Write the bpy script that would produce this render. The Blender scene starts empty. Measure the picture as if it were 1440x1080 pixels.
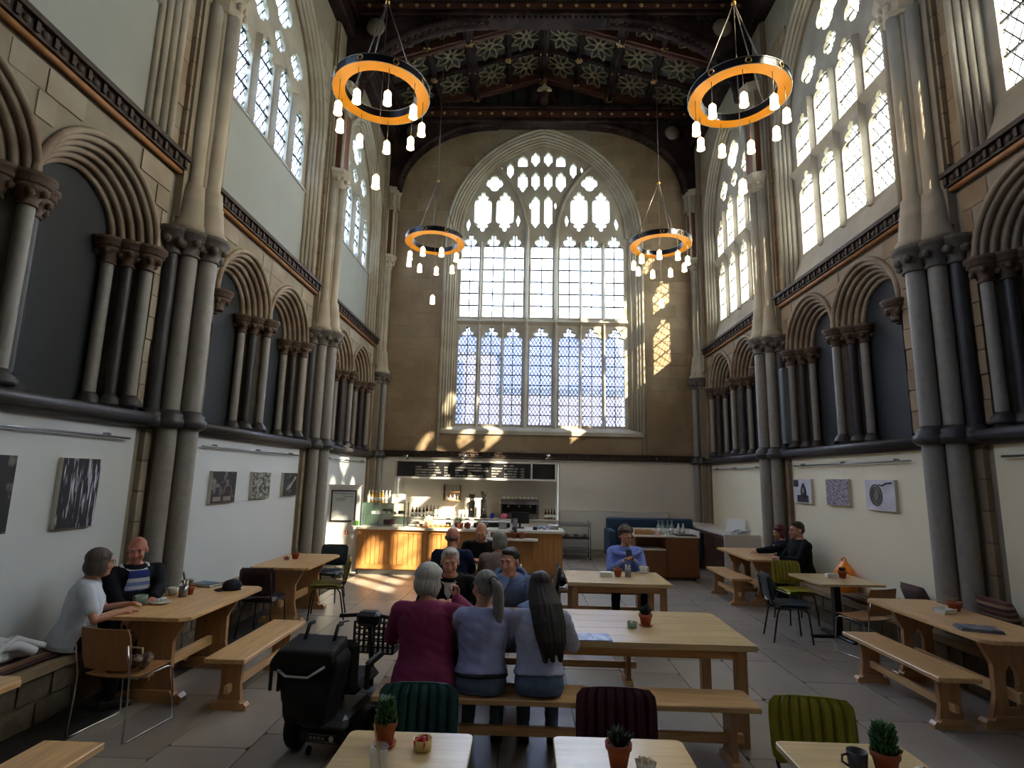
import bpy, bmesh, math, random
import numpy as np
from mathutils import Vector, Matrix, noise
R = random.Random(7)
PI = math.pi
sc = bpy.context.scene
col = sc.collection

# ------------------------------------------------------------------ camera
CAM = Vector((-0.33, 0.0, 2.0))
FPX = 789.47
_p, _y, _r = .1663, .0264, .0222
_F = Vector((-math.sin(_y)*math.cos(_p), math.cos(_y)*math.cos(_p), math.sin(_p)))
_R0 = Vector((math.cos(_y), math.sin(_y), 0)); _U0 = _R0.cross(_F)
_RT = _R0*math.cos(_r) + _U0*math.sin(_r); _UP = -_R0*math.sin(_r) + _U0*math.cos(_r)
cd = bpy.data.cameras.new('camera'); cam = bpy.data.objects.new('camera', cd); col.objects.link(cam)
cd.sensor_fit = 'HORIZONTAL'; cd.sensor_width = 36; cd.lens = FPX*36/1440; cd.clip_end = 300; cd.clip_start = .05
mw = Matrix.Identity(4)
for i in range(3):
    mw[i][0] = _RT[i]; mw[i][1] = _UP[i]; mw[i][2] = -_F[i]; mw[i][3] = CAM[i]
cam.matrix_world = mw
sc.camera = cam

# ------------------------------------------------------------------ world, sun, exposure
w = bpy.data.worlds.new('World'); sc.world = w; w.use_nodes = True
wn = w.node_tree.nodes; wl = w.node_tree.links; wn.clear()
wo = wn.new('ShaderNodeOutputWorld'); wb = wn.new('ShaderNodeBackground'); wl.new(wb.outputs[0], wo.inputs[0])
wg = wn.new('ShaderNodeTexCoord'); ws = wn.new('ShaderNodeSeparateXYZ'); wl.new(wg.outputs['Generated'], ws.inputs[0])
wr = wn.new('ShaderNodeValToRGB'); wl.new(ws.outputs['Z'], wr.inputs[0])
wr.color_ramp.elements[0].position = 0.0; wr.color_ramp.elements[0].color = (.86, .90, 1.0, 1)
wr.color_ramp.elements[1].position = .7; wr.color_ramp.elements[1].color = (.62, .78, 1.0, 1)
wl.new(wr.outputs[0], wb.inputs[0]); wb.inputs[1].default_value = 7.5
SUN_DIR = Vector((-1.0, .95, -.84)).normalized()
sd = bpy.data.lights.new('sun', 'SUN'); sd.energy = 26.0; sd.angle = .012; sd.color = (1, .87, .68)
so = bpy.data.objects.new('sun', sd); col.objects.link(so); so.location = (20, -12, 18)
so.rotation_euler = SUN_DIR.to_track_quat('-Z', 'Y').to_euler()
sc.view_settings.view_transform = 'Standard'; sc.view_settings.look = 'None'
sc.view_settings.gamma = 1; sc.view_settings.use_curve_mapping = False
sc.view_settings.exposure = 1.62
cy = sc.cycles
cy.max_bounces = 9; cy.diffuse_bounces = 6; cy.glossy_bounces = 3; cy.transmission_bounces = 4; cy.transparent_max_bounces = 10
cy.caustics_reflective = False; cy.caustics_refractive = False
cy.sample_clamp_indirect = 6.0; cy.use_denoising = True
try: cy.denoiser = 'OPENIMAGEDENOISE'
except Exception: pass

# ------------------------------------------------------------------ pixel -> place helpers (1440 x 1080)
def ray(px, py): return _F*FPX + _RT*(px-720) + _UP*(540-py)
def atz(px, py, z): d = ray(px, py); return CAM + d*((z-CAM.z)/d.z)
def aty(px, py, y): d = ray(px, py); return CAM + d*((y-CAM.y)/d.y)
def atx(px, py, x): d = ray(px, py); return CAM + d*((x-CAM.x)/d.x)

# ------------------------------------------------------------------ materials
_mats = {}
def lin(c):
    return tuple((v/12.92 if v <= .04045 else ((v+.055)/1.055)**2.4) for v in c)
def mat(name, rgb, rough=.6, metal=0.0, var=.12, scale=4.0, bump=0.0, rnd=0.0, stretch=None, coord='obj',
        spec=.5, emit=0.0, second=None, sscale=1.0, alpha=1.0, coat=0.0, wear=None):
    """procedural material: noise-varied colour, optional second tone, per-object variation, fine bump"""
    if name in _mats: return _mats[name]
    m = bpy.data.materials.new(name); m.use_nodes = True; _mats[name] = m
    nt = m.node_tree; N = nt.nodes; L = nt.links; b = N['Principled BSDF']
    c = lin(rgb)
    b.inputs['Roughness'].default_value = rough; b.inputs['Metallic'].default_value = metal
    b.inputs['Specular IOR Level'].default_value = spec
    if coat: b.inputs['Coat Weight'].default_value = coat; b.inputs['Coat Roughness'].default_value = .15
    if emit:
        b.inputs['Emission Color'].default_value = (*c, 1); b.inputs['Emission Strength'].default_value = emit
    if alpha < 1: b.inputs['Alpha'].default_value = alpha
    if coord == 'world':
        g = N.new('ShaderNodeNewGeometry'); src = g.outputs['Position']
    else:
        g = N.new('ShaderNodeTexCoord'); src = g.outputs['Object']
        oi0 = N.new('ShaderNodeObjectInfo'); ad = N.new('ShaderNodeVectorMath'); ad.operation = 'ADD'
        mu = N.new('ShaderNodeMath'); mu.operation = 'MULTIPLY'; mu.inputs[1].default_value = 37.0
        L.new(oi0.outputs['Random'], mu.inputs[0]); L.new(src, ad.inputs[0]); L.new(mu.outputs[0], ad.inputs[1]); src = ad.outputs[0]
    if stretch:
        mp = N.new('ShaderNodeMapping'); mp.inputs['Scale'].default_value = stretch; L.new(src, mp.inputs[0]); src = mp.outputs[0]
    nz = N.new('ShaderNodeTexNoise'); nz.inputs['Scale'].default_value = scale; nz.inputs['Detail'].default_value = 6
    nz.inputs['Roughness'].default_value = .62; L.new(src, nz.inputs['Vector'])
    rp = N.new('ShaderNodeValToRGB'); L.new(nz.outputs['Fac'], rp.inputs[0])
    rp.color_ramp.elements[0].position = .3; rp.color_ramp.elements[1].position = .7
    rp.color_ramp.elements[0].color = (*[max(0, v*(1-var)) for v in c], 1)
    rp.color_ramp.elements[1].color = (*[min(1, v*(1+var)) for v in c], 1)
    out = rp.outputs[0]
    if second:
        n2 = N.new('ShaderNodeTexNoise'); n2.inputs['Scale'].default_value = sscale; n2.inputs['Detail'].default_value = 4; L.new(src, n2.inputs['Vector'])
        r2 = N.new('ShaderNodeValToRGB'); r2.color_ramp.elements[0].position = .45; r2.color_ramp.elements[1].position = .62; L.new(n2.outputs['Fac'], r2.inputs[0])
        mx = N.new('ShaderNodeMix'); mx.data_type = 'RGBA'; L.new(r2.outputs[0], mx.inputs['Factor']); L.new(out, mx.inputs['A'])
        mx.inputs['B'].default_value = (*lin(second), 1); out = mx.outputs['Result']
    if rnd:
        oi = N.new('ShaderNodeObjectInfo'); mr = N.new('ShaderNodeMapRange'); L.new(oi.outputs['Random'], mr.inputs['Value'])
        mr.inputs['To Min'].default_value = 1-rnd; mr.inputs['To Max'].default_value = 1+rnd
        hs = N.new('ShaderNodeHueSaturation'); L.new(mr.outputs[0], hs.inputs['Value']); L.new(out, hs.inputs['Color']); out = hs.outputs[0]
    L.new(out, b.inputs['Base Color'])
    if bump:
        nb = N.new('ShaderNodeTexNoise'); nb.inputs['Scale'].default_value = scale*4; nb.inputs['Detail'].default_value = 5; L.new(src, nb.inputs['Vector'])
        bp = N.new('ShaderNodeBump'); bp.inputs['Strength'].default_value = bump; bp.inputs['Distance'].default_value = .02
        L.new(nb.outputs['Fac'], bp.inputs['Height']); L.new(bp.outputs[0], b.inputs['Normal'])
    return m
def wood(name, rgb, rough=.42, var=.28, axis=0, rnd=.08, coat=0.0, scale=3.0):
    st = [9.0, 9.0, 9.0]; st[axis] = .7
    return mat(name, rgb, rough, var=var, scale=scale, stretch=tuple(st), rnd=rnd, bump=.05, coat=coat)
def glass_mat(name, tint, haze, lattice=0.0, lead=(.05, .05, .06), hazecol=(.85, .88, .9), lw=.09):
    """old window glass: partly clear, partly translucent; lead cames of a diamond lattice as opaque lines"""
    m = bpy.data.materials.new(name); m.use_nodes = True; _mats[name] = m
    N = m.node_tree.nodes; L = m.node_tree.links; N.clear()
    o = N.new('ShaderNodeOutputMaterial')
    t = N.new('ShaderNodeBsdfTransparent'); t.inputs[0].default_value = (*tint, 1)
    d = N.new('ShaderNodeBsdfTranslucent'); d.inputs[0].default_value = (*hazecol, 1)
    mx = N.new('ShaderNodeMixShader'); mx.inputs[0].default_value = haze; L.new(t.outputs[0], mx.inputs[1]); L.new(d.outputs[0], mx.inputs[2])
    gl = N.new('ShaderNodeBsdfGlossy'); gl.inputs['Roughness'].default_value = .08
    m2 = N.new('ShaderNodeMixShader'); m2.inputs[0].default_value = .05; L.new(mx.outputs[0], m2.inputs[1]); L.new(gl.outputs[0], m2.inputs[2])
    fin = m2.outputs[0]
    if lattice:
        g = N.new('ShaderNodeNewGeometry'); s = N.new('ShaderNodeSeparateXYZ'); L.new(g.outputs['Position'], s.inputs[0])
        hx = N.new('ShaderNodeMath'); hx.operation = 'ADD'; L.new(s.outputs['X'], hx.inputs[0]); L.new(s.outputs['Y'], hx.inputs[1])
        zz = N.new('ShaderNodeMath'); zz.operation = 'MULTIPLY'; zz.inputs[1].default_value = .62; L.new(s.outputs['Z'], zz.inputs[0])
        vals = []
        for op in ('ADD', 'SUBTRACT'):
            a = N.new('ShaderNodeMath'); a.operation = op; L.new(hx.outputs[0], a.inputs[0]); L.new(zz.outputs[0], a.inputs[1])
            k = N.new('ShaderNodeMath'); k.operation = 'MULTIPLY'; k.inputs[1].default_value = 1.0/lattice; L.new(a.outputs[0], k.inputs[0])
            f = N.new('ShaderNodeMath'); f.operation = 'FRACT'; L.new(k.outputs[0], f.inputs[0])
            c = N.new('ShaderNodeMath'); c.operation = 'LESS_THAN'; c.inputs[1].default_value = lw; L.new(f.outputs[0], c.inputs[0]); vals.append(c)
        mxx = N.new('ShaderNodeMath'); mxx.operation = 'MAXIMUM'; L.new(vals[0].outputs[0], mxx.inputs[0]); L.new(vals[1].outputs[0], mxx.inputs[1])
        ld = N.new('ShaderNodeBsdfDiffuse'); ld.inputs[0].default_value = (*lead, 1)
        m3 = N.new('ShaderNodeMixShader'); L.new(mxx.outputs[0], m3.inputs[0]); L.new(fin, m3.inputs[1]); L.new(ld.outputs[0], m3.inputs[2]); fin = m3.outputs[0]
    L.new(fin, o.inputs[0]); return m

STONE = mat('limestone', (.56, .50, .41), .85, var=.16, scale=2.2, bump=.25, rnd=.10, coord='world', second=(.51, .44, .35), sscale=.8, spec=.2)
STONE_L = mat('limestone_grey', (.60, .57, .51), .85, var=.14, scale=2.2, bump=.25, rnd=.10, coord='world', second=(.55, .49, .42), sscale=.8, spec=.2)
STONE_SM = mat('limestone_dressed', (.68, .66, .60), .8, var=.10, scale=3.0, bump=.12, coord='world', second=(.62, .59, .53), sscale=1.2, spec=.2)
MORTAR = mat('mortar', (.55, .52, .46), .9, var=.1, scale=6, coord='world', spec=.1)
ARCHST = mat('arch_stone', (.60, .55, .48), .8, var=.16, scale=3.0, bump=.15, coord='world', second=(.50, .43, .37), sscale=2.2, spec=.2)
MARBLE = mat('grey_marble', (.54, .53, .51), .5, var=.12, scale=14, bump=.05, coord='world', spec=.35)
MARBLE_D = mat('dark_marble', (.22, .22, .23), .45, var=.25, scale=9, bump=.1, coord='world', spec=.4)
CAPST = mat('capital_stone', (.36, .34, .32), .7, var=.3, scale=10, bump=.2, coord='world')
CAPBR = mat('capital_brown', (.33, .26, .21), .7, var=.35, scale=12, bump=.25, coord='world')
PLASTER_L = mat('plaster_white', (.76, .78, .79), .9, var=.02, scale=2, coord='world', spec=.15)
PLASTER_R = mat('plaster_cream', (.88, .85, .75), .9, var=.02, scale=2, coord='world', spec=.15)
PLASTER_E = mat('plaster_end', (.84, .83, .80), .9, var=.02, scale=2, coord='world', spec=.15)
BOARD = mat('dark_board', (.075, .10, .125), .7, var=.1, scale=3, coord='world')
STRING_D = mat('string_carved', (.20, .15, .12), .7, var=.4, scale=18, bump=.3, coord='world')
OCHRE = mat('ochre_line', (.55, .37, .20), .7, var=.15, scale=6, coord='world')
ROOFW = mat('roof_timber', (.21, .17, .17), .8, var=.35, scale=5, coord='world', second=(.12, .09, .09), sscale=2, spec=.1)
ROOFW_R = mat('roof_timber_red', (.30, .17, .14), .6, var=.3, scale=6, coord='world')
ROOFPANEL = mat('roof_panel', (.17, .19, .20), .8, var=.25, scale=3, coord='world')
ROOFTRAC = mat('roof_tracery', (.48, .44, .35), .6, var=.3, scale=7, coord='world')
ROOFGOLD = mat('roof_gilt', (.62, .50, .32), .5, var=.3, scale=8, coord='world')
WALLPOST = mat('wall_post_brown', (.42, .24, .14), .55, var=.2, scale=5, coord='world')
LEAD = mat('lead_bar', (.12, .12, .13), .6, var=.1)
GL_END_U = glass_mat('glass_end_upper', (.95, .97, 1), .38)
GL_END_L = glass_mat('glass_end_lower', (.62, .64, .74), .22, lattice=.105, lw=.15, hazecol=(.36, .38, .46))
GL_SIDE = glass_mat('glass_side', (.80, .88, 1), .22, lattice=.15, lw=.17, hazecol=(.7, .76, .85))
GL_SIDE_R = glass_mat('glass_side_r', (1, .98, .92), .30, lattice=.15, lw=.12)
CLEAR = mat('clear_glass', (.9, .93, .92), .05, var=0, alpha=.22)
CLEARG = mat('green_glass', (.40, .52, .47), .05, var=0, alpha=.16)
OAK = wood('oak', (.76, .59, .40), .38, axis=0, var=.22)
OAKY = wood('oak_y', (.82, .66, .46), .38, axis=1, var=.22)
OAKZ = wood('oak_z', (.68, .51, .34), .42, axis=2, var=.22)
OAKL = wood('oak_light', (.80, .70, .52), .24, axis=0, var=.12)
OAKD = wood('oak_dark', (.52, .38, .26), .45, axis=0, var=.25)
PLY = wood('bent_ply', (.64, .47, .31), .35, axis=2, var=.16)
CHROME = mat('chrome', (.75, .75, .76), .16, metal=1, var=.02)
STEEL = mat('steel', (.55, .56, .57), .3, metal=1, var=.05)
BLACKM = mat('black_metal', (.05, .05, .055), .4, var=.1)
WHITE = mat('white_paint', (.86, .86, .85), .4, var=.02)
WORKTOP = mat('pale_worktop', (.84, .82, .78), .3, var=.04, scale=10)
CERAMIC = mat('white_ceramic', (.87, .86, .82), .2, var=.02)
CERGREEN = mat('sage_ceramic', (.52, .60, .54), .25, var=.03)
TERRA = mat('terracotta', (.62, .32, .21), .75, var=.14, scale=10, bump=.1)
SOIL = mat('gravel_soil', (.45, .36, .27), .95, var=.4, scale=60, bump=.4)
LEAF = mat('succulent_leaf', (.20, .38, .20), .45, var=.25, scale=9)
LEAFD = mat('dark_leaf', (.10, .17, .12), .5, var=.3, scale=9)
LEAFP = mat('pale_leaf', (.55, .55, .40), .6, var=.2, scale=9)
PAPER = mat('paper', (.86, .87, .86), .8, var=.03)
BLACKP = mat('black_plastic', (.05, .05, .055), .45, var=.15)
RUBBER = mat('rubber', (.06, .06, .06), .8, var=.1)
GREYP = mat('grey_plastic', (.55, .56, .58), .4, var=.05)
SCREEN = mat('board_black', (.05, .055, .08), .5, var=.05)

# ------------------------------------------------------------------ mesh builder
class MB:
    def __init__(s): s.v = []; s.f = []; s.sm = []
    def add(s, vs, fs, smooth=False):
        o = len(s.v); s.v += [tuple(p) for p in vs]; s.f += [tuple(i+o for i in f) for f in fs]; s.sm += [smooth]*len(fs); return s
    def box(s, x0, x1, y0, y1, z0, z1, c=0.0, M=None):
        if c <= 0:
            vs = [(x, y, z) for z in (z0, z1) for y in (y0, y1) for x in (x0, x1)]
            fs = [(0, 2, 3, 1), (4, 5, 7, 6), (0, 1, 5, 4), (2, 6, 7, 3), (0, 4, 6, 2), (1, 3, 7, 5)]
        else:
            vs = []; idx = {}
            X = (x0, x1); Y = (y0, y1); Z = (z0, z1); sg = (1, -1)
            for i in range(2):
                for j in range(2):
                    for k in range(2):
                        for a in range(3):
                            p = [X[i], Y[j], Z[k]]
                            for b_, q in enumerate((i, j, k)):
                                if b_ != a: p[b_] += sg[q]*c
                            idx[(i, j, k, a)] = len(vs); vs.append(p)
            fs = []
            for a in range(3):
                o1, o2 = [q for q in range(3) if q != a]
                for v in range(2):
                    lp = []
                    for (u, t) in ((0, 0), (1, 0), (1, 1), (0, 1)):
                        ijk = [0, 0, 0]; ijk[a] = v; ijk[o1] = u; ijk[o2] = t; lp.append(idx[(*ijk, a)])
                    fs.append(tuple(lp))
                for u in range(2):
                    for t in range(2):
                        e = []
                        for v, (qa) in ((0, o1), (0, o2), (1, o2), (1, o1)):
                            ijk = [0, 0, 0]; ijk[a] = v; ijk[o1] = u; ijk[o2] = t; e.append(idx[(*ijk, qa)])
                        fs.append(tuple(e))
            for i in range(2):
                for j in range(2):
                    for k in range(2): fs.append((idx[(i, j, k, 0)], idx[(i, j, k, 1)], idx[(i, j, k, 2)]))
        if M is not None: vs = [M @ Vector(p) for p in vs]
        return s.add(vs, fs)
    def cyl(s, p0, p1, r0, r1=None, n=12, caps=True, smooth=True):
        r1 = r0 if r1 is None else r1
        p0 = Vector(p0); p1 = Vector(p1); d = (p1-p0).normalized()
        a = d.orthogonal().normalized(); b = d.cross(a)
        vs = []; fs = []
        for p, r in ((p0, r0), (p1, r1)):
            for i in range(n):
                t = 2*PI*i/n; vs.append(p + a*(r*math.cos(t)) + b*(r*math.sin(t)))
        for i in range(n): fs.append((i, (i+1) % n, n+(i+1) % n, n+i))
        s.add(vs, fs, smooth)
        if caps:
            o = len(s.v)-2*n; s.f += [tuple(o+i for i in reversed(range(n))), tuple(o+n+i for i in range(n))]; s.sm += [False, False]
        return s
    def tube(s, pts, r, n=8, closed=False, caps=True, rad=None):
        pts = [Vector(p) for p in pts]; m = len(pts); vs = []; fs = []
        pa = None
        for i, p in enumerate(pts):
            if closed: d = pts[(i+1) % m]-pts[i-1]
            else: d = pts[min(i+1, m-1)]-pts[max(i-1, 0)]
            d.normalize()
            if pa is None: a = d.orthogonal().normalized()
            else:
                a = pa - d*pa.dot(d)
                a = a.normalized() if a.length > 1e-6 else d.orthogonal().normalized()
            pa = a; b = d.cross(a); rr = rad[i] if rad else r
            for k in range(n):
                t = 2*PI*k/n; vs.append(p + a*(rr*math.cos(t)) + b*(rr*math.sin(t)))
        for i in range(m if closed else m-1):
            for k in range(n):
                A = i*n; B = ((i+1) % m)*n; fs.append((A+k, A+(k+1) % n, B+(k+1) % n, B+k))
        s.add(vs, fs, True)
        if caps and not closed:
            o = len(s.v)-m*n; s.f += [tuple(o+k for k in reversed(range(n))), tuple(o+(m-1)*n+k for k in range(n))]; s.sm += [False, False]
        return s
    def lathe(s, prof, c=(0, 0, 0), n=16, smooth=True, ang=2*PI, M=None, sx=1, sy=1):
        vs = []; fs = []; m = len(prof)
        for (r, z) in prof:
            for k in range(n):
                t = ang*k/n; p = Vector((r*math.cos(t)*sx, r*math.sin(t)*sy, z))
                if M is not None: p = M @ p
                vs.append(p + Vector(c))
        for i in range(m-1):
            for k in range(n): fs.append((i*n+k, i*n+(k+1) % n, (i+1)*n+(k+1) % n, (i+1)*n+k))
        fs2 = []
        if prof[0][0] > 1e-5: fs2.append(tuple(reversed(range(n))))
        if prof[-1][0] > 1e-5: fs2.append(tuple((m-1)*n+k for k in range(n)))
        s.add(vs, fs, smooth); o = len(s.v)-len(vs)
        for f in fs2: s.f.append(tuple(o+i for i in f)); s.sm.append(False)
        return s
    def sphere(s, c, r, n=10, m=6, sc_=(1, 1, 1), M=None):
        vs = []; fs = []
        for i in range(m+1):
            ph = PI*i/m
            for k in range(n):
                t = 2*PI*k/n; p = Vector((r*sc_[0]*math.sin(ph)*math.cos(t), r*sc_[1]*math.sin(ph)*math.sin(t), r*sc_[2]*math.cos(ph)))
                if M is not None: p = M @ p
                vs.append(Vector(c)+p)
        for i in range(m):
            for k in range(n): fs.append((i*n+k, (i+1)*n+k, (i+1)*n+(k+1) % n, i*n+(k+1) % n))
        return s.add(vs, fs, True)
    def prism(s, poly, f0, f1, smooth=False):
        """poly: list of 2D points; f0/f1 map a 2D point to the two end faces"""
        n = len(poly); vs = [f0(p) for p in poly]+[f1(p) for p in poly]
        fs = [tuple(range(n)), tuple(reversed(range(n, 2*n)))] + [(i, n+i, n+(i+1) % n, (i+1) % n) for i in range(n)]
        return s.add(vs, fs, smooth)
    def strip(s, rows, closed=False, smooth=True):
        m = len(rows[0]); vs = [p for r in rows for p in r]; fs = []
        for i in range(len(rows)-1):
            for k in range(m if closed else m-1):
                fs.append((i*m+k, i*m+(k+1) % m, (i+1)*m+(k+1) % m, (i+1)*m+k))
        return s.add(vs, fs, smooth)
    def mesh(s, name):
        me = bpy.data.meshes.new(name); me.from_pydata(s.v, [], s.f)
        me.polygons.foreach_set('use_smooth', s.sm); me.update()
        bm = bmesh.new(); bm.from_mesh(me); bmesh.ops.recalc_face_normals(bm, faces=bm.faces[:]); bm.to_mesh(me); bm.free()
        return me
    def obj(s, name, m, parent=None, loc=None, rotz=0.0, bevel=0.0):
        me = s.mesh(name); me.materials.append(m)
        return link(name, me, parent, loc, rotz, bevel)
def link(name, me, parent=None, loc=None, rotz=0.0, bevel=0.0):
    o = bpy.data.objects.new(name, me); col.objects.link(o)
    if parent is not None: o.parent = parent
    if loc is not None: o.location = loc
    if rotz: o.rotation_euler = (0, 0, rotz)
    if bevel:
        b = o.modifiers.new('bevel', 'BEVEL'); b.width = bevel; b.segments = 2; b.limit_method = 'ANGLE'; b.angle_limit = .7
    return o
def tag(o, label=None, cat=None, group=None, kind=None):
    if label: o['label'] = label
    if cat: o['category'] = cat
    if group: o['group'] = group
    if kind: o['kind'] = kind
    return o
def thing(name, label, cat, loc=(0, 0, 0), rotz=0.0, group=None):
    o = bpy.data.objects.new(name, None); col.objects.link(o); o.empty_display_size = .1
    o.location = loc; o.rotation_euler = (0, 0, rotz); return tag(o, label, cat, group)
_kids = {}
def dup(root, loc=None, rotz=None, label=None, group=None, parent=None):
    r = root.copy(); col.objects.link(r)
    if parent is not None: r.parent = parent
    if loc is not None: r.location = loc
    if rotz is not None: r.rotation_euler = (0, 0, rotz)
    if label: r['label'] = label
    if group: r['group'] = group
    for ch in root.children[:]: dup(ch, parent=r)
    return r
def Tm(loc, rz=0, ry=0, rx=0): return Matrix.Translation(loc) @ Matrix.Rotation(rz, 4, 'Z') @ Matrix.Rotation(ry, 4, 'Y') @ Matrix.Rotation(rx, 4, 'X')
def struct(o): o['kind'] = 'structure'; return o
_tmp = bpy.data.scenes.new('workbench')
def evaluated(ob):
    """mesh of an object after its modifiers, worked out in a scratch scene"""
    _tmp.collection.objects.link(ob); vl = _tmp.view_layers[0]; vl.update(); dg = vl.depsgraph
    me = bpy.data.meshes.new_from_object(ob.evaluated_get(dg)); _tmp.collection.objects.unlink(ob); return me
def plate(outer, holes, depth, to3):
    """solid plate with holes: outline and holes are 2D; to3 maps (u, v, w) with w 0..depth"""
    cu = bpy.data.curves.new('plate', 'CURVE'); cu.dimensions = '2D'; cu.fill_mode = 'BOTH'; cu.extrude = depth/2
    for poly in [outer]+holes:
        sp = cu.splines.new('POLY'); sp.points.add(len(poly)-1); sp.use_cyclic_u = True
        for i, (u, v) in enumerate(poly): sp.points[i].co = (u, v, 0, 1)
    ob = bpy.data.objects.new('plate', cu); me = evaluated(ob)
    vs = [to3(v.co.x, v.co.y, v.co.z+depth/2) for v in me.vertices]; fs = [tuple(p.vertices) for p in me.polygons]
    bpy.data.objects.remove(ob); bpy.data.curves.remove(cu); bpy.data.meshes.remove(me)
    return vs, fs
def arch_pts(cx, a, zs, rise, n=10, z0=None):
    """pointed arch outline from left springing over the apex to the right springing (optionally down to z0)"""
    Rr = (a*a+rise*rise)/(2*a); pts = []
    th = math.asin(min(1, rise/Rr)); 
    if rise > Rr: th = PI-th if a > Rr else PI/2
    th = math.atan2(rise, Rr-a)
    for i in range(n+1): t = th*i/n; pts.append((cx-a+Rr-Rr*math.cos(t), zs+Rr*math.sin(t)))
    right = [(2*cx-x, z) for (x, z) in reversed(pts[:-1])]
    pts += right
    if z0 is not None: pts = [(cx-a, z0)]+pts+[(cx+a, z0)]
    return pts
# ================================================================== THE BUILDING
WX = 4.62; BAY = 4.52; PIERS = [6.53+BAY*k for k in (-2, -1, 0, 1, 2)]; YE = 15.72; YB = -2.55
Z1 = 2.58; ZSTR = 5.6; ZTOP = 12.5
UNIT = MB().box(-.5, .5, -.5, .5, -.5, .5, c=.035).mesh('stone')
def unit_piece(name, parent, c, s, m, rot=None):
    o = bpy.data.objects.new(name, unit_mesh(m)); col.objects.link(o); o.parent = parent; o.location = c; o.scale = s
    if rot: o.rotation_euler = rot
    return o
_um = {}
def unit_mesh(m):
    if m.name not in _um:
        me = UNIT.copy(); me.name = 'piece_'+m.name; me.materials.append(m); _um[m.name] = me
    return _um[m.name]
def ashlar(parent, u0, u1, v0, v1, put, course=.27, lens=(.34, .62), blocked=None, m=STONE, g=.012, name='stone', minw=.08):
    """courses of single stones; put(uc, vc, w, h, proud) places one"""
    nr = max(1, round((v1-v0)/course)); h = (v1-v0)/nr; cnt = 0
    for r in range(nr):
        z0 = v0+r*h; free = [(u0, u1)]
        for (b0, b1) in (blocked(z0, z0+h) if blocked else []):
            nf = []
            for (a, b) in free:
                if b1 <= a or b0 >= b: nf.append((a, b)); continue
                if b0 > a: nf.append((a, b0))
                if b1 < b: nf.append((b1, b))
            free = nf
        for (a, b) in free:
            x = a
            if r % 2 and b-a > .5: x2 = a+R.uniform(.15, .28)
            else: x2 = a+R.uniform(*lens)
            while x < b-1e-4:
                if b-x2 < .16: x2 = b
                x2 = min(x2, b)
                if x2-x > minw:
                    put((x+x2)/2, z0+h/2, x2-x-g, h-g, R.uniform(.018, .03)); cnt += 1
                x = x2; x2 = x+R.uniform(*lens)
    return cnt

# ---- floor: stone tiles in rows, narrow dark joints
floor = struct(MB().box(-5.3, 5.3, YB-.3, 16.4, -.25, -.012).obj('floor', mat('floor_joint', (.27, .25, .22), .9, coord='world')))
TILE = mat('floor_tile', (.60, .57, .53), .34, var=.10, scale=2.5, rnd=.10, coord='world', second=(.55, .52, .48), sscale=.9, bump=.03, spec=.5)
SLATE = mat('slate_strip', (.20, .20, .21), .6, var=.3, scale=40, coord='world')
ntile = 0
bulk = MB()
for c in range(14):
    x0 = -4.15+.61*c; x1 = x0+.61
    if c == 0: x0 = -3.72
    y = YB+R.uniform(0, .5)
    while y < YE:
        y2 = min(YE, y+R.choice((.74, .92, 1.15)))
        if y2 > 2.5:
            unit_piece('tile', floor, ((x0+x1)/2, (y+y2)/2, -.01), (x1-x0-.008, y2-y-.008, .022+R.uniform(-.0015, .0015)), TILE); ntile += 1
        else: bulk.box(x0+.006, x1-.006, y+.006, y2-.006, -.02, 0)
        y = y2
tag(bulk.obj('tile_field', TILE, floor), kind='stuff')
MB().box(-4.2, -3.725, YB, 11.0, -.02, 0.001).obj('slate_strip', SLATE, floor)

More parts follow.
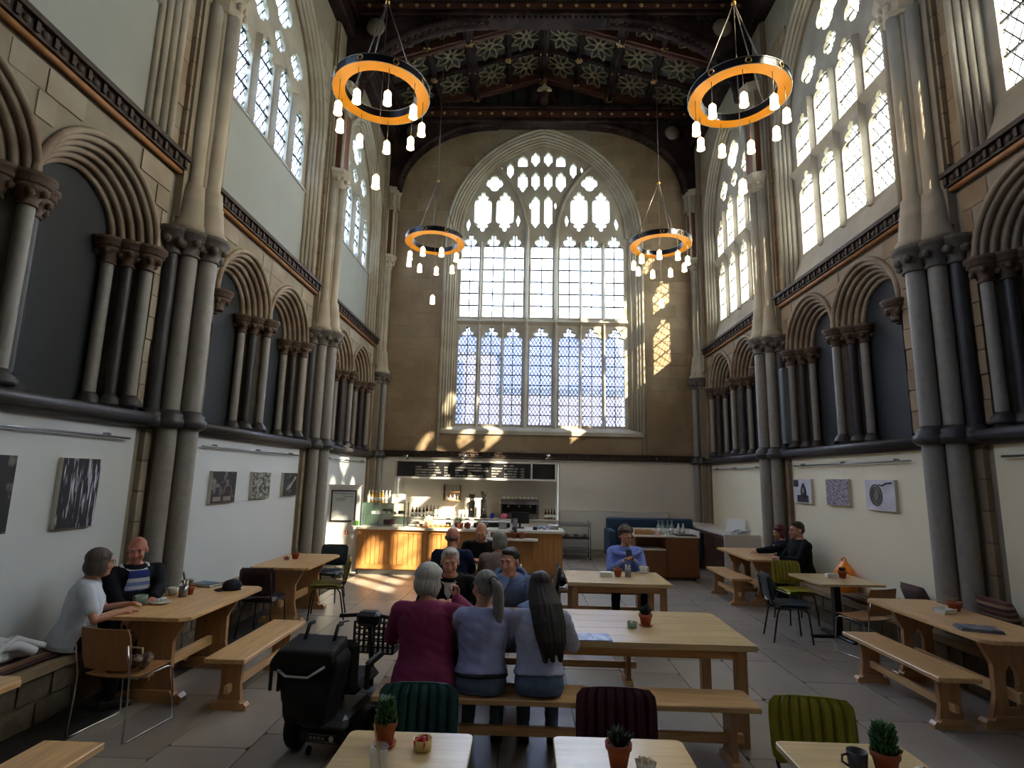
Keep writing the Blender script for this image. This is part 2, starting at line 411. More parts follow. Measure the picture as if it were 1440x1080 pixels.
# ---- side walls
def side(s):
    nm = 'left' if s < 0 else 'right'
    def W(y, z, d): return (s*(WX+d), y, z)
    core = MB()
    core.box(min(s*WX, s*5.3), max(s*WX, s*5.3), YB, YE+.6, -.2, 2.62)
    core.box(min(s*5.2, s*5.32), max(s*5.2, s*5.32), YB, YE+.6, 2.62, 5.75)
    wall = struct(core.obj('wall_'+nm, MORTAR))
    plaster = PLASTER_L if s < 0 else PLASTER_R
    ST = STONE_L if s < 0 else STONE
    zq = .02 if s < 0 else -.13
    DJ, EJ = .36, .26
    def put(u, v, w_, h, pr, d0=0.0): unit_piece('stone', wall, W(u, v, d0-pr/2+.012), (pr, w_, h), ST)
    for bi, P in enumerate(PIERS[:-1]):
        vis = bi >= 1
        a0 = P+.44; a1 = P+BAY-.42
        MB().box(min(s*4.60, s*4.63), max(s*4.60, s*4.63), a0+.03, a1-.05, .4, 2.47).obj('plaster_panel', plaster, wall)
        # ---------------- blind arcade
        h = .8; c1 = P+.78+h; c2 = c1+2*h; zs = 4.46; rise = .82
        hole = []
        outl = [(P-.05, 2.6), (c1-h, 2.6)] + arch_pts(c1, h, zs, rise, 10) + arch_pts(c2, h, zs, rise, 10)[1:] + [(c2+h, 2.6), (P+BAY+.05, 2.6), (P+BAY+.05, 5.62+zq), (P-.05, 5.62+zq)]
        vs, fs = plate(outl, [], .1, lambda u, v, w_: W(u, v, w_))
        MB().add(vs, fs).obj('arcade_wall', MORTAR, wall)
        # solid blocks behind the ends and the wedge between the arches
        jm = MB()
        def prism_plan(pts, z0, z1): jm.prism(pts, lambda p: W(p[0], z0, p[1]), lambda p: W(p[0], z1, p[1]))
        prism_plan([(P-.05, 0), (c1-h, 0), (c1-h+EJ, DJ), (P-.05, DJ)], 2.6, zs)
        prism_plan([(c2+h, 0), (P+BAY+.05, 0), (P+BAY+.05, DJ), (c2+h-EJ, DJ)], 2.6, zs)
        prism_plan([(c1+h-.01, .02), (c1+h+.01, .02), (c2-h+EJ, DJ), (c1+h-EJ, DJ)], 2.6, zs)
        jm.obj('jamb', CAPST, wall)
        if vis:
            blk = lambda za, zb: [(c - k - .03, c + k + .03) for c in (c1, c2) for k in [max([abs(p[0]-c) for p in arch_pts(c, h+.05, zs, rise+.06, 14) if p[1] >= za-.02]+[0]) if za > zs-.05 else h]]
            ashlar(wall, P+.42, P+BAY-.4, 2.68, 5.5+zq, put, blocked=blk, lens=(.3, .55))
        bp = MB()
        for c in (c1, c2):
            # dark board at the back of each arch
            MB().box(*sorted((s*(WX+DJ-.005), s*(WX+DJ+.03))), c-.62, c+.62, 2.6, 5.4).obj('dark_panel', BOARD, wall)
            # moulded orders: profile steps inwards and back, swept round the pointed arch
            A = MB(); prof = []
            K = 5; nl = math.hypot(EJ, DJ); ne, nd = DJ/nl, -EJ/nl
            for k in range(K):
                for (f, o) in ((0, -.03), (.08, .0), (.22, .026), (.5, .036), (.78, .026), (.92, .0)):
                    t_ = (k+f)/K; prof.append((EJ*t_+ne*o, DJ*t_+nd*o))
            rows = []
            for (e, d) in [(-.03, 0), (.0, .0)]+prof[1:]+[(EJ, DJ)]:
                pts = arch_pts(c, h-e, zs, rise-e*1.0, 10)
                rows.append([W(u, v, d) for (u, v) in pts])
            A.strip(rows, smooth=True)
            A.obj('arch_moulding', ARCHST, wall)
            hd = MB(); hd.tube([W(u, v, -.015) for (u, v) in arch_pts(c, h+.015, zs, rise+.03, 12)], .036, 6); hd.obj('hood_mould', ARCHST, wall)
            blkm = MB()
        # shafts, capitals and bases of the clusters
        clusters = [('r', c1-h, 1, False), ('m', c1+h, 0, True), ('r2', c2+h, -1, True)]
        for kind, y0, sg, shafts in clusters:
            cl = bpy.data.objects.new('shaft_cluster', None); col.objects.link(cl); cl.parent = wall
            spl = ([(1, c1-h, c1-h+EJ)] if kind == 'r' else [(-1, c2+h, c2+h-EJ)] if kind == 'r2' else [(-1, y0, c1+h-EJ), (1, y0, c2-h+EJ)])
            cap = MB(); base = MB()
            for (dr, ya, yb) in spl:
                fr = [(0.06, 'l'), (.5, 'd'), (.93, 'l')]
                for (t, k) in fr:
                    dd = -.02+(DJ-.04)*t; yy = ya+(yb-ya)*t + dr*(.06 if kind != 'm' or t > .1 else 0)
                    rr = .062 if k == 'l' else .058
                    if kind == 'm' and t < .1 and dr == 1: continue
                    if shafts:
                        sh = MB().cyl(W(yy, 2.76, dd), W(yy, 4.22, dd), rr, n=14, caps=False)
                        sh.obj('shaft', MARBLE if k == 'l' else MARBLE_D, cl)
                        base.lathe([(rr+.07, 0), (rr+.075, .03), (rr+.05, .05), (rr+.05, .07), (rr+.02, .1), (rr+.005, .13)], W(yy, 2.66, dd), 12)
                    if shafts or t < .6:
                        cap.lathe([(rr+.015, 0), (rr+.02, .02), (rr+.005, .04), (rr+.045, .13), (rr+.085, .17)], W(yy, 4.19, dd), 12)
                        cap.lathe([(rr+.08, .17), (rr+.105, .19), (rr+.10, .225), (rr+.125, .24), (rr+.125, .275)], W(yy, 4.19, dd), 14)
                        if vis:
                            for q in range(5):
                                an = -PI/2*s*0 + q*2*PI/5+R.uniform(-.2, .2)
                                cap.sphere(W(yy+math.cos(an)*(rr+.05), 4.31+R.uniform(-.02, .02), dd+math.sin(an)*(rr+.05)), .042, 6, 4)
                if shafts:
                    base.prism([(ya+dr*-.02, -.05), (ya+dr*.14, -.12), (yb+dr*.12, DJ-.04), (yb, DJ)], lambda p: W(p[0], 2.6, p[1]), lambda p: W(p[0], 2.68, p[1]))
            cap.obj('capital', CAPBR, cl)
            if shafts: base.obj('base', MARBLE_D, cl)
        # ---------------- string courses
        lo = MB()
        lo.box(min(s*4.50, s*4.66), max(s*4.50, s*4.66), P+.3, P+BAY-.3, 2.5, 2.6)
        lo.cyl(W(P+.3, 2.565, -.12), W(P+BAY-.3, 2.565, -.12), .062, n=10); lo.cyl(W(P+.3, 2.50, -.06), W(P+BAY-.3, 2.50, -.06), .045, n=8)
        lo.obj('lower_string_course', MARBLE_D, wall)
        up = MB(); up.box(min(s*4.52, s*4.66), max(s*4.52, s*4.66), P+.3, P+BAY-.3, 5.58+zq, 5.72+zq); up.box(min(s*4.47, s*4.66), max(s*4.47, s*4.66), P+.3, P+BAY-.3, 5.70+zq, 5.755+zq)
        if vis:
            k = P+.45
            while k < P+BAY-.4:
                up.sphere(W(k, 5.645+zq, -.1), .045, 6, 4, (.6, 1, .9)); up.box(*sorted((s*4.49, s*4.53)), k+.075, k+.115, 5.6+zq, 5.69+zq); k += .19
        us = up.obj('upper_string_course', STRING_D, wall)
        MB().cyl(W(P+.3, 5.55+zq, -.05), W(P+BAY-.3, 5.55+zq, -.05), .032, n=8).obj('ochre_fillet', OCHRE, us)
        if vis:
            rl = MB(); rl.cyl(W(P+.75, 2.33, -.07), W(P+BAY-.62, 2.33, -.07), .012, n=6)
            for t in (.1, .5, .9):
                yy = P+.75+(BAY-1.37)*t; rl.box(*sorted((s*4.53, s*4.61)), yy-.012, yy+.012, 2.325, 2.365)
            rl.obj('picture_rail', STEEL, wall)
        # ---------------- wall above with the window opening (unseen sunny-side bay behind the viewer made solid to block the sun)
        if s > 0 and bi == 0:
            MB().box(4.62, 5.0, P-.05, P+BAY+.05, 5.6, 13.1).obj('clerestory_wall', STONE, wall); continue
        c = P+BAY/2; a = 1.7; zsp = 8.75
        o2 = [(P-.05, 5.6+zq), (c-a, 5.6+zq)] + arch_pts(c, a, zsp, 2.45, 14) + [(c+a, 5.6+zq), (P+BAY+.05, 5.6+zq), (P+BAY+.05, 13.1), (P-.05, 13.1)]
        vs, fs = plate(o2, [], .35, lambda u, v, w_: W(u, v, w_))
        MB().add(vs, fs).obj('clerestory_wall', MORTAR, wall)
        if vis:
            blk2 = lambda za, zb: [(c-k-.02, c+k+.02) for k in [max([abs(p[0]-c) for p in arch_pts(c, a+.04, zsp, 2.5, 16) if p[1] >= za-.05]+[0]) if za > zsp else a]]
            ashlar(wall, P+.4, P+BAY-.38, 5.78+zq, 10.9, put, course=.30, blocked=blk2, lens=(.3, .5))
        jmb = MB()
        for (e, d, r) in ((0.0, -.005, .045), (.05, .05, .05), (.115, .10, .04), (.155, .165, .05)):
            jmb.tube([W(u, v, d) for (u, v) in arch_pts(c, a-e, zsp, 2.45-e*1.2, 16, z0=5.64+zq)], r, 6)
        jmb.strip([[W(u, v, d) for (u, v) in arch_pts(c, a-e, zsp, 2.45-e*1.2, 16, z0=5.7)] for (e, d) in ((0, .02), (.22, .24), (.22, .36))], smooth=False)
        jmb.obj('window_jamb', STONE_SM, wall)
        if s < 0:
            MB().box(*sorted((s*4.80, s*4.98)), c-1.56, c+1.56, 5.62, 7.5).obj('blind_panel', mat('plaster_grey', (.60, .62, .60), .9, var=.04, scale=1.5, coord='world', spec=.1), wall)
            MB().prism([(.14, 7.5), (.36, 7.5), (.36, 7.72), (.24, 7.66)], lambda p: W(c-1.56, p[1], p[0]), lambda p: W(c+1.56, p[1], p[0])).obj('window_sill', PLASTER_L, wall)
        else:
            MB().prism([(-.02, 5.6), (.36, 5.6), (.36, 6.30), (.24, 6.28), (.05, 5.63)], lambda p: W(c-1.66, p[1], p[0]), lambda p: W(c+1.66, p[1], p[0])).obj('window_sill', STONE_SM, wall)
    # ---------------- piers
    for pi_, P in enumerate(PIERS):
        end = pi_ == 4
        if end: P = YE-.16
        if pi_ == 0: continue
        pr = bpy.data.objects.new('pier', None); col.objects.link(pr); pr.parent = wall; pr.location = W(P, 0, 0)
        ins = (lambda y, z, d: (s*d, y, z))
        b = MB(); b.box(*sorted((s*-.04, s*.05)), -.35, .35 if not end else .2, 0, 5.0); b.box(*sorted((s*-.2, s*.05)), -.2, .2, 0, 5.0); b.box(*sorted((s*-.10, s*.05)), -.34, .32 if not end else .2, 5.0, 12.9)
        b.obj('pier_core', MORTAR, pr)
        for zz in np.arange(.45, 11.9, .33):
            if zz > 4.4 and zz < 5.7: continue
            for y0, y1 in ((-.38, -.27),) + (((.27, .38),) if not end else ()):
                unit_piece('stone', pr, (s*-.02, (y0+y1)/2, zz+.165), (.09, y1-y0-.005, .318), ST)
        shs = [(-.31, -.05, .08, MARBLE_D), (-.18, -.18, .10, MARBLE), (.0, -.31, .108, MARBLE), (.18, -.18, .10, MARBLE), (.31, -.05, .08, MARBLE_D)] if not end else [(-.12, -.16, .07, MARBLE_D), (.0, -.26, .085, MARBLE)]
        for (yy, dd, rr, mm) in shs:
            sh = MB(); sh.cyl(ins(yy, 2.62, dd), ins(yy, 4.56, dd), rr, n=16, caps=False)
            sh.obj('shaft', mm, pr)
            if mm is MARBLE: MB().cyl(ins(yy, .1, dd), ins(yy, 2.5, dd), rr*1.04, n=16, caps=False).obj('shaft', MARBLE, pr)
        cp = MB(); bs = MB(); ub = MB()
        for (yy, dd, rr, mm) in shs:
            cp.lathe([(rr+.02, 0), (rr+.025, .025), (rr+.005, .05), (rr+.05, .16), (rr+.09, .2), (rr+.085, .23), (rr+.12, .25), (rr+.12, .30)], ins(yy, 4.53, dd), 16)
            if pi_ >= 2:
                for q in range(6):
                    an = q*2*PI/6+R.uniform(-.2, .2); cp.sphere(ins(yy+math.cos(an)*(rr+.055), 4.68+R.uniform(-.03, .02), dd+math.sin(an)*(rr+.055)), .055, 6, 5)
            bs.lathe([(rr+.05, -.12), (rr+.08, -.09), (rr+.085, -.03), (rr+.05, 0), (rr+.06, .03), (rr+.02, .06), (rr+.005, .09)], ins(yy, 2.6, dd), 14)
        cp.box(*sorted((s*-.2, s*.0)), -.25, .25 if not end else .1, 4.7, 4.83)
        bs.box(*sorted((s*-.2, s*.0)), -.3, .3 if not end else .15, 2.49, 2.63)
        cp.obj('capital', CAPST, pr); bs.obj('band', MARBLE_D, pr)
        us = [(-.17, -.14, .085), (0, -.26, .095), (.17, -.14, .085)] if not end else [(-.1, -.12, .06), (0, -.2, .075)]
        for (yy, dd, rr) in us:
            u_ = MB(); u_.lathe([(rr+.13, 4.83), (rr+.13, 4.9), (rr+.09, 4.96), (rr+.075, 5.1), (rr+.06, 5.22), (rr+.065, 5.25), (rr+.05, 5.28), (rr+.035, 5.42), (rr+.03, 5.46), (rr, 5.5), (rr, 8.0)], ins(yy, 0, dd), 14)
            u_.obj('upper_shaft', STONE_SM, pr)
        for yy in (-.08, .08): MB().cyl(ins(yy, 5.3, -.2), ins(yy, 8.0, -.2), .05, n=8, caps=False).obj('upper_shaft', STONE_SM, pr)
        uc = MB(); rr = .2 if not end else .14
        uc.lathe([(rr, 0), (rr+.03, .03), (rr, .06), (rr+.03, .12), (rr+.09, .26), (rr+.13, .30), (rr+.13, .37)], ins(0, 7.97, -.14), 8, smooth=False)
        if pi_ >= 2:
            for q in range(14):
                an = q*2*PI/14; uc.sphere(ins(math.cos(an)*(rr+.04), 8.13+.04*(q % 2), -.14+math.sin(an)*(rr+.04)), .05, 6, 4)
        uc.obj('upper_capital', STONE_SM, pr)
        wp = MB(); wp.box(*sorted((s*-.3, s*.02)), -.17, .17 if not end else .12, 8.34, 9.75, c=.02); wp.obj('wall_post', WALLPOST, pr)
        fr = MB()
        for yy in (-.19, .17 if not end else .12): fr.cyl(ins(yy, 8.34, -.3), ins(yy, 9.75, -.3), .035, n=8); fr.cyl(ins(yy, 8.34, -.12), ins(yy, 9.75, -.12), .035, n=8)
        fr.obj('post_moulding', STONE_SM, pr)
        br = MB(); br.lathe([(.16, 9.7), (.17, 9.8), (.22, 10.0), (.24, 10.25), (.30, 10.32), (.31, 10.42)], ins(0, 0, -.16), 8, smooth=False)
        for q in range(8):
            an = q*2*PI/8+.39; br.box(-.015, .015, -.03, .03, 9.82, 10.24, M=Matrix.Translation(ins(math.cos(an)*.23, 0, -.16+math.sin(an)*.23)))
        br.obj('bracket', STONE_SM, pr)
    # ---------------- stone bench along the wall
    y0, y1 = (2.1, 10.75) if s < 0 else (2.1, 11.2)
    xb = 4.14
    sb = MB(); sb.box(*sorted((s*(xb+.03), s*4.62)), y0, y1, 0, .40); sb = struct(sb.obj('trim_1' if s < 0 else 'trim_2', MORTAR)); tag(sb, 'low stone bench along the %s wall' % ('white' if s < 0 else 'cream'), 'stone bench')
    ncap = 0; y = y0
    while y < y1:
        y2 = min(y1, y+R.uniform(.7, 1.1)); unit_piece('bench_slab', sb, (s*(xb+.23), (y+y2)/2, .42), (.54, y2-y-.012, .075), STONE); y = y2
    RUB = mat('rubble', (.42, .38, .32), .9, var=.35, scale=9, rnd=.25, bump=.4, coord='world')
    ashlar(sb, y0, y1, .0, .375, lambda u, v, w_, h, p: unit_piece('rubble_stone', sb, (s*(xb+.03-p/2), u, v), (p*1.6, w_, h), RUB, rot=(R.uniform(-.05, .05), 0, R.uniform(-.03, .03))), course=.19, lens=(.18, .42), g=.02)
    return wall
wall_left = side(-1); wall_right = side(1)

# ---- side windows
def foil(cx, a, z0, z1, both=False, hd=None):
    """light with a cusped head (and foot if both)"""
    hd = hd or a*1.5
    k = [(1, 0), (1, .14), (.93, .24), (.75, .31), (.50, .33), (.44, .36), (.60, .42), (.66, .52), (.60, .63), (.40, .69), (.22, .70), (.18, .73), (.27, .80), (.25, .90), (.12, .97), (0, 1)]
    R_ = [(cx+a*x, z1-hd+hd*t) for (x, t) in k]; L_ = [(cx-a*x, z1-hd+hd*t) for (x, t) in reversed(k[:-1])]
    if both: Rb = [(cx+a*x, z0+hd-hd*t) for (x, t) in reversed(k[:-1])]; Lb = [(cx-a*x, z0+hd-hd*t) for (x, t) in k]; return Lb[::-1]+Rb+R_+L_ if False else Rb+R_+L_+Lb[:-1]+[Lb[-1]]
    return [(cx-a, z0), (cx+a, z0)]+R_+L_
def quatre(cx, cz, r, n=24):
    return [(cx+r*(.72+.28*abs(math.cos(2*t))**.6)*math.cos(t), cz+r*(.72+.28*abs(math.cos(2*t))**.6)*math.sin(t)) for t in [2*PI*i/n for i in range(n)]]
nwin = 1
def portal(loc, size, rot):
    l = bpy.data.lights.new('window_portal', 'AREA'); l.shape = 'RECTANGLE'; l.size, l.size_y = size; l.cycles.is_portal = True
    o = bpy.data.objects.new('window_portal', l); col.objects.link(o); o.location = loc; o.rotation_euler = rot
def side_window(s, P, n):
    c = P+BAY/2; A = 1.48; zsp = 8.75; d0 = .22
    def W(y, z, d): return (s*(WX+d), y, z)
    v0 = 6.28 if s > 0 else 7.62
    lights = [(c-A+.08+i*.73+.28, .285) for i in range(4)]
    holes = []
    ZT = 7.95
    for i, (lc, la) in enumerate(lights):
        top = 9.0 if i in (0, 3) else 9.35
        if s > 0: holes.append(foil(lc, la, v0, ZT-.12)); holes.append(foil(lc, la, ZT+.1, top))
        else: holes.append(foil(lc, la, v0, top))
    holes += [quatre(c-.73, 9.68, .26), quatre(c+.73, 9.68, .26), quatre(c, 10.3, .36), quatre(c, 9.62, .2)]
    vs, fs = plate(arch_pts(c, A+.06, zsp, 2.25, 14, z0=v0-.1), holes, .13, lambda u, v, w_: W(u, v, d0+w_))
    win = struct(MB().add(vs, fs).obj('window_%d' % n, STONE_SM))
    GL = GL_SIDE if s < 0 else GL_SIDE_R
    mu = MB()
    for i in range(1, 4):
        yy = (lights[i-1][0]+lights[i][0])/2; mu.prism([(-.05, d0-.0), (0, d0-.09), (.05, d0-.0)], lambda p: W(yy+p[0], v0-.1, p[1]), lambda p: W(yy+p[0], 9.1, p[1]))
    mu.obj('mullion', STONE_SM, win)
    if s > 0: MB().prism([(ZT-.12, d0), (ZT, d0-.1), (ZT+.1, d0)], lambda p: W(c-A, p[0], p[1]), lambda p: W(c+A, p[0], p[1])).obj('transom', STONE_SM, win)
    bars = MB()
    for (lc, la) in lights:
        z = v0; k = 0
        while z < 9.3:
            z2 = z+.42
            MB().box(*sorted((s*(WX+d0+.060), s*(WX+d0+.066))), lc-la-.01, lc+la+.01, z, z2).obj('pane', GL, win)
            bars.box(*sorted((s*(WX+d0+.03), s*(WX+d0+.058))), lc-la-.01, lc+la+.01, z2-.012, z2+.012); z = z2
    MB().prism(arch_pts(c, A-.02, 9.0, 1.85, 8), lambda p: W(p[0], max(p[1], 9.3), d0+.062), lambda p: W(p[0], max(p[1], 9.3), d0+.066)).obj('pane', GL, win)
    bars.obj('saddle_bar', LEAD, win)
    portal(W(c, (v0+10.6)/2, .45), (10.6-v0, 3.0), (0, PI/2*(1 if s > 0 else -1), 0))
n = 2
for s in (-1, 1):
    for P in PIERS[(1 if s > 0 else 0):-1]: side_window(s, P, n); n += 1

# ---- end wall with the great window
def E_(x, z, d): return (x, YE+d, z)
WC = .09; WA = 2.86; ZS = 9.05
ow = [(-5.3, 2.6), (WC-WA, 2.6), (WC-WA, 3.1)] + [(WC-WA, 3.1)][1:] + arch_pts(WC, WA, ZS, 3.5, 18) + [(WC+WA, 3.1), (WC+WA, 2.6), (5.3, 2.6), (5.3, 15.0), (-5.3, 15.0)]
vs, fs = plate(ow, [], .5, lambda u, v, w_: E_(u, v, w_))
wall_end = struct(MB().add(vs, fs).obj('wall_end', MORTAR))
# plaster below, with the recess of the back bar
b = MB(); b.box(-5.3, -3.93, YE-.02, YE+.4, -.2, 2.55); b.box(.62, 5.3, YE-.02, YE+.4, -.2, 2.55); b.box(-3.93, .62, YE-.02, YE+.4, 2.44, 2.55); b.box(-3.95, .64, YE+.42, YE+.5, -.2, 2.6)
b.box(-3.93, .62, YE-.02, YE+.4, -.2, .1)
b.obj('plaster_panel', PLASTER_E, wall_end)
MB().box(WC-WA-.02, WC+WA+.02, YE+.02, YE+.5, 2.5, 3.3).obj('window_apron', STONE, wall_end)
st = MB(); st.box(-4.6, 4.6, YE-.1, YE+.05, 2.56, 2.68); st.box(-4.6, 4.6, YE-.13, YE+.05, 2.67, 2.70); st.cyl((-4.6, YE-.09, 2.555), (4.6, YE-.09, 2.555), .03, n=8)
k = -4.4
while k < 4.5: st.sphere((k, YE-.1, 2.62), .035, 6, 4); k += .17
st.obj('carved_string_course', STRING_D, wall_end)
def blkE(za, zb): return [(WC-k-.02, WC+k+.02) for k in [max([abs(p[0]-WC) for p in arch_pts(WC, WA+.05, ZS, 3.56, 20) if p[1] >= za-.08]+[0]) if za > ZS else WA+.03]]
def putE(u, v, w_, h, pr): unit_piece('stone', wall_end, E_(u, v, -pr/2+.012), (w_, pr, h), STONE)
print('end stones', ashlar(wall_end, -4.45, 4.45, 2.72, 12.4, putE, course=.36, lens=(.4, .8), blocked=blkE))
jb = MB()
for (e, d, r) in ((-.03, -.01, .05), (.05, .03, .045), (.12, .08, .055), (.19, .13, .04), (.25, .18, .05), (.31, .22, .035)):
    jb.tube([E_(u, v, d) for (u, v) in arch_pts(WC, WA-e, ZS, 3.5-e*1.1, 22, z0=3.28 if e > 0 else 2.72)], r, 6)
jb.strip([[E_(u, v, d) for (u, v) in arch_pts(WC, WA-e, ZS, 3.5-e*1.1, 22, z0=3.2)] for (e, d) in ((0, .0), (.36, .26), (.36, .5))], smooth=False)
jb.prism([(-.02, 3.3), (.03, 3.34), (.27, 3.46), (.5, 3.46), (.5, 3.2), (-.02, 3.2)], lambda p: E_(WC-WA, p[1], p[0]), lambda p: E_(WC+WA, p[1], p[0]))
jb.obj('window_jamb', STONE_SM, wall_end)
YG = YE+.26
def G_(zx, zy): q = aty(600+zx/2.347, 180+zy/2.347, YG); return q.x, q.z
holes = []; panes = []
LX = [(105, 165), (180, 245), (255, 315), (340, 413), (437, 503), (512, 578), (590, 652)]
lx = []
for (p0, p1) in LX:
    x0 = G_(p0, 700)[0]; x1 = G_(p1, 700)[0]; lx.append(((x0+x1)/2, (x1-x0)/2))
    holes.append(foil((x0+x1)/2, (x1-x0)/2, 3.5, 6.38, hd=.42)); holes.append(foil((x0+x1)/2, (x1-x0)/2, 6.68, 9.26, hd=.5))
def H(zx, w_, ya, yb, both=True):
    cx, zt = G_(zx, ya); zb = G_(zx, yb)[1]; a = (G_(zx+w_/2, ya)[0]-cx); holes.append(foil(cx, a, zb, zt, both, hd=min(a*1.5, (zt-zb)*.36))); panes.append((cx, a, zb, zt))
for zx, w_ in ((188, 55), (260, 56), (503, 55), (575, 56)): H(zx, w_, 212, 342)
for zx in (360, 402): H(zx, 26, 224, 330); H(zx, 26, 146, 206); H(zx, 27, 80, 128)
for zx in (318, 443): H(zx, 31, 146, 212); H(zx, 30, 93, 128, False)
for zx in (277, 484): H(zx, 20, 116, 166)
for zx in (225, 537):
    cx, cz = G_(zx, 184); r = G_(zx+27, 184)[0]-cx; holes.append(quatre(cx, cz, r)); panes.append((cx, r, cz-r, cz+r))
for (zx, zy, r_) in ((302, 305, 9), (462, 305, 9), (342, 255, 6), (425, 255, 6), (138, 318, 9), (626, 318, 9), (248, 138, 6), (512, 138, 6)):
    cx, cz = G_(zx, zy); r = G_(zx+r_, zy)[0]-cx; holes.append([(cx, cz-2.6*r), (cx+r*.8, cz), (cx, cz+2.6*r), (cx-r*.8, cz)]); panes.append((cx, r, cz-2.6*r, cz+2.6*r))
vs, fs = plate(arch_pts(WC, WA-.34, ZS, 3.12, 20, z0=3.4), holes, .16, lambda u, v, w_: E_(u, v, .24+w_))
win1 = struct(MB().add(vs, fs).obj('window_1', STONE_SM))
mul = MB()
for i in range(6):
    xx = (lx[i][0]+lx[i][1]+lx[i+1][0]-lx[i+1][1])/2; big = i in (2, 3); hw = .07 if big else .045
    mul.prism([(-hw, .245), (0, .12 if big else .17), (hw, .245)], lambda p: E_(xx+p[0], 3.42, p[1]), lambda p: E_(xx+p[0], 9.45 if big else 9.0, p[1]))
mul.obj('mullion', STONE_SM, win1)
MB().prism([(6.42, .25), (6.52, .14), (6.64, .25)], lambda p: E_(WC-2.5, p[0], p[1]), lambda p: E_(WC+2.5, p[0], p[1])).obj('transom', STONE_SM, win1)
# sub-arches of the tracery
sa = MB()
for sg in (-1, 1):
    xm = (lx[2][0]+lx[2][1]+lx[3][0]-lx[3][1])/2 if sg < 0 else (lx[4][0]-lx[4][1]+lx[3][0]+lx[3][1])/2
    x_o = WC+sg*2.5; a = abs(x_o-xm)/2; cxx = (x_o+xm)/2
    pts = arch_pts(cxx, a, ZS+.1, 2.35, 12); sa.tube([E_(u, v, .25) for (u, v) in pts], .07, 6)
    pts = [(xm+sg*-.0, ZS), (xm-sg*.25, ZS+.9), (xm-sg*.62, ZS+1.7)]
sa.obj('sub_arch', STONE_SM, win1)
bars = MB()
for (cx, a) in lx:
    for (z0, z1, nr, GLm) in ((3.5, 6.4, 10, GL_END_L), (6.66, 9.27, 7, GL_END_U)):
        hh = (z1-z0)/nr
        for r in range(nr):
            for q in (-1, 1):
                x0, x1 = (cx-a, cx) if q < 0 else (cx, cx+a)
                MB().box(x0, x1, YG+.055, YG+.061, z0+r*hh, z0+(r+1)*hh).obj('pane', GLm, win1)
            bw_ = .022 if z0 > 6 else .014; bars.box(cx-a, cx+a, YG+.03, YG+.05, z0+r*hh-bw_, z0+r*hh+bw_)
        bars.box(cx-(.018 if z0 > 6 else .012), cx+(.018 if z0 > 6 else .012), YG+.03, YG+.05, z0, z1)
for (cx, a, zb, zt) in panes: MB().box(cx-a*1.02, cx+a*1.02, YG+.055, YG+.061, zb-.02, zt+.02).obj('pane', GL_END_U, win1)
bars.obj('saddle_bar', LEAD, win1)
portal((WC, YE+.7, 7.5), (5.2, 8.6), (-PI/2, 0, 0))

# ---- wall behind the viewer
struct(MB().box(-5.3, 5.3, YB-.4, YB, -.2, 15).obj('wall_back', STONE))

# ---- roof
ZE = 12.95; ZR = 14.4
def zr(x): return ZR-(ZR-ZE)*abs(x)/4.75
cb = MB()
for s in (-1, 1):
    cb.add([(0, YB, ZR), (s*5.3, YB, zr(5.3)), (s*5.3, 16.2, zr(5.3)), (0, 16.2, ZR), (0, YB, ZR+.2), (s*5.3, YB, zr(5.3)+.2), (s*5.3, 16.2, zr(5.3)+.2), (0, 16.2, ZR+.2)],
           [(0, 1, 2, 3), (7, 6, 5, 4), (0, 4, 5, 1), (3, 2, 6, 7), (1, 5, 6, 2), (0, 3, 7, 4)])
ceiling = struct(cb.obj('ceiling', ROOFPANEL))
for i, xx in enumerate((-4.4, -3.15, -2.05, -1.02, 0, 1.02, 2.05, 3.15, 4.4)):
    big = xx in (-2.05, 0, 2.05, -4.4, 4.4); hw, dp = (.13, .30) if big else (.07, .17)
    pu = MB(); pu.box(xx-hw, xx+hw, YB, YE+.05, zr(xx)-dp, zr(xx)+.02, c=.02); pu.cyl((xx, YB, zr(xx)-dp), (xx, YE, zr(xx)-dp), hw*.6, n=6)
    for q in (-1, 1): pu.cyl((xx+q*hw, YB, zr(xx)-dp*.5), (xx+q*hw, YE, zr(xx)-dp*.5), .025, n=6)
    pu.obj('purlin', ROOFW, ceiling)
rows_y = []
yy = PIERS[0]
q = 0
while yy < YE+.2:
    rows_y.append(yy); yy += BAY/4
for q, yy in enumerate(rows_y):
    big = q % 2 == 0; hw, dp = (.11, .24) if big else (.06, .14)
    yc = min(yy, YE-.1)
    for s in (-1, 1):
        rf = MB(); sl = math.atan2(ZR-ZE, 4.75); L_ = 4.75/math.cos(sl)
        M_ = Matrix.Translation((0, yc, ZR)) @ Matrix.Rotation(s*sl if s > 0 else -sl, 4, 'Y') if s > 0 else Matrix.Translation((0, yc, ZR)) @ Matrix.Rotation(-sl, 4, 'Y')
        rf.box(0 if s > 0 else -L_, L_ if s > 0 else 0, -hw, hw, -dp, .02, c=.015, M=M_)
        rf.cyl(M_ @ Vector((0, 0, -dp)), M_ @ Vector((s*L_, 0, -dp)), hw*.6, n=6); rf.obj('rafter', ROOFW if not big else ROOFW_R, ceiling)
    if yy > 4:
        for xx in (-3.15, -2.05, -1.02, 0, 1.02, 2.05, 3.15):
            bo = MB(); z = zr(xx)-(.3 if xx in (-2.05, 0, 2.05) else .2); r = .1 if big else .07
            bo.sphere((0, 0, 0), r, 8, 5, (1, 1, .8))
            for k in range(6): an = k*PI/3; bo.sphere((math.cos(an)*r*1.15, math.sin(an)*r*1.15, 0), r*.5, 6, 4, (1, 1, .6))
            bo.obj('boss', ROOFGOLD, ceiling, loc=(xx, yc, z))
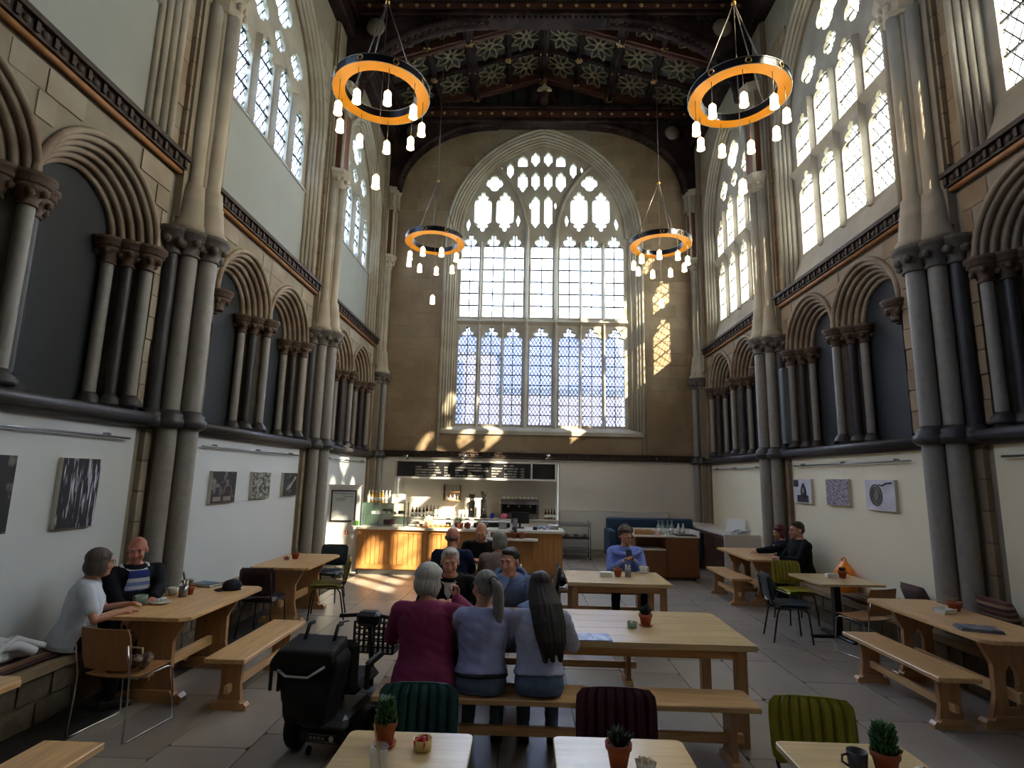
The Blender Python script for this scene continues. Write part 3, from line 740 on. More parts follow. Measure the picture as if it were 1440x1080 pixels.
# traceried panels between the timbers: star of curved ribs, one shared mesh per slope
star = MB()
for k in range(8):
    an = k*PI/4+PI/8
    e = Vector((math.cos(an)*.46, math.sin(an)*.50, 0)); m1 = Vector((math.cos(an+.35)*.24, math.sin(an+.35)*.26, 0)); m2 = Vector((math.cos(an-.35)*.24, math.sin(an-.35)*.26, 0))
    for m_ in (m1, m2): star.tube([Vector((math.cos(an)*.05, math.sin(an)*.05, 0)), m_, e], .017, 4)
    e2 = Vector((math.cos(an+PI/4)*.46, math.sin(an+PI/4)*.50, 0)); star.tube([e, (e+e2)*.36, e2], .016, 4)
star.tube([(math.cos(t)*.12, math.sin(t)*.12, 0) for t in [2*PI*i/10 for i in range(10)]], .02, 4, closed=True)
starm = star.mesh('panel_tracery'); starm.materials.append(ROOFTRAC)
xs = (-4.3, -3.15, -2.05, -1.02, 0, 1.02, 2.05, 3.15, 4.3)
sl = math.atan2(ZR-ZE, 4.75)
for q in range(len(rows_y)-1):
    if rows_y[q] < 5.4: continue
    for i in range(8):
        xx = (xs[i]+xs[i+1])/2; yy = (rows_y[q]+rows_y[q+1])/2
        o = link('panel_tracery', starm, ceiling, (xx, yy, zr(xx)-.05)); o.rotation_euler = (0, sl if xx > 0 else -sl, 0); o.scale = ((xs[i+1]-xs[i])*1.0, 1.06, 1)
# trusses: cambered tie beam, arched braces with cusped edge
def truss(y, z0, z1, hw, end=False):
    t = bpy.data.objects.new('truss', None); col.objects.link(t); t.parent = ceiling; t.location = (0, y, 0)
    tb = MB(); tb.box(-4.6, 4.6, -hw, hw, z0+.1, z1-.1, c=.03); tb.box(-4.6, 4.6, -hw-.05, hw+.05, z0, z0+.1, c=.02); tb.box(-4.6, 4.6, -hw-.05, hw+.05, z1-.1, z1, c=.02)
    tb.obj('tie_beam', ROOFW, t)
    MB().box(-4.55, 4.55, -hw-.02, -hw+.01, z0+.17, z1-.17).obj('painted_band', ROOFW_R, t)
    fl = MB(); k = -4.4
    while k < 4.45:
        fl.sphere((k, -hw-.03, (z0+z1)/2), .05, 6, 4, (1, .5, 1)); k += .36
    fl.obj('flower_boss', ROOFGOLD, t)
    cr = MB(); k = -4.5
    while k < 4.5:
        cr.box(k, k+.06, -hw, -hw+.04, z1, z1+.09); k += .13
        if not end: cr.box(k-.1, k-.04, -hw, -hw+.04, z0-.07, z0)
    cr.obj('cresting', ROOFW, t)
    for s in (-1, 1):
        bm_ = MB(); arc = [(s*(4.25-2.9*(1-math.cos(a_))), 10.35+(z0-10.35)*math.sin(a_)) for a_ in [PI/2*i/12 for i in range(13)]]
        poly = [(s*4.6, z0+.05), (s*4.6, 10.35)]+arc+[(arc[-1][0], z0+.05)]
        vs, fs = plate(poly, [], hw*1.3, lambda u, v, w_: (u, w_-hw*.65, v)); bm_.add(vs, fs)
        bm_.tube([(u, -hw*.5, v) for (u, v) in arc], .09, 6); bm_.tube([(u, hw*.5, v) for (u, v) in arc], .09, 6)
        for i in range(len(arc)-1):
            for f_ in (.25, .75):
                u = arc[i][0]+(arc[i+1][0]-arc[i][0])*f_; v = arc[i][1]+(arc[i+1][1]-arc[i][1])*f_
                bm_.sphere((u-s*.07, -hw*.4, v-.07), .055, 5, 4)
        bm_.obj('arched_brace', ROOFW, t)
        MB().sphere((s*3.85, -hw-.05, z0-.35), .22, 8, 6, (1, .5, 1)).obj('shield_boss', mat('pale_boss', (.45, .43, .38), .7), t)
    return t
for y in PIERS[1:4]: truss(y+.2, 12.25, 12.72, .19)
tre = truss(YE-.22, 12.55, 13.1, .17, True)
gp = MB()
for k in range(-9, 10):
    x = k*.45
    if zr(x)-.3 > 13.15: gp.cyl((x, YE-.06, 13.1), (x, YE-.06, zr(x)-.2), .035, n=6)
gp.obj('gable_stud', ROOFW, ceiling)
MB().prism([(-4.6, 13.0), (4.6, 13.0), (4.6, zr(4.6)), (0, ZR), (-4.6, zr(4.6))], lambda p: (p[0], YE-.03, p[1]), lambda p: (p[0], YE+.0, p[1])).obj('gable_panel', ROOFPANEL, ceiling)
for s in (-1, 1):
    wp = MB(); wp.box(*sorted((s*4.35, s*4.64)), YB, YE, 11.75, 12.2, c=.03); wp.box(*sorted((s*4.28, s*4.64)), YB, YE, 12.15, 12.3, c=.02); wp.obj('wall_plate', ROOFW, ceiling)
# ================================================================== THINGS
def text_part(name, body, size, m, parent, M, align='LEFT'):
    cu = bpy.data.curves.new('txt', 'FONT'); cu.body = body; cu.size = size; cu.align_x = align; cu.resolution_u = 2; cu.extrude = .001
    ob = bpy.data.objects.new('txt', cu); me = evaluated(ob)
    bpy.data.objects.remove(ob); bpy.data.curves.remove(cu)
    me.transform(M); me.materials.clear(); me.materials.append(m); return link(name, me, parent)
XZ = lambda loc: Matrix.Translation(loc) @ Matrix.Rotation(PI/2, 4, 'X')          # text standing up, read from -y
LIT = mat('white_lettering', (.92, .92, .90), .6, var=0)
INK = mat('dark_lettering', (.12, .13, .14), .6, var=0)

# ---- ring chandeliers
YEL = mat('ochre_enamel', (.78, .55, .12), .45, var=.05); RINGB = mat('ring_black', (.10, .10, .12), .3, var=.1, metal=.6)
BULB = mat('lamp_glass', (1.0, .86, .62), .3, var=0, emit=7.0); BRASS = mat('brass', (.70, .55, .30), .3, metal=1, var=.05)
CABLE = mat('steel_cable', (.40, .38, .36), .4, var=.1, metal=.7)
def chandelier(loc, label, g):
    t = thing('ring_chandelier', label, 'chandelier', loc, 0, g)
    n = 48; ro, ri, h = .63, .47, .105
    rg = MB()
    def circ(r, z): return [(r*math.cos(2*PI*i/n), r*math.sin(2*PI*i/n), z) for i in range(n)]
    rg.strip([circ(ri, -h/2), circ(ri, h/2), circ(ro, h/2), circ(ro, -h/2)], closed=True, smooth=False)
    ring = rg.obj('ring', RINGB, t)
    us = MB(); us.strip([circ(ri, -h/2-.002), circ(ro, -h/2-.002), circ(ro-.003, -h/2+.006), circ(ri+.003, -h/2+.006), circ(ri, -h/2-.002)], closed=True, smooth=False); us.obj('ring_underside', YEL, ring)
    for r, z in ((ro+.004, h/2), (ro+.004, -h/2), (ri-.003, h/2)): MB().tube(circ(r, z), .006, 5, closed=True).obj('rim', STEEL, ring)
    for k in range(9):
        a = 2*PI*(k+.5)/9
        q = MB(); q.tube([((ro+.006)*math.cos(a)-.034*math.sin(a)*math.cos(u), (ro+.006)*math.sin(a)+.034*math.cos(a)*math.cos(u), .034*math.sin(u)) for u in [2*PI*i/12 for i in range(12)]], .008, 5, closed=True)
        q.obj('roundel', BRASS, ring)
    prof = [(.012, .0), (.022, -.012), (.04, -.03), (.045, -.05), (.045, -.15), (.05, -.155), (.053, -.185), (.046, -.19)]
    bm = MB().lathe(prof, n=14).mesh('lamp'); bm.materials.append(BULB)
    cm = MB().cyl((0, 0, -.005), (0, 0, .03), .014, .008, n=8).mesh('lamp_cap'); cm.materials.append(BRASS)
    spots = [(.55*math.cos(2*PI*k/9+.25), .55*math.sin(2*PI*k/9+.25), -h/2, -.36-.0*k) for k in range(9)]+[(.0, .0, 1.35, -1.2)]
    for (x, y, z0, z1) in spots:
        c = MB().cyl((x, y, z0), (x, y, z1+.03), .0045, n=5).obj('pendant_cord', CABLE, t)
        l = link('lamp', bm, t, (x, y, z1)); link('lamp_cap', cm, l)
    ap = (0, 0, 1.38)
    for k in range(3):
        a = 2*PI*k/3+.6; MB().cyl(((ro-.06)*math.cos(a), (ro-.06)*math.sin(a), h/2), ap, .009, n=5).obj('hanging_chain', CABLE, t)
    MB().sphere(ap, .035, 8, 6).obj('hub', BRASS, t)
    MB().cyl(ap, (0, 0, 12.25-loc[2]+.02), .007, n=5).obj('main_cable', CABLE, t)
    return t
for (x, y, z, wl_, dist) in ((-2.34, 6.73, 7.07, 'white', 'far from'), (2.39, 6.73, 7.05, 'cream', 'far from'), (-2.33, 11.25, 6.95, 'white', 'close to'), (2.43, 11.25, 6.94, 'cream', 'close to')):
    chandelier((x, y, z), 'black and yellow ring chandelier over the %s wall side, %s the great window' % (wl_, dist), 'ring chandeliers')

# ---- pictures on the walls
def pic_mat(name, kind, seed):
    m = bpy.data.materials.new(name); m.use_nodes = True; N = m.node_tree.nodes; L = m.node_tree.links; b = N['Principled BSDF']; b.inputs['Roughness'].default_value = .6
    tc = N.new('ShaderNodeTexCoord'); mp = N.new('ShaderNodeMapping'); L.new(tc.outputs['Generated'], mp.inputs[0]); mp.inputs['Location'].default_value = (seed, seed*.7, seed*.3)
    rp = N.new('ShaderNodeValToRGB'); e = rp.color_ramp.elements
    if kind == 'beam':
        mp.inputs['Rotation'].default_value = (math.radians(40), 0, 0); mp.inputs['Scale'].default_value = (1, 9, 1.3)
        t = N.new('ShaderNodeTexNoise'); t.inputs['Scale'].default_value = 2.2; t.inputs['Detail'].default_value = 3; L.new(mp.outputs[0], t.inputs[0]); L.new(t.outputs['Fac'], rp.inputs[0])
        e[0].position = .52; e[0].color = (.006, .006, .01, 1); e[1].position = .68; e[1].color = (.62, .60, .72, 1)
    elif kind == 'dark':
        t = N.new('ShaderNodeTexNoise'); t.inputs['Scale'].default_value = 3.5; t.inputs['Detail'].default_value = 5; L.new(mp.outputs[0], t.inputs[0]); L.new(t.outputs['Fac'], rp.inputs[0])
        e[0].position = .55; e[0].color = (.008, .01, .012, 1); e[1].position = .8; e[1].color = (.35, .33, .30, 1)
    elif kind == 'grey':
        t = N.new('ShaderNodeTexNoise'); t.inputs['Scale'].default_value = 8; t.inputs['Detail'].default_value = 5; L.new(mp.outputs[0], t.inputs[0]); L.new(t.outputs['Fac'], rp.inputs[0])
        e[0].position = .4; e[0].color = (.02, .025, .02, 1); e[1].position = .72; e[1].color = (.42, .46, .40, 1)
    elif kind == 'mauve':
        t = N.new('ShaderNodeTexNoise'); t.inputs['Scale'].default_value = 14; t.inputs['Detail'].default_value = 6; L.new(mp.outputs[0], t.inputs[0]); L.new(t.outputs['Fac'], rp.inputs[0])
        e[0].position = .35; e[0].color = (.08, .06, .10, 1); e[1].position = .7; e[1].color = (.50, .44, .50, 1)
    else:
        t = N.new('ShaderNodeTexNoise'); t.inputs['Scale'].default_value = 2.5; L.new(mp.outputs[0], t.inputs[0]); L.new(t.outputs['Fac'], rp.inputs[0])
        e[0].position = .3; e[0].color = (.44, .44, .50, 1); e[1].position = .75; e[1].color = (.62, .62, .68, 1)
    L.new(rp.outputs[0], b.inputs['Base Color']); return m
CANV = mat('canvas_edge', (.78, .77, .72), .8, var=.03)
def picture(s, y0, y1, z0, z1, m, label):
    t = thing('wall_picture', label, 'picture', (s*4.60, (y0+y1)/2, z0), 0, 'pictures on the side walls')
    hw = (y1-y0)/2; h = z1-z0
    MB().box(*sorted((0, s*-.045)), -hw, hw, 0, h, c=.003).obj('canvas', CANV, t)
    p = MB().box(*sorted((s*-.0455, s*-.047)), -hw+.004, hw-.004, .004, h-.004).obj('print', m, t)
    return t, p
picture(-1, 5.09, 5.56, 1.45, 2.10, pic_mat('print_beam', 'beam', .2), 'tall dark photograph canvas with pale slanting light beams on white wall')
picture(-1, 4.12, 4.62, 1.46, 2.10, pic_mat('print_black', 'dark', 3.1), 'nearly black tall canvas beside the light beam photograph')
t, p = picture(-1, 7.6, 8.25, 1.57, 2.01, pic_mat('print_arches', 'dark', 7.7), 'dark canvas of two pale lit forms, nearest the clustered pier')
d = MB()
for k, yy in enumerate((-.17, .1)):
    d.tube([(.048, yy+.11*math.cos(a), .12+.13*math.sin(a)) for a in [PI*i/8 for i in range(9)]], .008, 5)
    d.box(.046, .05, yy-.1, yy+.1, .03, .09)
d.obj('pale_shapes', mat('print_pale', (.50, .46, .42), .7), t)
picture(-1, 8.75, 9.37, 1.59, 2.01, pic_mat('print_grey', 'grey', 1.4), 'mottled grey green photograph canvas, middle one of three on white wall')
t, p = picture(-1, 9.88, 10.47, 1.6, 2.01, pic_mat('print_spray', 'dark', 5.3), 'small dark canvas with a pale diagonal streak on white wall')
d = MB(); d.tube([(.048, -.18, .1), (.048, -.05, .16), (.048, .08, .24), (.048, .2, .33)], .02, 5, rad=[.03, .035, .015, .022]); d.obj('pale_streak', mat('print_pale2', (.62, .62, .58), .7), t)
t, p = picture(1, 9.86, 10.5, 1.68, 2.10, pic_mat('print_pale_a', 'pale', 2.2), 'canvas print of a dark hooded figure on pale ground, cream wall')
d = MB(); d.sphere((-.049, -.05, .19), .11, 10, 6, (.04, 1, 1.2)); d.box(-.05, -.046, -.22, .18, .02, .14); d.sphere((-.049, -.05, .30), .05, 8, 5, (.05, 1, 1)); d.box(-.05, -.046, .12, .3, .28, .40); d.obj('dark_figure', mat('print_dark', (.12, .11, .14), .7), t)
MB().sphere((-.054, -.05, .22), .05, 8, 5, (.04, 1, 1.1)).obj('pale_face', mat('print_face', (.55, .48, .44), .7), t)
picture(1, 8.74, 9.38, 1.69, 2.10, pic_mat('print_mauve', 'mauve', 4.2), 'mottled mauve and grey canvas print, middle one on cream wall')
t, p = picture(1, 7.66, 8.31, 1.67, 2.09, pic_mat('print_pale_b', 'pale', 6.0), 'pale canvas print of a grey round medal on a chain, cream wall')
d = MB()
for r in (.13, .105, .07): d.tube([(-.049, .08+r*math.cos(a), .21+r*1.1*math.sin(a)) for a in [2*PI*i/20 for i in range(20)]], .012, 4, closed=True)
d.sphere((-.048, .08, .21), .12, 12, 6, (.02, 1, 1.1)); d.obj('medal', mat('print_medal', (.40, .39, .36), .6), t)
MB().tube([(-.05, -.0, .35), (-.05, -.08, .34), (-.05, -.15, .37), (-.05, -.28, .38)], .01, 5).obj('chain', mat('print_dark', (.1, .1, .1)), t)

# ---- service counter with boarded front
def boarded_front(parent, x0, x1, z0, z1, y, m, bw=.095):
    n = max(1, round((x1-x0)/bw)); w_ = (x1-x0)/n
    for k in range(n): unit_piece('board', parent, (x0+w_*(k+.5), y, (z0+z1)/2), (w_-.011, .016, z1-z0), m)
COUNT = wood('counter_oak', (.68, .48, .27), .4, axis=2, var=.12); COUNTB = wood('counter_board', (.70, .50, .29), .4, axis=2, var=.12, rnd=.06)
CY = 11.85
ct = thing('service_counter', 'long oak boarded service counter with pale worktop', 'counter', (0, 0, 0))
X0, X1 = -3.76, .46
b = MB(); b.box(X0, X1, CY+.03, CY+.75, .1, .90); b.obj('carcass', COUNT, ct)
fr = MB(); fr.box(X0, X1, CY, CY+.03, .83, .90); fr.box(X0, X1, CY, CY+.03, .12, .21)
px_ = [X0, -2.95, -2.83, -2.02, -1.90, -1.09, -.97, -.2, .02, X1]
for k in (0, 2, 4, 6, 8): pass
edges = [(X0, X0+.1), (-2.92, -2.8), (-2.02, -1.9), (-1.1, -.98), (-.16, -.04), (X1-.08, X1)]
for (a, c) in edges: fr.box(a, c, CY, CY+.03, .2, .84)
fr.obj('front_frame', COUNT, ct)
for k in range(5): boarded_front(ct, edges[k][1], edges[k+1][0], .21, .83, CY+.022, COUNTB)
boarded_front(ct, 0, 0.001, 0, 0, 0, COUNTB) if False else None
k = MB(); k.box(X0+.02, X1-.05, CY+.06, CY+.7, .0, .1); k.obj('kick_plate', STEEL, ct)
MB().box(X0-.02, X1+.05, CY-.05, CY+.8, .90, .95, c=.006).obj('worktop', WORKTOP, ct)
MB().box(-1.2, -.05, CY-.24, CY, .76, .80, c=.004).obj('service_shelf', WHITE, ct)

# back bar in the recess of the end wall
bb = thing('back_bar_cabinet', 'white back bar cabinet set in the recess below the menu boards', 'cabinet', (0, 0, 0))
MB().box(-3.9, .58, YE-.25, YE+.4, .1, .88).obj('carcass', WHITE, bb)
for k in range(7): MB().box(-3.88+k*.635, -3.88+k*.635+.62, YE-.27, YE-.25, .13, .86, c=.004).obj('door', WHITE, bb)
MB().box(-3.92, .60, YE-.3, YE+.41, .88, .92, c=.004).obj('worktop', WORKTOP, bb)

mb_ = thing('menu_board', 'long black menu board with white lettering in three columns', 'sign', (0, 0, 0))
MB().box(-3.86, -.19, YE-.13, YE-.08, 1.99, 2.40).obj('panel', SCREEN, mb_)
f = MB(); f.box(-3.9, -.16, YE-.15, YE-.06, 2.40, 2.44); f.box(-3.9, -.16, YE-.16, YE-.02, 1.94, 1.99); f.obj('frame', WHITE, mb_)
cols = [(-3.35, ['COFFEE', ('LATTE', '3.25'), ('CAPPUCCINO', '3.25'), ('FLAT WHITE', '3.20'), ('AMERICANO', '2.95')], [('MOCHA', '3.50'), ('ESPRESSO', '2.40'), ('CORTADO', '2.95'), ('CHAI', 'LATTE')]),
        (-2.25, ['HOT DRINKS', ('HOT CHOCOLATE', '3.45'), ('MATCHA', '3.45'), ('TEA', '2.50'), ('DECAF TEA', '2.60')], [('BABYCCINO', '1.20'), ('MARSHMALLOWS', 'AND'), ('', ''), ('EXTRA SHOT', '')]),
        (-1.25, ['TEA   BAR', ('PEPPERMINT', '2.60'), ('EARL GREY', ''), ('GINGER', '2.60'), ('CHAI', '2.60')], [('GREEN TEA', '2.60'), ('FRUIT TEA', '2.60'), ('HERB TEA', '2.60'), ('ROOIBOS', '2.60')])]
yt = YE-.134
for (x, A, B) in cols:
    text_part('lettering', A[0], .062, LIT, mb_, XZ((x+.33, yt, 2.31)))
    for r in range(4):
        z = 2.235-.072*r
        for (dx, w_) in ((0, A[r+1]), (.44, B[r])):
            if w_[0]: text_part('lettering', w_[0], .055, LIT, mb_, XZ((x+dx, yt, z)))
            if w_[1]: text_part('lettering', w_[1], .055, LIT, mb_, XZ((x+dx+.345 if not dx else x+dx+.36, yt, z)))
mb2 = thing('menu_board', 'small blank black board at the end of the lettered menu board', 'sign', (0, 0, 0))
MB().box(-.13, .49, YE-.13, YE-.08, 1.99, 2.40).obj('panel', SCREEN, mb2)
f = MB(); f.box(-.16, .53, YE-.15, YE-.06, 2.40, 2.44); f.box(-.16, .53, YE-.16, YE-.02, 1.94, 1.99); f.box(-.16, -.13, YE-.15, YE-.06, 1.99, 2.4); f.box(.49, .53, YE-.15, YE-.06, 1.99, 2.4); f.obj('frame', WHITE, mb2)
for px, w_ in ((571, 'nearest the corner shafts'), (653, 'in the middle of three'), (771, 'above the blank board')):
    q = aty(px, 642, YE-.25)
    t = thing('spot_lamp', 'small silver spot lamp on the end wall moulding, '+w_, 'lamp', q, 0, 'spot lamps over the boards')
    MB().cyl((0, .12, .06), (0, 0, .02), .02, n=8).obj('arm', STEEL, t); MB().lathe([(.05, .06), (.075, .04), (.08, -.08), (.07, -.085)], (0, 0, 0), 14).obj('head', CHROME, t)

# white partition with framed notice at the counter's end, extinguisher
pt = thing('partition_panel', 'white partition panel between side wall and counter end', 'partition', (-4.12, 11.95, 0))
MB().box(-.34, .34, 0, .05, .0, 1.76, c=.004).obj('panel', WHITE, pt); MB().box(-.36, .36, -.005, .055, 1.76, 1.79).obj('cap_rail', WHITE, pt)
nt_ = thing('framed_notice', 'black framed notice headed The Chapter House on the white partition', 'poster', (-4.12, 11.945, 1.04))
MB().box(-.25, .25, -.012, 0, 0, .63).obj('sheet', mat('notice_sheet', (.80, .83, .85), .5, var=.03), nt_)
f = MB(); f.box(-.265, .265, -.025, 0, .61, .635); f.box(-.265, .265, -.025, 0, -.005, .02); f.box(-.265, -.24, -.025, 0, 0, .63); f.box(.24, .265, -.025, 0, 0, .63); f.obj('frame', BLACKM, nt_)
text_part('lettering', 'The Chapter House', .052, INK, nt_, XZ((0, -.0135, .55)), 'CENTER')
ln = MB()
for z, a, c in ((.5, -.02, .2), (.455, -.19, .05), (.42, -.16, .03)): ln.box(a, c, -.0145, -.012, z, z+.018)
ln.obj('small_print', mat('small_print', (.55, .58, .6), .6), nt_)
sg = thing('safety_sign', 'small white and red extinguisher sign on the white partition', 'sign', (-4.02, 11.945, .72))
MB().box(-.06, .06, -.006, 0, 0, .16).obj('plate', WHITE, sg)
d = MB(); d.box(-.035, .035, -.009, -.005, .05, .13); d.obj('red_panel', mat('sign_red', (.75, .25, .12), .6), sg); MB().box(-.012, .012, -.011, -.008, .06, .12).obj('pictogram', LIT, sg)
es = thing('exit_sign', 'small bright green sign by the counter end', 'sign', (-3.79, 11.78, .97))
MB().box(-.09, .06, 0, .02, 0, .1).obj('plate', WHITE, es); MB().box(-.0, .06, -.004, .0, .01, .09).obj('green_panel', mat('exit_green', (.35, .75, .10), .5, emit=.3), es)
fe = thing('fire_extinguisher', 'grey and black fire extinguisher standing on a dark floor stand', 'extinguisher', (-4.0, 11.5, 0))
MB().box(-.11, .11, -.09, .09, 0, .1, c=.01).obj('stand', BLACKP, fe); MB().lathe([(.07, .1), (.075, .12), (.075, .42), (.06, .47), (.03, .5), (.02, .53)], n=16).obj('cylinder', mat('ext_grey', (.55, .55, .57), .35, metal=.6), fe)
MB().box(-.05, .05, -.078, -.07, .2, .36).obj('label_plate', WHITE, fe); MB().cyl((0, 0, .53), (.09, 0, .6), .012, n=8).obj('lever', BLACKM, fe); MB().tube([(0, 0, .55), (-.08, 0, .54), (-.1, 0, .4), (-.09, 0, .25)], .01, 6).obj('hose', RUBBER, fe)

# ---- small makers
def cup(loc, m, label, rz=0, s=1.0, cat='cup', g=None):
    t = thing('cup', label, cat, loc, rz, g)
    MB().lathe([(.024, 0), (.028, .004), (.038, .02), (.044, .06), (.041, .06), (.035, .022), (.0, .014)], n=18).obj('bowl', m, t)
    MB().tube([(.042, 0, .05), (.06, 0, .05), (.066, 0, .035), (.055, 0, .02), (.038, 0, .018)], .005, 6).obj('handle', m, t)
    MB().lathe([(.0, .045), (.039, .046)], n=18).obj('coffee', mat('coffee', (.25, .14, .08), .3), t)
    t.scale = (s, s, s); return t
def saucer(loc, m, label, r=.075, cat='saucer'):
    t = MB().lathe([(.0, .003), (.03, .003), (.035, 0), (.04, .004), (r, .016), (r, .019), (.04, .008), (0, .007)], n=22).obj('saucer', m, None, loc); return tag(t, label, cat)
def leaves(kind, n, h, r, seed):
    rr = random.Random(seed); b = MB()
    for i in range(n):
        a = rr.uniform(0, 2*PI); 
        if kind == 'rosette':
            tl = rr.uniform(.3, 1.0); L_ = h*rr.uniform(.6, 1); d = Vector((math.cos(a)*tl, math.sin(a)*tl, 1.1-.5*tl)).normalized()
            b.tube([(0, 0, 0), d*L_*.5, d*L_+Vector((0, 0, .01))], .01, 5, rad=[.008, .010, .001])
        elif kind == 'bush':
            z = rr.uniform(0, h); rad = r*(1-.55*z/h); p = Vector((math.cos(a)*rad*rr.uniform(.2, 1), math.sin(a)*rad*rr.uniform(.2, 1), z)); d = Vector((math.cos(a)*.7, math.sin(a)*.7, .9)).normalized()
            b.tube([p, p+d*.016, p+d*.034], .006, 5, rad=[.004, .0075, .001])
        else:
            L_ = h*rr.uniform(.6, 1.2); sp = rr.uniform(.1, .9)
            b.tube([(0, 0, 0), (math.cos(a)*r*.3*sp, math.sin(a)*r*.3*sp, L_*.6), (math.cos(a)*r*sp*1.3, math.sin(a)*r*sp*1.3, L_*.9)], .003, 4, rad=[.003, .003, .001])
    return b
def pot(loc, label, kind='bush', r=.05, h=.085, lm=None, ph=.09, n=70, dish=False, g='potted plants on the tables'):
    t = thing('potted_plant', label, 'plant', loc, R.uniform(0, 6), g)
    MB().lathe([(r*.68, 0), (r*.95, h*.74), (r*1.06, h*.75), (r*1.1, h), (r*.98, h), (r*.9, h*.8), (0, h*.8)], n=20).obj('pot', TERRA, t)
    MB().lathe([(0, h*.86), (r*.94, h*.84)], n=16).obj('soil', SOIL, t)
    b = leaves(kind, n, ph, r*1.0, int(loc[0]*100)+int(loc[1]*37)); o = b.obj('foliage', lm or LEAF, t, (0, 0, h*.84))
    if dish: MB().lathe([(r*.9, 0), (r*1.0, .003), (r*1.08, .014), (r*1.04, .015), (r*.75, .004)], n=20).obj('drip_saucer', TERRA, t)
    return t
def ramekin(loc, label, m=CERAMIC, sach=((.75, .12, .14), (.88, .80, .76)), r=.042, h=.045, g=None):
    t = thing('sugar_bowl', label, 'bowl', loc, R.uniform(0, 6), g)
    MB().lathe([(r*.8, 0), (r*.92, .004), (r, h), (r*.93, h), (r*.85, .008), (0, .006)], n=20).obj('bowl', m, t)
    for i in range(8):
        c = sach[i % len(sach)]; mm = mat('sachet_%02d%02d' % (int(c[0]*99), int(c[1]*99)), c, .6, var=.1)
        a = R.uniform(0, 6); b = MB(); b.box(-.022, .022, -.003, .003, -.0, .04, c=.001, M=Tm((math.cos(a)*r*.4, math.sin(a)*r*.4, h*.35), R.uniform(0, 3), R.uniform(-.5, .5))); b.obj('sugar_sachet', mm, t)
    return t

# ---- furniture makers
def trestle_table(name, label, x0, x1, y0, y1, h=.76, gothic=True, top=OAKY, g=None):
    cx, cy_ = (x0+x1)/2, (y0+y1)/2; W_ = x1-x0; L_ = y1-y0
    t = thing(name, label, 'table', (cx, cy_, 0), 0, g); th = .035; ch = .07
    hx, hy = W_/2, L_/2
    poly = [(-hx+ch, -hy), (hx-ch, -hy), (hx, -hy+ch), (hx, hy-ch), (hx-ch, hy), (-hx+ch, hy), (-hx, hy-ch), (-hx, -hy+ch)]
    MB().prism(poly, lambda p: (p[0], p[1], h-th), lambda p: (p[0], p[1], h)).obj('tabletop', top, t, bevel=.006)
    a = W_*.33
    for s in (-1, 1):
        yy = s*(hy-.27)
        outl = [(-a*.78, .08), (-a*.62, .25), (-a*.6, .5), (-a*.95, h-.09), (-a*1.05, h-th), (a*1.05, h-th), (a*.95, h-.09), (a*.6, .5), (a*.62, .25), (a*.78, .08)]
        ho = [arch_pts(0, .055, .40, .12, 6, z0=.16)] if gothic else []
        vs, fs = plate(outl, ho, .05, lambda u, v, w_: (u, yy-.025+w_, v)); leg = MB().add(vs, fs).obj('trestle_end', OAKZ, t)
        ft = [(-a*1.12, 0), (-a*1.12, .045), (-a*1.0, .075), (-a*.8, .06), (-a*.7, .1), (a*.7, .1), (a*.8, .06), (a*1.0, .075), (a*1.12, .045), (a*1.12, 0)]
        MB().prism(ft, lambda p: (p[0], yy-.045, p[1]), lambda p: (p[0], yy+.045, p[1])).obj('foot', OAK, leg)
    MB().box(-.025, .025, -hy+.16, hy-.16, .22, .31, c=.004).obj('stretcher', OAKY, t)
    for s in (-1, 1): MB().box(-.012, .012, s*(hy-.205)-.012, s*(hy-.205)+.012, .19, .36).obj('wedge', OAKZ, t)
    return t
def plank_bench(name, label, x0, x1, y0, y1, h=.45, along='y', top=None, g='plank benches'):
    cx, cy_ = (x0+x1)/2, (y0+y1)/2; t = thing(name, label, 'bench', (cx, cy_, 0), 0 if along == 'y' else -PI/2, g)
    W_, L_ = ((x1-x0), (y1-y0)) if along == 'y' else ((y1-y0), (x1-x0))
    hx, hy = W_/2, L_/2
    MB().box(-hx, hx, -hy, hy, h-.04, h, c=.006).obj('seat_plank', top or OAKY, t)
    for s in (-1, 1):
        yy = s*(hy-.17); a = hx*.8
        ol = [(-a*.72, .06), (-a*.6, .2), (-a*.66, h-.08), (-a, h-.04), (a, h-.04), (a*.66, h-.08), (a*.6, .2), (a*.72, .06)]
        lg = MB().prism(ol, lambda p: (p[0], yy-.022, p[1]), lambda p: (p[0], yy+.022, p[1])).obj('leg', OAKZ, t)
        ft = [(-a*1.1, 0), (-a*1.12, .035), (-a*.95, .06), (-a*.75, .055), (-a*.65, .08), (a*.65, .08), (a*.75, .055), (a*.95, .06), (a*1.12, .035), (a*1.1, 0)]
        MB().prism(ft, lambda p: (p[0], yy-.035, p[1]), lambda p: (p[0], yy+.035, p[1])).obj('foot', OAK, lg)
    MB().box(-.02, .02, -hy+.08, hy-.08, .15, .215, c=.004).obj('stretcher', OAKY, t)
    return t
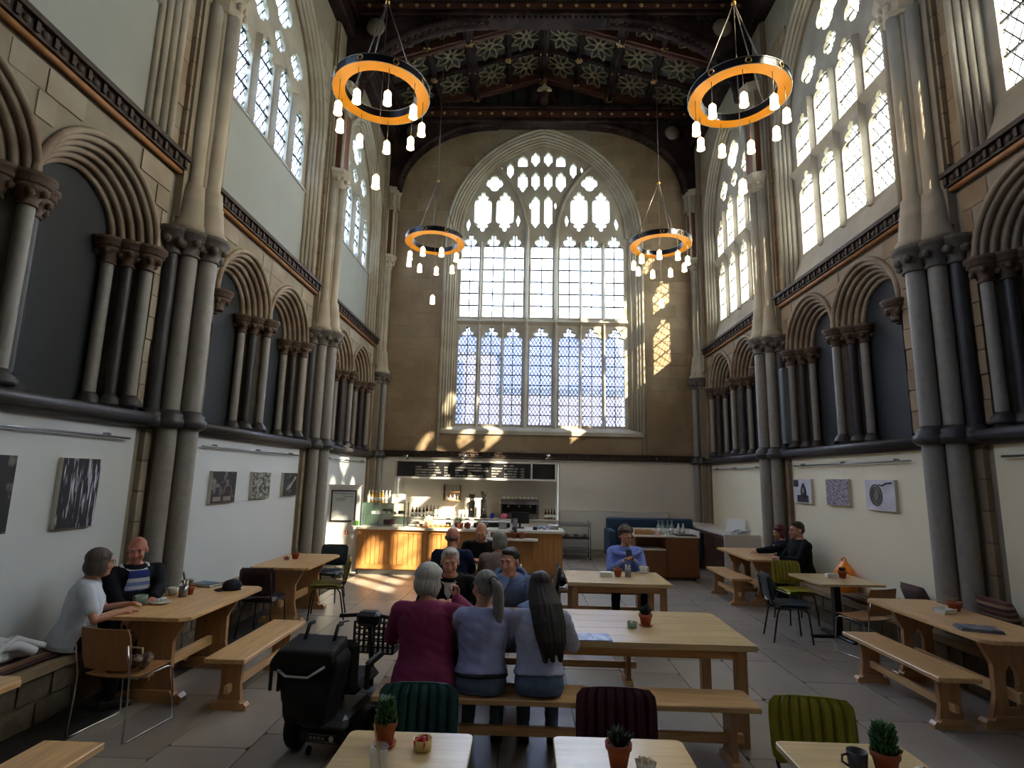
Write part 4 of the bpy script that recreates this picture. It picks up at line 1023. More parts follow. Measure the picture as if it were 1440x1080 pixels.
def leg_table(name, label, x0, x1, y0, y1, h=.76, lm=OAKZ, top=OAKL, leg=.085, ap=.08, over=.06, ins=None):
    cx, cy_ = (x0+x1)/2, (y0+y1)/2; t = thing(name, label, 'table', (cx, cy_, 0)); hx, hy = (x1-x0)/2, (y1-y0)/2
    nb = 5
    for k in range(nb):
        w_ = 2*hy/nb; MB().box(-hx, hx, -hy+w_*k+.0008, -hy+w_*(k+1)-.0008, h-.045, h, c=.0015).obj('top_board', top, t)
    for sx in (-1, 1):
        for sy in (-1, 1): MB().box(sx*(hx-over-leg)-.0 if sx < 0 else hx-over-leg, sx*(hx-over) if sx < 0 else hx-over, (-(hy-over) if sy < 0 else hy-over-leg), (-(hy-over-leg) if sy < 0 else hy-over), 0, h-.045, c=.004).obj('leg', lm, t) if sx > 0 else MB().box(-(hx-over), -(hx-over-leg), (-(hy-over) if sy < 0 else hy-over-leg), (-(hy-over-leg) if sy < 0 else hy-over), 0, h-.045, c=.004).obj('leg', lm, t)
    for sy in (-1, 1): MB().box(-(hx-over-leg), hx-over-leg, *sorted((sy*(hy-over-.02), sy*(hy-over-.045))), h-.045-ap, h-.045).obj('apron', OAK, t)
    for sx in (-1, 1): MB().box(*sorted((sx*(hx-over-.02), sx*(hx-over-.045))), -(hy-over-leg), hy-over-leg, h-.045-ap, h-.045).obj('apron', OAKY, t)
    return t
def pedestal_table(label, x0, x1, y0, y1, h=.75, top=OAKL, rz=0, g=None):
    t = thing('cafe_table', label, 'table', ((x0+x1)/2, (y0+y1)/2, 0), rz, g); hx, hy = (x1-x0)/2, (y1-y0)/2; c = .035; n = 5
    poly = []
    for (sx, sy, a0) in ((1, 1, 0), (-1, 1, PI/2), (-1, -1, PI), (1, -1, 1.5*PI)):
        for k in range(n+1): a = a0+PI/2*k/n; poly.append((sx*(hx-c)+c*math.cos(a), sy*(hy-c)+c*math.sin(a)))
    MB().prism(poly, lambda p: (p[0], p[1], h-.03), lambda p: (p[0], p[1], h)).obj('tabletop', top, t, bevel=.004)
    MB().box(-.045, .045, -.045, .045, .03, h-.03, c=.006).obj('column', BLACKM, t)
    for k in range(4): MB().box(0, hx*.85, -.035, .035, .0, .035, c=.008, M=Matrix.Rotation(k*PI/2+PI/4*0, 4, 'Z')).obj('base_arm', BLACKM, t)
    MB().box(-.15, .15, -.15, .15, h-.04, h-.03).obj('mount_plate', BLACKM, t)
    return t
def ribbed_back(w_, h_, th, ribs, curve=.03):
    b = MB(); nx = ribs*10 if ribs > 1 else 12; nz = 10; front = []; back = []
    for j in range(nz+1):
        v = j/nz; e = max(0, (abs(2*v-1)-.62)/.38); hw = w_/2*(1-.16*e**2.6); fr = []; bk = []
        for i in range(nx+1):
            u = -1+2*i/nx; x = u*hw; edge = (1-abs(u)**10)*(1-abs(2*v-1)**10)
            fq = (ribs*(u+1)/2) % 1; dq = min(fq, 1-fq); rib = 1-math.exp(-(dq/.13)**2) if ribs > 1 else 1
            yb = -curve*(1-u*u)
            fr.append((x, yb+th*.5*edge*(.05+.95*rib), v*h_)); bk.append((x, yb-th*.5*edge, v*h_))
        front.append(fr); back.append(bk)
    b.strip(front); b.strip(back)
    return b
_vin = {}
def vinyl_chair(label, rgb, loc, rz, name='vinyl_chair', ribs=8, frame=BLACKM, g='vinyl chairs', dark=False):
    key = 'vinyl_%02d%02d%02d' % tuple(int(v*99) for v in rgb)
    vm = mat(key, rgb, .38, var=.12, scale=6, spec=.5)
    t = thing(name, label, 'chair', loc, rz, g)
    bk = ribbed_back(.45, .33, .056, ribs).obj('backrest', vm, t, (0, -.21, .51)); bk.rotation_euler = (math.radians(-8)*-1*-1, 0, 0); bk.rotation_euler = (math.radians(8), 0, 0)
    pp = []
    for k in range(40):
        a = 2*PI*k/40; cx_, cz = math.cos(a), math.sin(a); q = (abs(cx_)**5+abs(cz)**5)**(-1/5)
        pp.append((.222*q*cx_, -.03*(1-(q*cx_)**2), .165+.166*q*cz))
    MB().tube(pp, .006, 5, closed=True).obj('piping', vm, bk)
    se = MB(); rows = []
    for j in range(9):
        v = -1+2*j/8; r_ = []
        for i in range(17):
            u = -1+2*i/16; q = (abs(u)**4+abs(v)**4); e = max(0, 1-q*.5)**.4 if q < 2 else 0
            r_.append((u*.21*(1-.04*abs(v)**3), v*.205, .40+.06*e+(.006*abs(math.sin(PI*4*(u+1)))**.5 if e > .5 else 0)))
        rows.append(r_)
    se.strip(rows); se.box(-.2, .2, -.19, .19, .395, .42, c=.01); se.obj('seat', vm, t, (0, .02, .02))
    for sx in (-1, 1):
        MB().tube([(sx*.16, .17, .41), (sx*.185, .2, .36), (sx*.21, .23, 0)], .011, 7).obj('leg', frame, t)
        MB().tube([(sx*.16, -.14, .41), (sx*.185, -.18, .36), (sx*.21, -.25, 0)], .011, 7).obj('leg', frame, t)
        MB().tube([(sx*.17, .0, .41), (sx*.18, -.2, .42), (sx*.19, -.245, .5), (sx*.185, -.30, .78)], .010, 7).obj('back_post', frame, t)
    MB().tube([(-.16, .17, .41), (.16, .17, .41)], .01, 6).obj('seat_rail', frame, t); MB().tube([(-.16, -.14, .41), (.16, -.14, .41)], .01, 6).obj('seat_rail', frame, t)
    return t
def ply_chair(label, loc, rz, g='bent ply chairs'):
    t = thing('ply_chair', label, 'chair', loc, rz, g)
    def shell(prof, w0, w1, th, nm, curve):
        b = MB(); rows = []; n = 10
        for off in (0, 1):
            rs = []
            for j, (y, z) in enumerate(prof):
                f = j/(len(prof)-1); hw = (w0+(w1-w0)*f)/2; r_ = []
                if j in (0, len(prof)-1): hw *= .93
                for i in range(n+1):
                    u = -1+2*i/n; r_.append((u*hw, y-off*th*(prof[-1][1]-prof[0][1] > .2)+curve[0]*u*u, z-off*th*(prof[-1][1]-prof[0][1] <= .2)+curve[1]*u*u))
                rs.append(r_)
            rows.append(rs)
        b.strip(rows[0]); b.strip(rows[1])
        for rs in ((rows[0][0], rows[1][0]), (rows[0][-1], rows[1][-1])): b.strip(list(rs), smooth=False)
        for i in (0, -1): b.strip([[r[i] for r in rows[0]], [r[i] for r in rows[1]]], smooth=False)
        return b.obj(nm, PLY, t)
    shell([(-.2, .445), (-.15, .432), (-.05, .43), (.08, .44), (.18, .45), (.22, .44)], .42, .44, .011, 'seat', (0, .012))
    shell([(-.235, .50), (-.245, .56), (-.265, .66), (-.285, .76), (-.30, .81)], .42, .43, .011, 'backrest', (.03, 0))
    for sx in (-1, 1):
        x = sx*.225
        MB().tube([(x, -.29, .70), (x, -.24, .46), (x*1.03, -.235, .3), (x*1.08, -.25, .012), (x*1.08, -.2, .008), (x*1.08, .2, .008), (x*1.08, .24, .012), (x*1.02, .2, .40), (x*.96, .16, .425), (x*.9, -.1, .42)], .0075, 7).obj('sled_leg', CHROME, t)
    for y in (-.12, .12): MB().cyl((-.2, y, .415), (.2, y, .415), .007, n=6).obj('crossbar', CHROME, t)
    return t

# ---- tables, benches, chairs
trestle_table('trestle_table', 'oak trestle table with two visitors behind it by the white wall', -4.0, -3.19, 4.99, 6.45, g='oak trestle tables', gothic=False)
plank_bench('plank_bench', 'oak plank bench before the table of the cap and green cup', -3.0, -2.65, 4.97, 6.31)
trestle_table('trestle_table', 'oak trestle table with dark and olive chairs near the counter end', -4.0, -3.2, 7.7, 9.1, g='oak trestle tables', gothic=False)
trestle_table('trestle_table', 'oak trestle table with newspaper and white dish by cream wall', 3.5, 4.26, 5.02, 6.72, g='oak trestle tables')
plank_bench('plank_bench', 'oak plank bench before the newspaper table', 3.12, 3.48, 5.06, 6.5)
trestle_table('trestle_table', 'oak trestle table used by the couple at the cream wall', 3.42, 4.2, 9.75, 11.45, g='oak trestle tables')
plank_bench('plank_bench', 'short oak plank bench before the couple\'s trestle table', 3.1, 3.44, 9.72, 11.05)
ed = atz(45, 951, .76)
trestle_table('trestle_table', 'oak trestle table end beside the white coat on the stone bench', -4.1, ed.x, ed.y-1.5, ed.y, g='oak trestle tables', gothic=False)
plank_bench('plank_bench', 'oak plank bench end near the ply chair, beyond the front tables', -3.08, -2.72, 2.0, 3.48)
BTX0, BTX1, BTY0, BTY1 = -1.36, 1.49, 4.66, 5.76
leg_table('refectory_table', 'long pale topped oak table with the large seated party', BTX0, BTX1, BTY0, BTY1)
MB().box(.32, .55, -.28, -.22, 0, .70).obj('inner_leg', OAKZ, bpy.data.objects['refectory_table']) if False else None
bn = plank_bench('plank_bench', 'long oak bench of the party table where three women sit', -1.4, 1.36, 4.29, 4.64, along='x')
bn2 = plank_bench('plank_bench', 'long oak bench of the party table where two men sit', -1.4, .9, 5.88, 6.22, along='x')
leg_table('dining_table', 'pale topped oak table of the woman holding a phone', .22, 1.5, 7.2, 8.12, leg=.075)
plank_bench('plank_bench', 'bench with a folded dark coat, seat of the woman holding a phone', .02, 1.5, 8.36, 8.68, along='x', top=OAKD)
leg_table('dining_table', 'oak table hidden behind the party, used by three visitors', -1.6, -.35, 7.98, 8.56, leg=.07)
plank_bench('plank_bench', 'bench hidden under the man in navy and the beige woman', -1.65, -.4, 7.5, 7.82, along='x')
plank_bench('plank_bench', 'bench hidden under the bearded man in black', -1.4, -.5, 8.74, 9.06, along='x')
pedestal_table('square oak cafe table on black pedestal by the orange bag', 3.47, 4.32, 7.62, 8.48, rz=.06)
pedestal_table('cafe table with tall glass, straw and red sugar sachets', -1.17, -.56, 2.36, 3.02, g='front cafe tables')
pedestal_table('cafe table before the burgundy ribbed chair', -.17, .46, 2.36, 3.03, g='front cafe tables')
pedestal_table('cafe table with dark mug before the large olive ribbed chair', .92, 1.53, 2.4, 3.06, g='front cafe tables')
TEAL = (.10, .28, .28); BURG = (.24, .07, .14); OLIVE = (.55, .53, .14); NAVY = (.12, .17, .22); DKB = (.16, .10, .12)
vinyl_chair('teal ribbed vinyl chair pushed up to a front cafe table', TEAL, (-.90, 3.16, 0), PI+.03)
vinyl_chair('burgundy ribbed vinyl chair pushed up to a front cafe table', BURG, (.2, 3.18, 0), PI-.02)
vinyl_chair('large olive ribbed vinyl chair pushed up to a front cafe table', OLIVE, (1.24, 3.14, 0), PI-.12)
vinyl_chair('dark brown vinyl chair at the end of a white wall trestle table', DKB, (-3.62, 7.42, 0), 0, ribs=1)
vinyl_chair('olive padded chair at the long side of a white wall table', (.42, .40, .17), (-3.12, 8.35, 0), PI/2+.25, ribs=1)
vinyl_chair('navy padded chair at the counter end of a white wall table', NAVY, (-3.5, 9.45, 0), PI, ribs=1)
vinyl_chair('navy padded chair with papers in a pocket at the square table', (.09, .18, .22), (3.16, 7.88, 0), -PI/2-.1, ribs=1)
vinyl_chair('olive ribbed vinyl chair behind the square table by the wall', OLIVE, (3.72, 8.85, 0), PI+.05)
vinyl_chair('dark navy chair standing behind the young man in blue', NAVY, (-.12, 8.0, 0), PI/2, ribs=1)
ply_chair('bent ply chair with chrome legs before the green cup table', (-3.46, 4.72, 0), -.14)
ply_chair('bent ply chair with chrome legs at the square pedestal table', (3.82, 7.28, 0), .35)

ls = thing('column_loudspeaker', 'slim grey column loudspeaker beside the cream wall pier shafts', 'loudspeaker', (4.50, 10.52, 2.74)); MB().box(-.05, .08, -.07, .07, 0, 1.42, c=.01).obj('cabinet', mat('speaker_grey', (.42, .45, .48), .6), ls); MB().box(-.056, -.05, -.055, .055, .05, 1.37).obj('grille', mat('speaker_grille', (.34, .37, .40), .7), ls)
# ================================================================== SMALL THINGS
def onz(px, py, z): q = atz(px, py, z); return Vector((q.x, q.y, z))
T = .76
# white wall, table of the two visitors
q = onz(198, 850, T); saucer(q, CERGREEN, 'sage green saucer under the large sage cup'); cup(q+Vector((0, 0, .008)), CERGREEN, 'large sage green cup on its saucer at the table edge', PI, 1.25)
q = onz(226, 849, T); saucer(q, CERAMIC, 'cream plate holding a crumpled paper napkin', .085, 'plate')
nb = MB(); rr = random.Random(4)
for k in range(9): nb.sphere((rr.uniform(-.025, .025), rr.uniform(-.02, .02), .028+rr.uniform(0, .02)), .022, 7, 5, (1, .8, .7))
tag(nb.obj('paper_napkin', PAPER, None, q), 'crumpled white napkin on the cream plate', 'napkin')
q = onz(243, 836, T); cup(q, CERAMIC, 'white coffee cup beside the cutlery jar, before the man in navy', PI, 1.15)
def cutlery_jar(q, label, r=.042, h=.11):
    t = thing('cutlery_jar', label, 'jar', q); MB().lathe([(r, 0), (r, h), (r*.94, h), (r*.94, .004), (0, .004)], n=18).obj('jar', STEEL, t)
    for k in range(6): a = k*1.05; MB().cyl((math.cos(a)*r*.4, math.sin(a)*r*.4, .01), (math.cos(a)*r*.8, math.sin(a)*r*.8, h+.04), .004, n=6).obj('cutlery', CHROME, t)
    return t
cutlery_jar(onz(257, 839, T), 'steel cutlery jar beside the dried potted plant')
pot(onz(266, 836, T), 'terracotta pot of dry straw coloured stalks beside the steel jar', 'spray', lm=LEAFP, n=26, ph=.09, r=.046)
bk = thing('book', 'closed blue grey book between dried plant and navy cap', 'book', onz(291, 824, T), -.25); MB().box(-.12, .12, -.085, .085, 0, .012).obj('back_cover', mat('book_cover', (.33, .42, .52), .5), bk); MB().box(-.118, .114, -.08, .08, .012, .03).obj('pages', PAPER, bk); MB().box(-.12, .12, -.085, .085, .03, .034).obj('front_cover', mat('book_cover', (.33, .42, .52), .5), bk)
cp = thing('baseball_cap', 'navy baseball cap lying on the oak table', 'cap', onz(326, 829, T), 1.75)
NV = mat('navy_cotton', (.07, .09, .15), .85, var=.15)
MB().lathe([(.092, 0), (.093, .03), (.085, .065), (.06, .092), (.025, .104), (0, .106)], n=20, sy=1.08).obj('crown', NV, cp)
br = MB(); rows = []
for j in range(4):
    rows.append([(math.sin(a)*(.088+.025*j), math.cos(a)*(.09+.028*j), .012-.003*j) for a in [-1.0+2.0*i/10 for i in range(11)]])
br.strip(rows); br.strip([[(x, y, z-.004) for (x, y, z) in r] for r in rows]); br.obj('brim', NV, cp); MB().sphere((0, 0, .106), .007, 6, 4).obj('button', NV, cp); MB().box(-.03, .03, -.104, -.098, .012, .026).obj('strap', PAPER, cp)
bg = thing('shoulder_bag', 'beige fabric bag on the stone bench behind the dried plant', 'bag', (-4.36, 6.75, .458)); 
def blob(n, c, ex, r, seed):
    rr = random.Random(seed); b = MB()
    for k in range(n): b.sphere((c[0]+rr.uniform(-ex[0], ex[0]), c[1]+rr.uniform(-ex[1], ex[1]), c[2]+rr.uniform(-ex[2], ex[2])), r*rr.uniform(.7, 1.1), 8, 6)
    return b
def vox(b, size, smooth=5, fac=.5):
    me = b.mesh('v'); ob = bpy.data.objects.new('v', me); m = ob.modifiers.new('r', 'REMESH'); m.mode = 'VOXEL'; m.voxel_size = size; m.use_smooth_shade = True
    if smooth: k = ob.modifiers.new('s', 'SMOOTH'); k.factor = fac; k.iterations = smooth
    out = evaluated(ob); bpy.data.objects.remove(ob); bpy.data.meshes.remove(me); return out
def voxobj(name, b, size, m, parent, smooth=5, loc=None):
    me = vox(b, size, smooth); me.materials.clear(); me.materials.append(m); return link(name, me, parent, loc)
FAB = mat('beige_canvas', (.55, .48, .38), .9, var=.2, scale=20)
b = blob(14, (0, 0, .15), (.1, .16, .09), .09, 3); b.box(-.14, .14, -.2, .2, .0, .1); voxobj('bag_body', b, .02, FAB, bg); MB().tube([(0, -.15, .25), (0, -.1, .36), (0, .1, .36), (0, .15, .25)], .012, 6).obj('strap', FAB, bg)
# table near the counter end
pot(onz(415, 786, T), 'terracotta pot with a spidery plant near the counter end', 'spray', lm=LEAF, n=22, ph=.10, r=.055, h=.09)
ramekin(onz(403, 788, T), 'small clear sugar jar beside the spidery potted plant', CLEARG)
# white coat, striped rug on the stone bench
def stripe_mat(name, cols, sc_, axis='Y'):
    m = bpy.data.materials.new(name); m.use_nodes = True; N = m.node_tree.nodes; L = m.node_tree.links; b = N['Principled BSDF']; b.inputs['Roughness'].default_value = .95
    tc = N.new('ShaderNodeTexCoord'); sp = N.new('ShaderNodeSeparateXYZ'); L.new(tc.outputs['Object'], sp.inputs[0]); mu = N.new('ShaderNodeMath'); mu.operation = 'MULTIPLY'; mu.inputs[1].default_value = sc_; L.new(sp.outputs[axis], mu.inputs[0])
    fr = N.new('ShaderNodeMath'); fr.operation = 'FRACT'; L.new(mu.outputs[0], fr.inputs[0]); rp = N.new('ShaderNodeValToRGB'); rp.color_ramp.interpolation = 'CONSTANT'; L.new(fr.outputs[0], rp.inputs[0])
    e = rp.color_ramp.elements; e[0].color = (*lin(cols[0]), 1); e[1].position = 1/len(cols); e[1].color = (*lin(cols[1]), 1)
    for k in range(2, len(cols)): x = e.new(k/len(cols)); x.color = (*lin(cols[k]), 1)
    L.new(rp.outputs[0], b.inputs['Base Color']); return m
RUG = stripe_mat('striped_weave', [(.42, .26, .22), (.52, .46, .36), (.30, .18, .18), (.55, .50, .42), (.45, .30, .22), (.22, .16, .16)], 4.5, 'X')
def cushion(name, label, loc, sx, sy, sz, m, cat='cushion', rot=(0, 0, 0)):
    b = MB(); rows_t = []; rows_b = []; n = 12
    for j in range(n+1):
        v = -1+2*j/n; rt = []; rb = []
        for i in range(n+1):
            u = -1+2*i/n; e = max(0, (1-u**4)*(1-v**4))**.45; rt.append((u*sx/2, v*sy/2, sz/2*e)); rb.append((u*sx/2, v*sy/2, -sz/2*e))
        rows_t.append(rt); rows_b.append(rb)
    b.strip(rows_t); b.strip(rows_b); o = b.obj(name, m, None, loc); o.rotation_euler = rot; return tag(o, label, cat)
cushion('bench_cushion', 'flat striped cushion under the white coat on the stone bench', (-4.37, 4.3, .484), .44, 1.5, .05, RUG)
ctm = mat('white_linen', (.80, .83, .86), .9, var=.05, scale=10)
b = MB(); rr = random.Random(9)
for k in range(26): b.sphere((rr.uniform(-.13, .14), rr.uniform(-.2, .2), rr.uniform(.03, .11)), rr.uniform(.05, .085), 8, 6, (1, 1.3, .7))
for k in range(6): b.tube([(-.15+.05*k, -.25, .05), (-.12+.05*k, 0, .14+rr.uniform(0, .05)), (-.1+.05*k, .27, .06)], .028, 6)
co = thing('folded_coat', 'white coat heaped on the striped bench cushion', 'coat', (-4.34, 4.48, .52)); voxobj('coat_heap', b, .016, ctm, co, 3); 
sl = MB(); sl.tube([(.08, -.1, .14), (.14, .02, .13), (.17, .15, .05)], .04, 8); voxobj('sleeve', sl, .014, ctm, co, 3)
# floral bag on the ply chair
fb = blob(16, (0, 0, .06), (.13, .08, .03), .05, 11)
fl = thing('floral_bag', 'dark floral fabric bag lying on the ply chair seat', 'bag', (-3.46, 4.66, .443), -.14); voxobj('bag_body', fb, .016, mat('floral_cloth', (.30, .20, .20), .9, var=.3, scale=14, second=(.62, .56, .50), sscale=18), fl, 3)
hb = MB().tube([(-.1, .06, .08), (-.06, .1, .14), (.06, .1, .14), (.1, .06, .08)], .008, 6).obj('handle', mat('pale_strap', (.7, .66, .58), .8), fl)
# party table
pot(onz(908, 880, T), 'terracotta pot with dark spiky rosette on the party table', 'rosette', lm=LEAFD, n=34, ph=.10, r=.055, h=.10, dish=True)
ramekin(onz(889, 883, T), 'grey sugar bowl of pale sachets on the party table', CERGREEN, ((.85, .80, .76), (.75, .55, .5)), r=.042, h=.05)
mg = thing('magazine', 'glossy folded leaflets beside the long haired woman', 'magazine', onz(832, 897, T), .04); gm = mat('glossy_leaflet', (.72, .78, .84), .15, var=.3, scale=9, second=(.42, .52, .60), sscale=7)
MB().box(-.15, .15, -.10, .10, 0, .006).obj('cover', gm, mg); MB().box(-.15, .0, -.1, .1, .006, .011).obj('leaf', gm, mg); MB().box(.005, .15, -.1, .1, .006, .010).obj('leaf', gm, mg)
for (px, py, lb) in ((650, 866, 'white cup between magenta woman and grey ponytail woman'), (716, 876, 'white cup under the young man\'s hand')): cup(onz(px, py, T), CERAMIC, lb, 2.0, 1.1)
pot(onz(768, 866, T), 'terracotta pot half hidden behind the long haired woman', 'rosette', lm=LEAFD, n=30, ph=.10, r=.05, h=.07)
# phone woman's table
pot(onz(869, 811, T), 'square looking terracotta pot with dry sprigs before the phone woman', 'spray', lm=LEAFP, n=22, ph=.05, r=.055, h=.10)
cutlery_jar(onz(883, 811, T), 'steel jar between terracotta pot and white cup', .04, .11)
q = onz(905, 806, T); saucer(q, CERAMIC, 'white saucer on the phone woman\'s table', .085); cup(q+Vector((0, 0, .008)), CERAMIC, 'white cup on the phone woman\'s table', .4, 1.35)
nbx = thing('napkin_box', 'small white napkin tray on the phone woman\'s table', 'tray', onz(852, 811, T)); MB().box(-.075, .075, -.05, .05, 0, .055, c=.004).obj('tray', WHITE, nbx); MB().box(-.065, .065, -.04, .04, .055, .062).obj('napkins', PAPER, nbx)
b = blob(16, (0, 0, .07), (.22, .09, .03), .06, 21); cto = thing('dark_coat', 'dark coat folded on the phone woman\'s bench', 'coat', (.38, 8.52, .47)); voxobj('coat_heap', b, .02, mat('dark_cloth', (.07, .08, .11), .9, var=.2), cto, 3)
# couple's table
pot(onz(1086, 771, T), 'small terracotta pot on the couple\'s trestle table', 'spray', lm=LEAFD, n=14, ph=.03, r=.05, h=.10)
q = onz(1098, 773, T); cup(q, CERAMIC, 'white cup beside the small pot on the couple\'s table', 1.0, 1.3)
q = onz(1110, 777, T); q.x = min(q.x, 4.1); saucer(q, CERAMIC, 'white plate before the man in the dark jacket', .1, 'plate')
# square table
pot(onz(1185, 813, .75), 'terracotta pot with dark red leaves on the square table', 'rosette', lm=mat('red_leaf', (.25, .08, .06), .5, var=.3), n=36, ph=.075, r=.055, h=.10)
nbx = thing('napkin_box', 'small white napkin tray on the square pedestal table', 'tray', onz(1169, 812, .75)); MB().box(-.07, .07, -.04, .04, 0, .045, c=.004).obj('tray', WHITE, nbx); MB().box(-.06, .06, -.032, .032, .045, .052).obj('napkins', PAPER, nbx)
pp = thing('paper_sheet', 'folded white papers tucked behind the navy chair', 'paper', (3.2, 8.16, .60), .3); MB().box(-.11, .11, -.004, .004, 0, .2, M=Matrix.Rotation(.25, 4, 'Y')).obj('sheet', PAPER, pp); MB().box(-.09, .1, .004, .009, -.01, .18, M=Matrix.Rotation(.15, 4, 'Y')).obj('sheet', PAPER, pp)
pp.location = (2.93, 7.9, .50); pp.rotation_euler = (0, 0, PI/2)
# newspaper table
q = onz(1334, 862, T); pot(onz(1343, 859, T), 'wide terracotta pot wrapped in clear film on the newspaper table', 'spray', lm=LEAFP, n=20, ph=.06, r=.065, h=.09)
dsh = thing('paper_dish', 'white folded paper dish on the newspaper table', 'dish', onz(1329, 862, T), .4); MB().prism([(-.05, 0), (.05, 0), (.065, .045), (.058, .045), (.045, .006), (-.045, .006), (-.058, .045), (-.065, .045)], lambda p: (-.09, p[0], p[1]), lambda p: (.09, p[0], p[1])).obj('tray', PAPER, dsh); MB().box(-.085, -.08, -.05, .05, 0, .04).obj('end_wall', PAPER, dsh); MB().box(.08, .085, -.05, .05, 0, .04).obj('end_wall', PAPER, dsh)
nw = thing('newspaper', 'folded newspaper lying over the trestle table corner', 'newspaper', onz(1376, 886, T), -.35); npm = mat('newsprint', (.50, .50, .52), .8, var=.3, scale=22, second=(.30, .33, .40), sscale=12)
for k in range(4): MB().box(-.16+.006*k, .16-.004*k, -.11+.003*k, .11-.005*k, .007*k, .007*k+.006).obj('page', npm, nw)
CUSH = stripe_mat('striped_cushion', [(.30, .16, .15), (.50, .42, .32), (.22, .12, .13), (.42, .30, .24)], 9, 'X')
cushion('bench_cushion', 'striped maroon cushion propped on the cream wall bench by the wide pot', (4.45, 6.02, .70), .46, .46, .12, CUSH, rot=(0, 1.25, 0))
cushion('bench_cushion', 'plain brown mauve cushion propped beside the pier shafts', (4.47, 7.28, .65), .38, .40, .13, mat('mauve_cloth', (.32, .25, .24), .95, var=.15, scale=12), rot=(0, 1.2, 0))
cushion('bench_cushion', 'flat brown cushion on the cream wall bench behind the ply chair', (4.38, 8.05, .484), .42, .95, .05, RUG)
og = thing('carrier_bag', 'bright orange carrier bag standing on the cream wall bench', 'bag', (4.42, 8.75, .459)); OR = mat('orange_plastic', (.95, .55, .10), .35, var=.12, scale=8)
b = MB(); b.lathe([(.11, 0), (.15, .08), (.16, .2), (.12, .32), (.06, .40), (.03, .44)], n=10, sy=1.25); 
for k in range(8): a = k*.8; b.sphere((math.cos(a)*.11, math.sin(a)*.14, .12+.03*(k % 3)), .07, 7, 5)
voxobj('bag_body', b, .018, OR, og, 2)
MB().tube([(0, -.05, .36), (.01, -.03, .46), (0, .0, .49), (-.01, .04, .47), (0, .06, .36)], .014, 6).obj('handle', OR, og)
# front cafe tables
pot(onz(541, 1048, .75), 'leafy bush in a tall terracotta pot on the straw glass table', 'bush', n=260, ph=.10, r=.05, h=.11, dish=True)
gl = thing('drinking_glass', 'ribbed clear glass tumbler holding a tan paper straw', 'glass', onz(531, 1088, .75)); MB().lathe([(.030, 0), (.032, .006), (.038, .11), (.036, .11), (.030, .008), (0, .008)], n=18).obj('tumbler', CLEAR, gl)
for k in range(18): a = 2*PI*k/18; MB().cyl((.0315*math.cos(a), .0315*math.sin(a), .01), (.0375*math.cos(a), .0375*math.sin(a), .09), .0018, n=4).obj('rib', CLEAR, gl)
MB().cyl((.015, 0, .012), (-.03, .01, .19), .004, n=8).obj('straw', mat('straw', (.70, .55, .30), .7), gl)
ramekin(onz(594, 1054, .75), 'cream ramekin full of red sugar sachets', mat('cream_glaze', (.86, .76, .50), .3), ((.80, .12, .16), (.85, .25, .25), (.88, .80, .76)), r=.045, h=.05)
pot(onz(870, 1078, .75), 'dark spiky succulent in a terracotta pot before the burgundy chair', 'rosette', lm=LEAFD, n=44, ph=.085, r=.055, h=.10)
ramekin(onz(908, 1086, .75), 'pale sugar bowl beside the dark spiky succulent', CERAMIC, ((.80, .66, .45), (.86, .80, .70)), r=.04)
mu = thing('mug', 'dark grey mug with a brown handle beside the succulent', 'mug', onz(1207, 1085, .75)); MB().lathe([(.034, 0), (.036, .004), (.044, .085), (.041, .085), (.034, .008), (0, .008)], n=20).obj('body', mat('mug_grey', (.20, .20, .22), .35), mu); MB().tube([(-.042, 0, .072), (-.066, 0, .066), (-.068, 0, .04), (-.040, 0, .022)], .0055, 7).obj('handle', mat('mug_brown', (.32, .18, .10), .4), mu)
pot(onz(1247, 1090, .75), 'thick green bushy succulent in a terracotta pot beside the mug', 'bush', n=300, ph=.11, r=.056, h=.10)
sp = thing('paper_sheet', 'white paper with a spoon on the front table', 'paper', onz(1298, 1092, .75), .5); MB().box(-.08, .08, -.06, .06, 0, .002).obj('sheet', PAPER, sp); MB().cyl((-.07, -.02, .006), (.06, .03, .006), .003, n=6).obj('spoon_handle', CHROME, sp); MB().sphere((.07, .034, .007), .014, 8, 5, (1.3, .9, .3)).obj('spoon_bowl', CHROME, sp)

# ---- front counter display
gc = thing('display_case', 'two tier glass cake display case on the counter end', 'display case', (-3.3, 12.2, .951))
for z in (.01, .235, .46): MB().box(-.46, .46, -.2, .2, z, z+.008).obj('shelf', CLEARG, gc)
for (a, c, d, e) in ((-.46, .46, -.2, -.195), (-.46, .46, .195, .2), (-.46, -.455, -.2, .2), (.455, .46, -.2, .2)): MB().box(a, c, d, e, .0, .47).obj('glass_panel', CLEARG, gc)
fr = MB()
for x in (-.46, .46):
    for y in (-.2, .2): fr.box(x-.008, x+.008, y-.008, y+.008, 0, .48)
fr.obj('post', BLACKM, gc)
def box_thing(name, label, cat, c, s, m, g=None, top=None):
    t = thing(name, label, cat, c, 0, g); MB().box(-s[0]/2, s[0]/2, -s[1]/2, s[1]/2, 0, s[2], c=.006).obj('body', m, t)
    if top: MB().box(-s[0]/2-.004, s[0]/2+.004, -s[1]/2-.004, s[1]/2+.004, s[2], s[2]+.02, c=.004).obj('lid', top, t)
    return t
CAKE1 = mat('dark_cake', (.14, .08, .08), .7, var=.2); CAKE2 = mat('berry_cake', (.32, .08, .10), .7, var=.3)
def cake(label, c, r, h, m):
    t = thing('cake', label, 'cake', c); MB().lathe([(r+.02, 0), (r+.03, .008), (0, .008)], n=18).obj('board', WHITE, t); MB().lathe([(r, .008), (r, h*.9), (r*.95, h), (0, h)], n=18).obj('cake', m, t)
    for k in range(8): a = k*PI/4; MB().sphere((math.cos(a)*r*.75, math.sin(a)*r*.75, h), .014, 6, 4).obj('topping', m, t)
